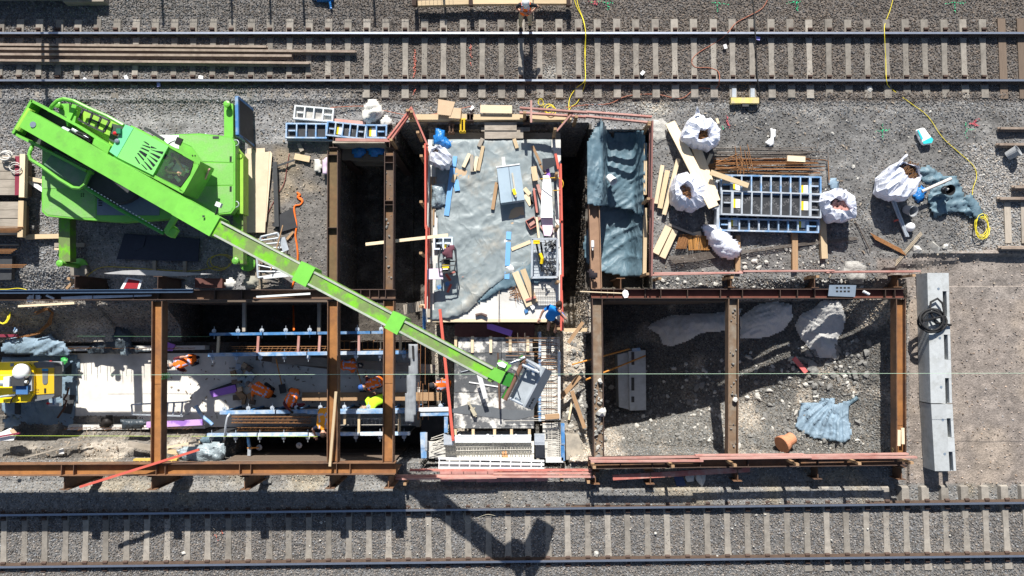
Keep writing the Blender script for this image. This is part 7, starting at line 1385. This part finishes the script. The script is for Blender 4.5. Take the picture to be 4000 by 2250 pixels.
MB().cyl(P(-60, 1497, ZM + .25), P(32, 1497, ZM + .25), .09, 12).build('ram', GALV, ym); MB().cyl(P(30, 1496, ZM + .25), P(108, 1492, ZM + .25), .05, 10).build('ram_rod', GALVW, ym); MB().box(P(78, 1487, ZM + .2), (.4, .3, .2)).build('gear_block', STEELD, ym); MB().box(P(36, 1490, ZM + .25), (.18, .3, .25)).build('ram_head', GALVW, ym)
for x0, y0, x1, y1 in [(2, 1550, 60, 1542), (70, 1540, 115, 1535)]: MB().cyl(P(x0, y0, ZM + .12), P(x1, y1, ZM + .12), .035, 8).build('spool_shaft', GALV, ym)
MB().tube([P(40, 1575, ZM), P(48, 1555, ZM + .1), P(65, 1545, ZM + .12)], .02, 6).build('hydraulic_hose', BLACK, ym); ypoly([(40, 1420), (53, 1419), (53, 1431), (40, 1432)], ZM + .02, ZM + .002, GPANEL, 'filler_plate')
for y0, x in [(1418, 225), (1580, 215)]: MB().box(P(x, y0, -1.2), (.35, .1, .12)).build('front_foot', GALV, ym); MB().lathe(P(x - 25, y0 - 5, -1.1), [(.04, 0), (.04, .06)], 8).build('red_light', mat('red_lamp', ()), ym)
MB().box(P(228, 1440, -1.1), (.2, .2, .2)).build('front_box', GALV, ym); MB().bar(P(211, 1550, -1.0), P(212, 1580, -1.0), .07, .08).build('blue_bar', BLUE, ym)
t = text('lettering', '10', P(147, 1528, ZM - .098), .15, mat('print_grey', (.12, .09, .04)), ym, (0, 0, rad(90)))
for k in range(6): MB().box(P(136, 1440, ZM + .01) if False else P(118 + 1.2 * k, 1421 + k * 1.5, ZM + .006), (.02, .06, .004), Matrix.Rotation(.7, 3, 'Z')).build('warning_mark', BLACK, ym)
mt_ = []
for pix, lb in [([(255, 1440), (278, 1420), (277, 1458), (255, 1460)], 'upper right'), ([(245, 1538), (293, 1545), (275, 1618), (245, 1612)], 'lower right'), ([(57, 1575), (78, 1575), (78, 1620), (57, 1618)], 'lower left')]: tag(flat('rubber_pad', pix, -1.8, .03, mat('pad_grey', (.06, .065, .07), .8, .25, 14)), 'dark rubber pad on the tarpaulin, %s of the yellow machine' % lb, 'pad')
tag(MB().tube([P(268, 1515, -1.3), P(262, 1540, -1.4), P(248, 1560, -1.5), P(260, 1565, -1.5), P(250, 1595, -1.6), P(225, 1632, -1.7)], .03, 6).build('brown_hoses', mat('hose_brown', (.10, .05, .035))), 'twisted brown hoses in front of the yellow machine', 'hoses'); tag(MB().cyl(P(233, 1525, -1.4), P(240, 1555, -1.4), .035, 8).build('green_bottle', GALV), 'grey rod beside the yellow machine front', 'rod'); tag(MB().rock(P(252, 1408, -1.3), .12, 5).build('green_bottle', mat('green_bottle', (.05, .35, .08), .2)), 'crumpled green bottle above the yellow machine front', 'bottle')
# sprayed digits on the side of a beam, on the right frame corner
text('sprayed_digits', '2300', P(647.5, 1470, W - .19), .26, mat('green_spray', (.10, .36, .12)), bpy.data.objects['steel_beam.002'], (rad(90), rad(90), rad(90))).data.name
text('sprayed_digit', '5', P(3487, 1758, WR - .17), .22, mat('yellow_spray', (.5, .45, .2)), bpy.data.objects['steel_beam.012'] if 'steel_beam.012' in bpy.data.objects else bpy.data.objects['steel_beam.011'], (rad(90), rad(-90), rad(90)))
# ---------------------------------------------------------------- top edge
tbx = empty('timber_barrier', P(1920, 4, 0), 'low timber barrier with rusty posts at the top edge of the photo', 'barrier')
for a, b in [((1632, 12), (1840, 6)), ((1845, 6), (2080, 4)), ((2085, 4), (2232, 4))]: stick('barrier_beam', P(*a, .3), P(*b, .3), .16, .14, WOOD, tbx)
for x in (1617, 1838, 2222): stick('barrier_post', P(x, -6, .5), P(x, 20, .45), .12, .4, RUSTD, tbx)
heap('blue_cover', [(1215, -25), (1300, -30), (1310, 0), (1290, 8), (1245, 6), (1220, 2)], 0, .4, BLUEBAG, 'blue cover sheet cut by the top edge of the photo', 'sheet', 61, .1)
tag(stick('blue_tail', P(1288, 5, .12), P(1293, 34, .06), .06, .03, BLUEBAG), 'narrow blue and white tail of the blue cover at the top', 'strip')
lw = empty('loading_platform', P(150, -60, 0), 'grey-brown low platform cut by the top left edge', 'platform'); MB().pprism([(-500, -280), (330, -280), (330, -32), (-500, -32)], .62, 0).build('platform_body', CONC, lw); MB().pprism([(245, -30), (405, -30), (405, 5), (245, 7)], .25, -.1).build('platform_edge', WOODG, lw)
mf = empty('mesh_fence', P(1000, -200, 0), 'grey wire mesh fence with posts just above the photo', 'fence')
for x in (625, 895, 1045, 1175, 1450, 1725): MB().cyl(P(x, -200, 0), Vector((*P(x, -200, 0).xy, 2.0)), .035, 8).build('fence_post', GALV, mf)
mb = MB(); a0, b0 = P(420, -200, 0), P(1760, -200, 0)
for k in range(90): p = a0.lerp(b0, k / 89); mb.cyl(p + Vector((0, 0, .1)), p + Vector((0, 0, 1.95)), .006, 4)
for k in range(9): mb.cyl(a0 + Vector((0, 0, .1 + k * .23)), b0 + Vector((0, 0, .1 + k * .23)), .006, 4)
struct(mb.build('wire_mesh', GALV, mf), 'stuff')
ms = empty('signal_mast', P(215, -220, 0), 'grey steel signal mast standing just above the photo', 'mast'); c = P(212, -220, 0); MB().box((c.x, c.y, 1.75), (.30, .2, 3.5)).build('mast_post', GALV, ms); c2 = P(170, -180, 0); MB().box((c2.x, c2.y, 2.1), (.1, .1, 4.2)).build('mast_tube', GALV, ms); MB().box((c2.x, c2.y, 4.25), (.35, .3, .55)).build('signal_head', STEELD, ms)

q = random.Random(123); lt = MB()
for k in range(140):
    x, y = q.uniform(660, 1600), q.uniform(1400, 1630); c = P(x, y, -1.885); lt.box(c, (q.uniform(.02, .12), q.uniform(.01, .05), .015), Matrix.Rotation(q.uniform(0, 3), 3, 'Z'))
for k in range(120):
    x, y = q.uniform(60, 860), q.uniform(1680, 1800); c = P(x, y, 0); lt.box((c.x, c.y, hgt(x, y) + .03), (q.uniform(.03, .16), q.uniform(.01, .06), .02), Matrix.Rotation(q.uniform(0, 3), 3, 'Z'))
for k in range(260):
    x, y = q.uniform(960, 3900), q.uniform(395, 1120); c = P(x, y, 0)
    if 1270 < x < 2560 and y > 470: continue
    lt.box((c.x, c.y, hgt(x, y) + .03), (q.uniform(.02, .12), q.uniform(.01, .05), .015), Matrix.Rotation(q.uniform(0, 3), 3, 'Z'))
struct(lt.build('wood_litter', [mat('litter_wood', (.42, .36, .28), .9, .3, 20, (.16, .12, .09), .5, 6)]), 'stuff')
# ---------------------------------------------------------------- people
VESTO = mat('orange_vest', (.90, .17, .015), .75, .06, 6, rnd=0); VESTY = mat('yellow_vest', (.88, .62, .02), .75, .06, 6, rnd=0); REFL = mat('reflective_tape', (.42, .45, .62), .4, .05, 5); LIME = mat('lime_shirt', (.50, .90, .03), .8, .05, 5)
NAVY = mat('navy_cloth', (.015, .02, .045), .9); DARKC = mat('dark_cloth', (.03, .03, .034), .9); MAROON = mat('maroon_shirt', (.12, .025, .03), .9); KHAKI = mat('khaki_cloth', (.42, .35, .23), .9); BLUET = mat('bright_blue_shirt', (.01, .23, .72), .85, .06, 5); GREYC = mat('grey_cap', (.13, .12, .115), .9); HAIR = mat('dark_hair', (.035, .02, .014), .8, .3, 30); GLOVE = mat('dark_glove', (.025, .025, .025), .9)
def ik(a, b, l1, l2, pole):
    d = b - a; L = min(d.length, (l1 + l2) * .995); x = d.normalized(); b = a + x * L
    k = (l1 * l1 - l2 * l2 + L * L) / (2 * L); h = math.sqrt(max(l1 * l1 - k * k, 0)); p = pole - x * pole.dot(x)
    if p.length < 1e-5: p = x.orthogonal()
    return a + x * k + p.normalized() * h, b
def person(label, pelvis, z, zf, face, bend, hands, feet, shirt, trousers, gear, vest=None, sleeves='long', shorts=False, gloves=False, head_pitch=.3, side=0.0, bands=True):
    """one continuous body grown over a posed skeleton; hands/feet are (px,py,z) / (px,py)"""
    O = P(*pelvis, z); R3 = Matrix.Rotation(face, 3, 'Z'); fwd = R3 @ Vector((0, 1, 0)); rt = R3 @ Vector((1, 0, 0)); up = Vector((0, 0, 1))
    sd = (up * math.cos(bend) + fwd * math.sin(bend) + rt * side).normalized(); bf = rt.cross(sd) * -1; bf = (fwd - sd * fwd.dot(sd)); bf = bf.normalized() if bf.length > .05 else -up
    mid = O + sd * .22 - bf * .015; ch = O + sd * .42; nk = O + sd * .53; hb = math.cos(head_pitch) * sd + math.sin(head_pitch) * bf; hd = nk + hb.normalized() * .15
    V, E, Rr, Pt = [O, mid, ch, nk, nk + hb.normalized() * .06], [(0, 1), (1, 2), (2, 3), (3, 4)], [(.155, .115), (.145, .10), (.165, .115), (.06, .06), (.055, .055)], []
    segs = [(O, mid, 'torso', .14), (mid, ch, 'torso', .14), (ch, nk, 'torso', .12), (nk, hd, 'skin', .05)]
    hand_info = []
    for s, hp in zip((-1, 1), hands):
        sh = ch + rt * .175 * s + sd * .05; tgt = P(*hp); pole = -fwd * .3 + rt * s * .8 - up * .3
        el, wr_ = ik(sh, tgt, .30, .26, pole); k = len(V)
        V += [sh, el, wr_]; E += [(2, k), (k, k + 1), (k + 1, k + 2)]; Rr += [(.065, .065), (.043, .043), (.030, .030)]
        segs += [(sh, sh.lerp(el, .55), 'sleeve', .06), (sh.lerp(el, .55), el, 'arm', .045), (el, wr_, 'arm', .04)]; hand_info.append((el, wr_, s))
    for s, fp in zip((-1, 1), feet):
        hip = O + rt * .10 * s - up * .03; an = P(*fp, zf + .08); an.z = zf + .08
        kn, an = ik(hip, an, .44, .43, fwd + rt * s * .25); k = len(V)
        V += [hip, kn, an, an + fwd * .16 - up * .035]; E += [(0, k), (k, k + 1), (k + 1, k + 2), (k + 2, k + 3)]; Rr += [(.095, .095), (.062, .062), (.045, .045), (.045, .035)]
        segs += [(hip, kn, 'leg', .08), (kn, an, 'shin', .055), (an, an + fwd * .16, 'shoe', .05)]
    me0 = bpy.data.meshes.new('skeleton'); me0.from_pydata([v - O for v in V], E, []); ob = bpy.data.objects.new('skeleton', me0); C.objects.link(ob)
    sk = ob.modifiers.new('s', 'SKIN'); sk.use_smooth_shade = True
    for i, r in enumerate(Rr): me0.skin_vertices[0].data[i].radius = r
    me0.skin_vertices[0].data[0].use_root = True
    ss = ob.modifiers.new('u', 'SUBSURF'); ss.levels = ss.render_levels = 2
    body = bpy.data.meshes.new_from_object(ob.evaluated_get(bpy.context.evaluated_depsgraph_get())); bpy.data.objects.remove(ob)
    body.materials.clear(); slot = {}
    for nm, m in [('torso', shirt), ('sleeve', shirt), ('arm', SKIN if sleeves == 'short' else shirt), ('skin', SKIN), ('leg', trousers), ('shin', SKIN if shorts else trousers), ('shoe', DARKC)]:
        slot[nm] = len(body.materials); body.materials.append(m)
    torso_faces = []
    for p in body.polygons:
        c = Vector(p.center) + O; best, bn = 9, 'torso'
        for a, b, nm, r in segs:
            d = b - a; t = max(0, min(1, (c - a).dot(d) / max(d.length_squared, 1e-9))); q_ = (c - a - d * t).length - r
            if q_ < best: best, bn = q_, nm
        p.material_index = slot[bn]
        if bn == 'torso' and vest: torso_faces.append(p.index)
    bm = bmesh.new(); bm.from_mesh(body); gm = len(body.materials); body.materials.append(GLOVE if gloves else SKIN)
    for el, wr_, s in hand_info:                       # palm, four unequal fingers and a thumb
        d = (wr_ - el).normalized(); w_ = (d.cross(Vector((0, 0, 1)))); w_ = w_.normalized() if w_.length > .1 else rt; n_ = d.cross(w_)
        hb_ = MB(); pc = wr_ + d * .05 - O; hb_.tube([wr_ - d * .02 - O, wr_ + d * .02 - O, pc, wr_ + d * .095 - O], [.026, .034, .04, .036], 8)
        for k, L in enumerate((.065, .075, .07, .055)):
            b0 = wr_ + d * .085 + w_ * (.032 - .021 * k) - O; hb_.tube([b0, b0 + d * L * .5 - n_ * .008, b0 + d * L * .85 - n_ * .03], [.010, .009, .007], 5)
        t0 = wr_ + d * .035 + w_ * s * .035 - O; hb_.tube([t0, t0 + w_ * s * .03 + d * .03, t0 + w_ * s * .035 + d * .06], [.012, .011, .008], 5)
        k0 = [bm.verts.new(v) for v in hb_.v]
        for f in hb_.f:
            try: fc = bm.faces.new([k0[i] for i in f]); fc.material_index = gm; fc.smooth = True
            except ValueError: pass
    X, Z_ = rt, hb.normalized(); Y = Z_.cross(X).normalized() * 1.0; Mh = Matrix((X, Y, Z_)).transposed()
    if Y.dot(bf) < 0: Mh = Matrix((-X, -Y, Z_)).transposed()
    hm = bmesh.new(); bmesh.ops.create_uvsphere(hm, u_segments=16, v_segments=12, radius=1)
    for v in hm.verts:
        x, y, zz = v.co; jaw = 1 - .18 * max(0, -zz); v.co = Vector((x * .078 * jaw, y * .098 * (1 - .1 * max(0, -zz)), zz * .118))
        if y > .75 and abs(x) < .25 and -.25 < zz < .25: v.co.y += .022
    km = {}
    for v in hm.verts: km[v] = bm.verts.new(Mh @ v.co + hd - O)
    for f in hm.faces: nf = bm.faces.new([km[v] for v in f.verts]); nf.material_index = slot['skin']; nf.smooth = True
    hm.free()
    em = len(body.materials); body.materials.append(HAIR); mm_ = len(body.materials); body.materials.append(mat('lips', (.32, .12, .10)))
    def dot(p, r, mi):
        t_ = bmesh.new(); bmesh.ops.create_icosphere(t_, subdivisions=1, radius=r); kk = {}
        for v in t_.verts: kk[v] = bm.verts.new(Mh @ (v.co + Vector(p)) + hd - O)
        for f in t_.faces: nf = bm.faces.new([kk[v] for v in f.verts]); nf.material_index = mi
        t_.free()
    for s in (-1, 1): dot((s * .03, .09, .012), .010, em); dot((s * .08, 0, 0), .022, slot['skin'])
    dot((0, .088, -.052), .014, mm_); dot((0, .108, -.015), .015, slot['skin'])
    bm.to_mesh(body); bm.free(); body.name = 'person'
    po = bpy.data.objects.new('person', body); C.objects.link(po); po.location = O; tag(po, label, 'person')
    # head gear
    g = MB(); kind, gmat = gear; prof = {'helmet': [(.128, -.01), (.128, .0), (.112, .012), (.108, .05), (.09, .09), (.05, .118), (.004, .125)], 'cap': [(.098, -.02), (.101, .03), (.088, .075), (.05, .105), (.004, .112)], 'hair': [(.088, -.04), (.094, .02), (.086, .07), (.05, .105), (.004, .112)]}[kind]
    g.lathe(hd + Z_ * .03 - (Mh @ Vector((0, .012 if kind == 'hair' else 0, 0))), prof, 18, Mh @ Matrix.Diagonal((.9, 1.08, 1)))
    if kind != 'hair': g.add([hd + Mh @ Vector(p) for p in [(-.07, .085, .035), (.07, .085, .035), (.055, .165, .022), (-.055, .165, .022), (-.07, .085, .045), (.07, .085, .045), (.055, .165, .03), (-.055, .165, .03)]], [(3, 2, 1, 0), (4, 5, 6, 7), (0, 1, 5, 4), (1, 2, 6, 5), (2, 3, 7, 6), (3, 0, 4, 7)])
    g.build({'helmet': 'helmet', 'cap': 'cap', 'hair': 'hair'}[kind], gmat, po, True)
    if vest and torso_faces:
        vb = bmesh.new(); vb.from_mesh(body); vb.faces.ensure_lookup_table(); keep = set(torso_faces)
        bmesh.ops.delete(vb, geom=[f for f in vb.faces if f.index not in keep], context='FACES'); vb.normal_update()
        for v in vb.verts: v.co += v.normal * .016
        for f in vb.faces:
            c = f.calc_center_median(); h = c.dot(sd); xx = abs(c.dot(rt)); f.smooth = True
            f.material_index = 1 if bands and ((.10 < h < .15) or (.24 < h < .28 and False) or (h > .16 and .075 < xx < .115)) else 0
        vm = bpy.data.meshes.new('safety_vest'); vb.to_mesh(vm); vb.free(); vm.materials.append(vest); vm.materials.append(REFL); vo = bpy.data.objects.new('safety_vest', vm); C.objects.link(vo); vo.parent = po
    return po
PI = math.pi
S9 = -1.9
person('worker in orange vest and white helmet standing on the upper track looking at his hands', (2052, 44), .92, 0.0, PI, .03, [(2076, 46, 1.12), (2046, 48, 1.1)], [(2070, 96), (2034, 104)], DARKC, KHAKI, ('helmet', WHITE), VESTO, 'short', head_pitch=.25)
person('worker in orange vest and grey cap stretching one arm to the blue formwork', (752, 1402), -1.0, S9, PI * .5 + .35, 1.15, [(705, 1428, -1.0), (812, 1387, -.38)], [(775, 1418), (778, 1395)], MAROON, NAVY, ('cap', GREYC), VESTO, 'short', gloves=True, head_pitch=.1)
person('crouching worker in bright orange vest beside the debris heap', (1052, 1538), -1.25, S9, PI * .5 - .5, 1.25, [(985, 1560, -1.6), (978, 1520, -1.6)], [(1078, 1550), (1072, 1522)], VESTO, DARKC, ('cap', GREYC), VESTO, 'short', head_pitch=.2)
person('worker in orange vest and dark cap leaning over the pale blue formwork', (1150, 1530), -1.0, S9, PI - .15, .95, [(1170, 1590, -.5), (1136, 1606, -.33)], [(1162, 1520), (1140, 1515)], MAROON, DARKC, ('cap', DARKC), VESTO, 'long', gloves=True, head_pitch=.4)
person('worker in yellow-orange vest bending over the striped formwork beside the cross beam', (1264, 1606), -.15, -1.0, PI + .08, 1.2, [(1278, 1694, -.32), (1232, 1702, -.32)], [(1272, 1600), (1252, 1598)], NAVY, NAVY, ('hair', HAIR), mat('yellow_orange_vest', (.92, .36, .02), .75, .08, 4), 'short', head_pitch=.2)
person('man in bright blue shirt and dark shorts climbing onto the white slab', (2148, 1240), .42, -.35, -.55, .62, [(2108, 1245, .55), (2192, 1222, .97)], [(2140, 1292), (2166, 1300)], BLUET, NAVY, ('hair', HAIR), None, 'short', shorts=True, gloves=False, head_pitch=.3)
person('worker in lime green shirt bending beside the right cross beam', (1492, 1556), -1.0, S9, PI * .5 + .5, 1.0, [(1470, 1600, -1.2), (1462, 1535, -1.4)], [(1512, 1570), (1515, 1545)], LIME, DARKC, ('cap', mat('khaki_cap', (.22, .18, .13), .9)), None, 'short', head_pitch=.3)
person('worker in dark clothes with an orange vest reaching left in the trench shade', (1486, 1488), -1.05, S9, PI * .5 + .3, .75, [(1405, 1510, -1.2), (1430, 1470, -1.3)], [(1505, 1500), (1502, 1470)], MAROON, DARKC, ('helmet', mat('blue_helmet', (.05, .12, .35), .4)), VESTO, 'short', head_pitch=.4)
person('worker in orange half hidden behind the cross beam below the upper formwork', (1340, 1425), -1.15, S9, -PI * .5, 1.0, [(1375, 1415, -1.4), (1372, 1440, -1.4)], [(1322, 1430), (1325, 1408)], VESTO, DARKC, ('cap', DARKC), VESTO, 'long', head_pitch=.2)
person('worker in orange vest in deep shade right of the standing red bar', (1750, 1500), -1.1, -2.9 + .9, PI * .5, .6, [(1725, 1490, -1.2), (1728, 1520, -1.2)], [(1752, 1490), (1755, 1512)], DARKC, DARKC, ('cap', DARKC), VESTO, 'short', head_pitch=.3)
person('crane operator in dark clothes sitting in the green cab', (668, 622), 1.62, 1.2, -2.06, .15, [(712, 655, 1.95), (690, 675, 1.95)], [(705, 640), (695, 660)], mat('grey_shirt', (.10, .11, .12), .9), mat('brown_trousers', (.30, .16, .10), .9), ('hair', HAIR), None, 'short', head_pitch=.3)
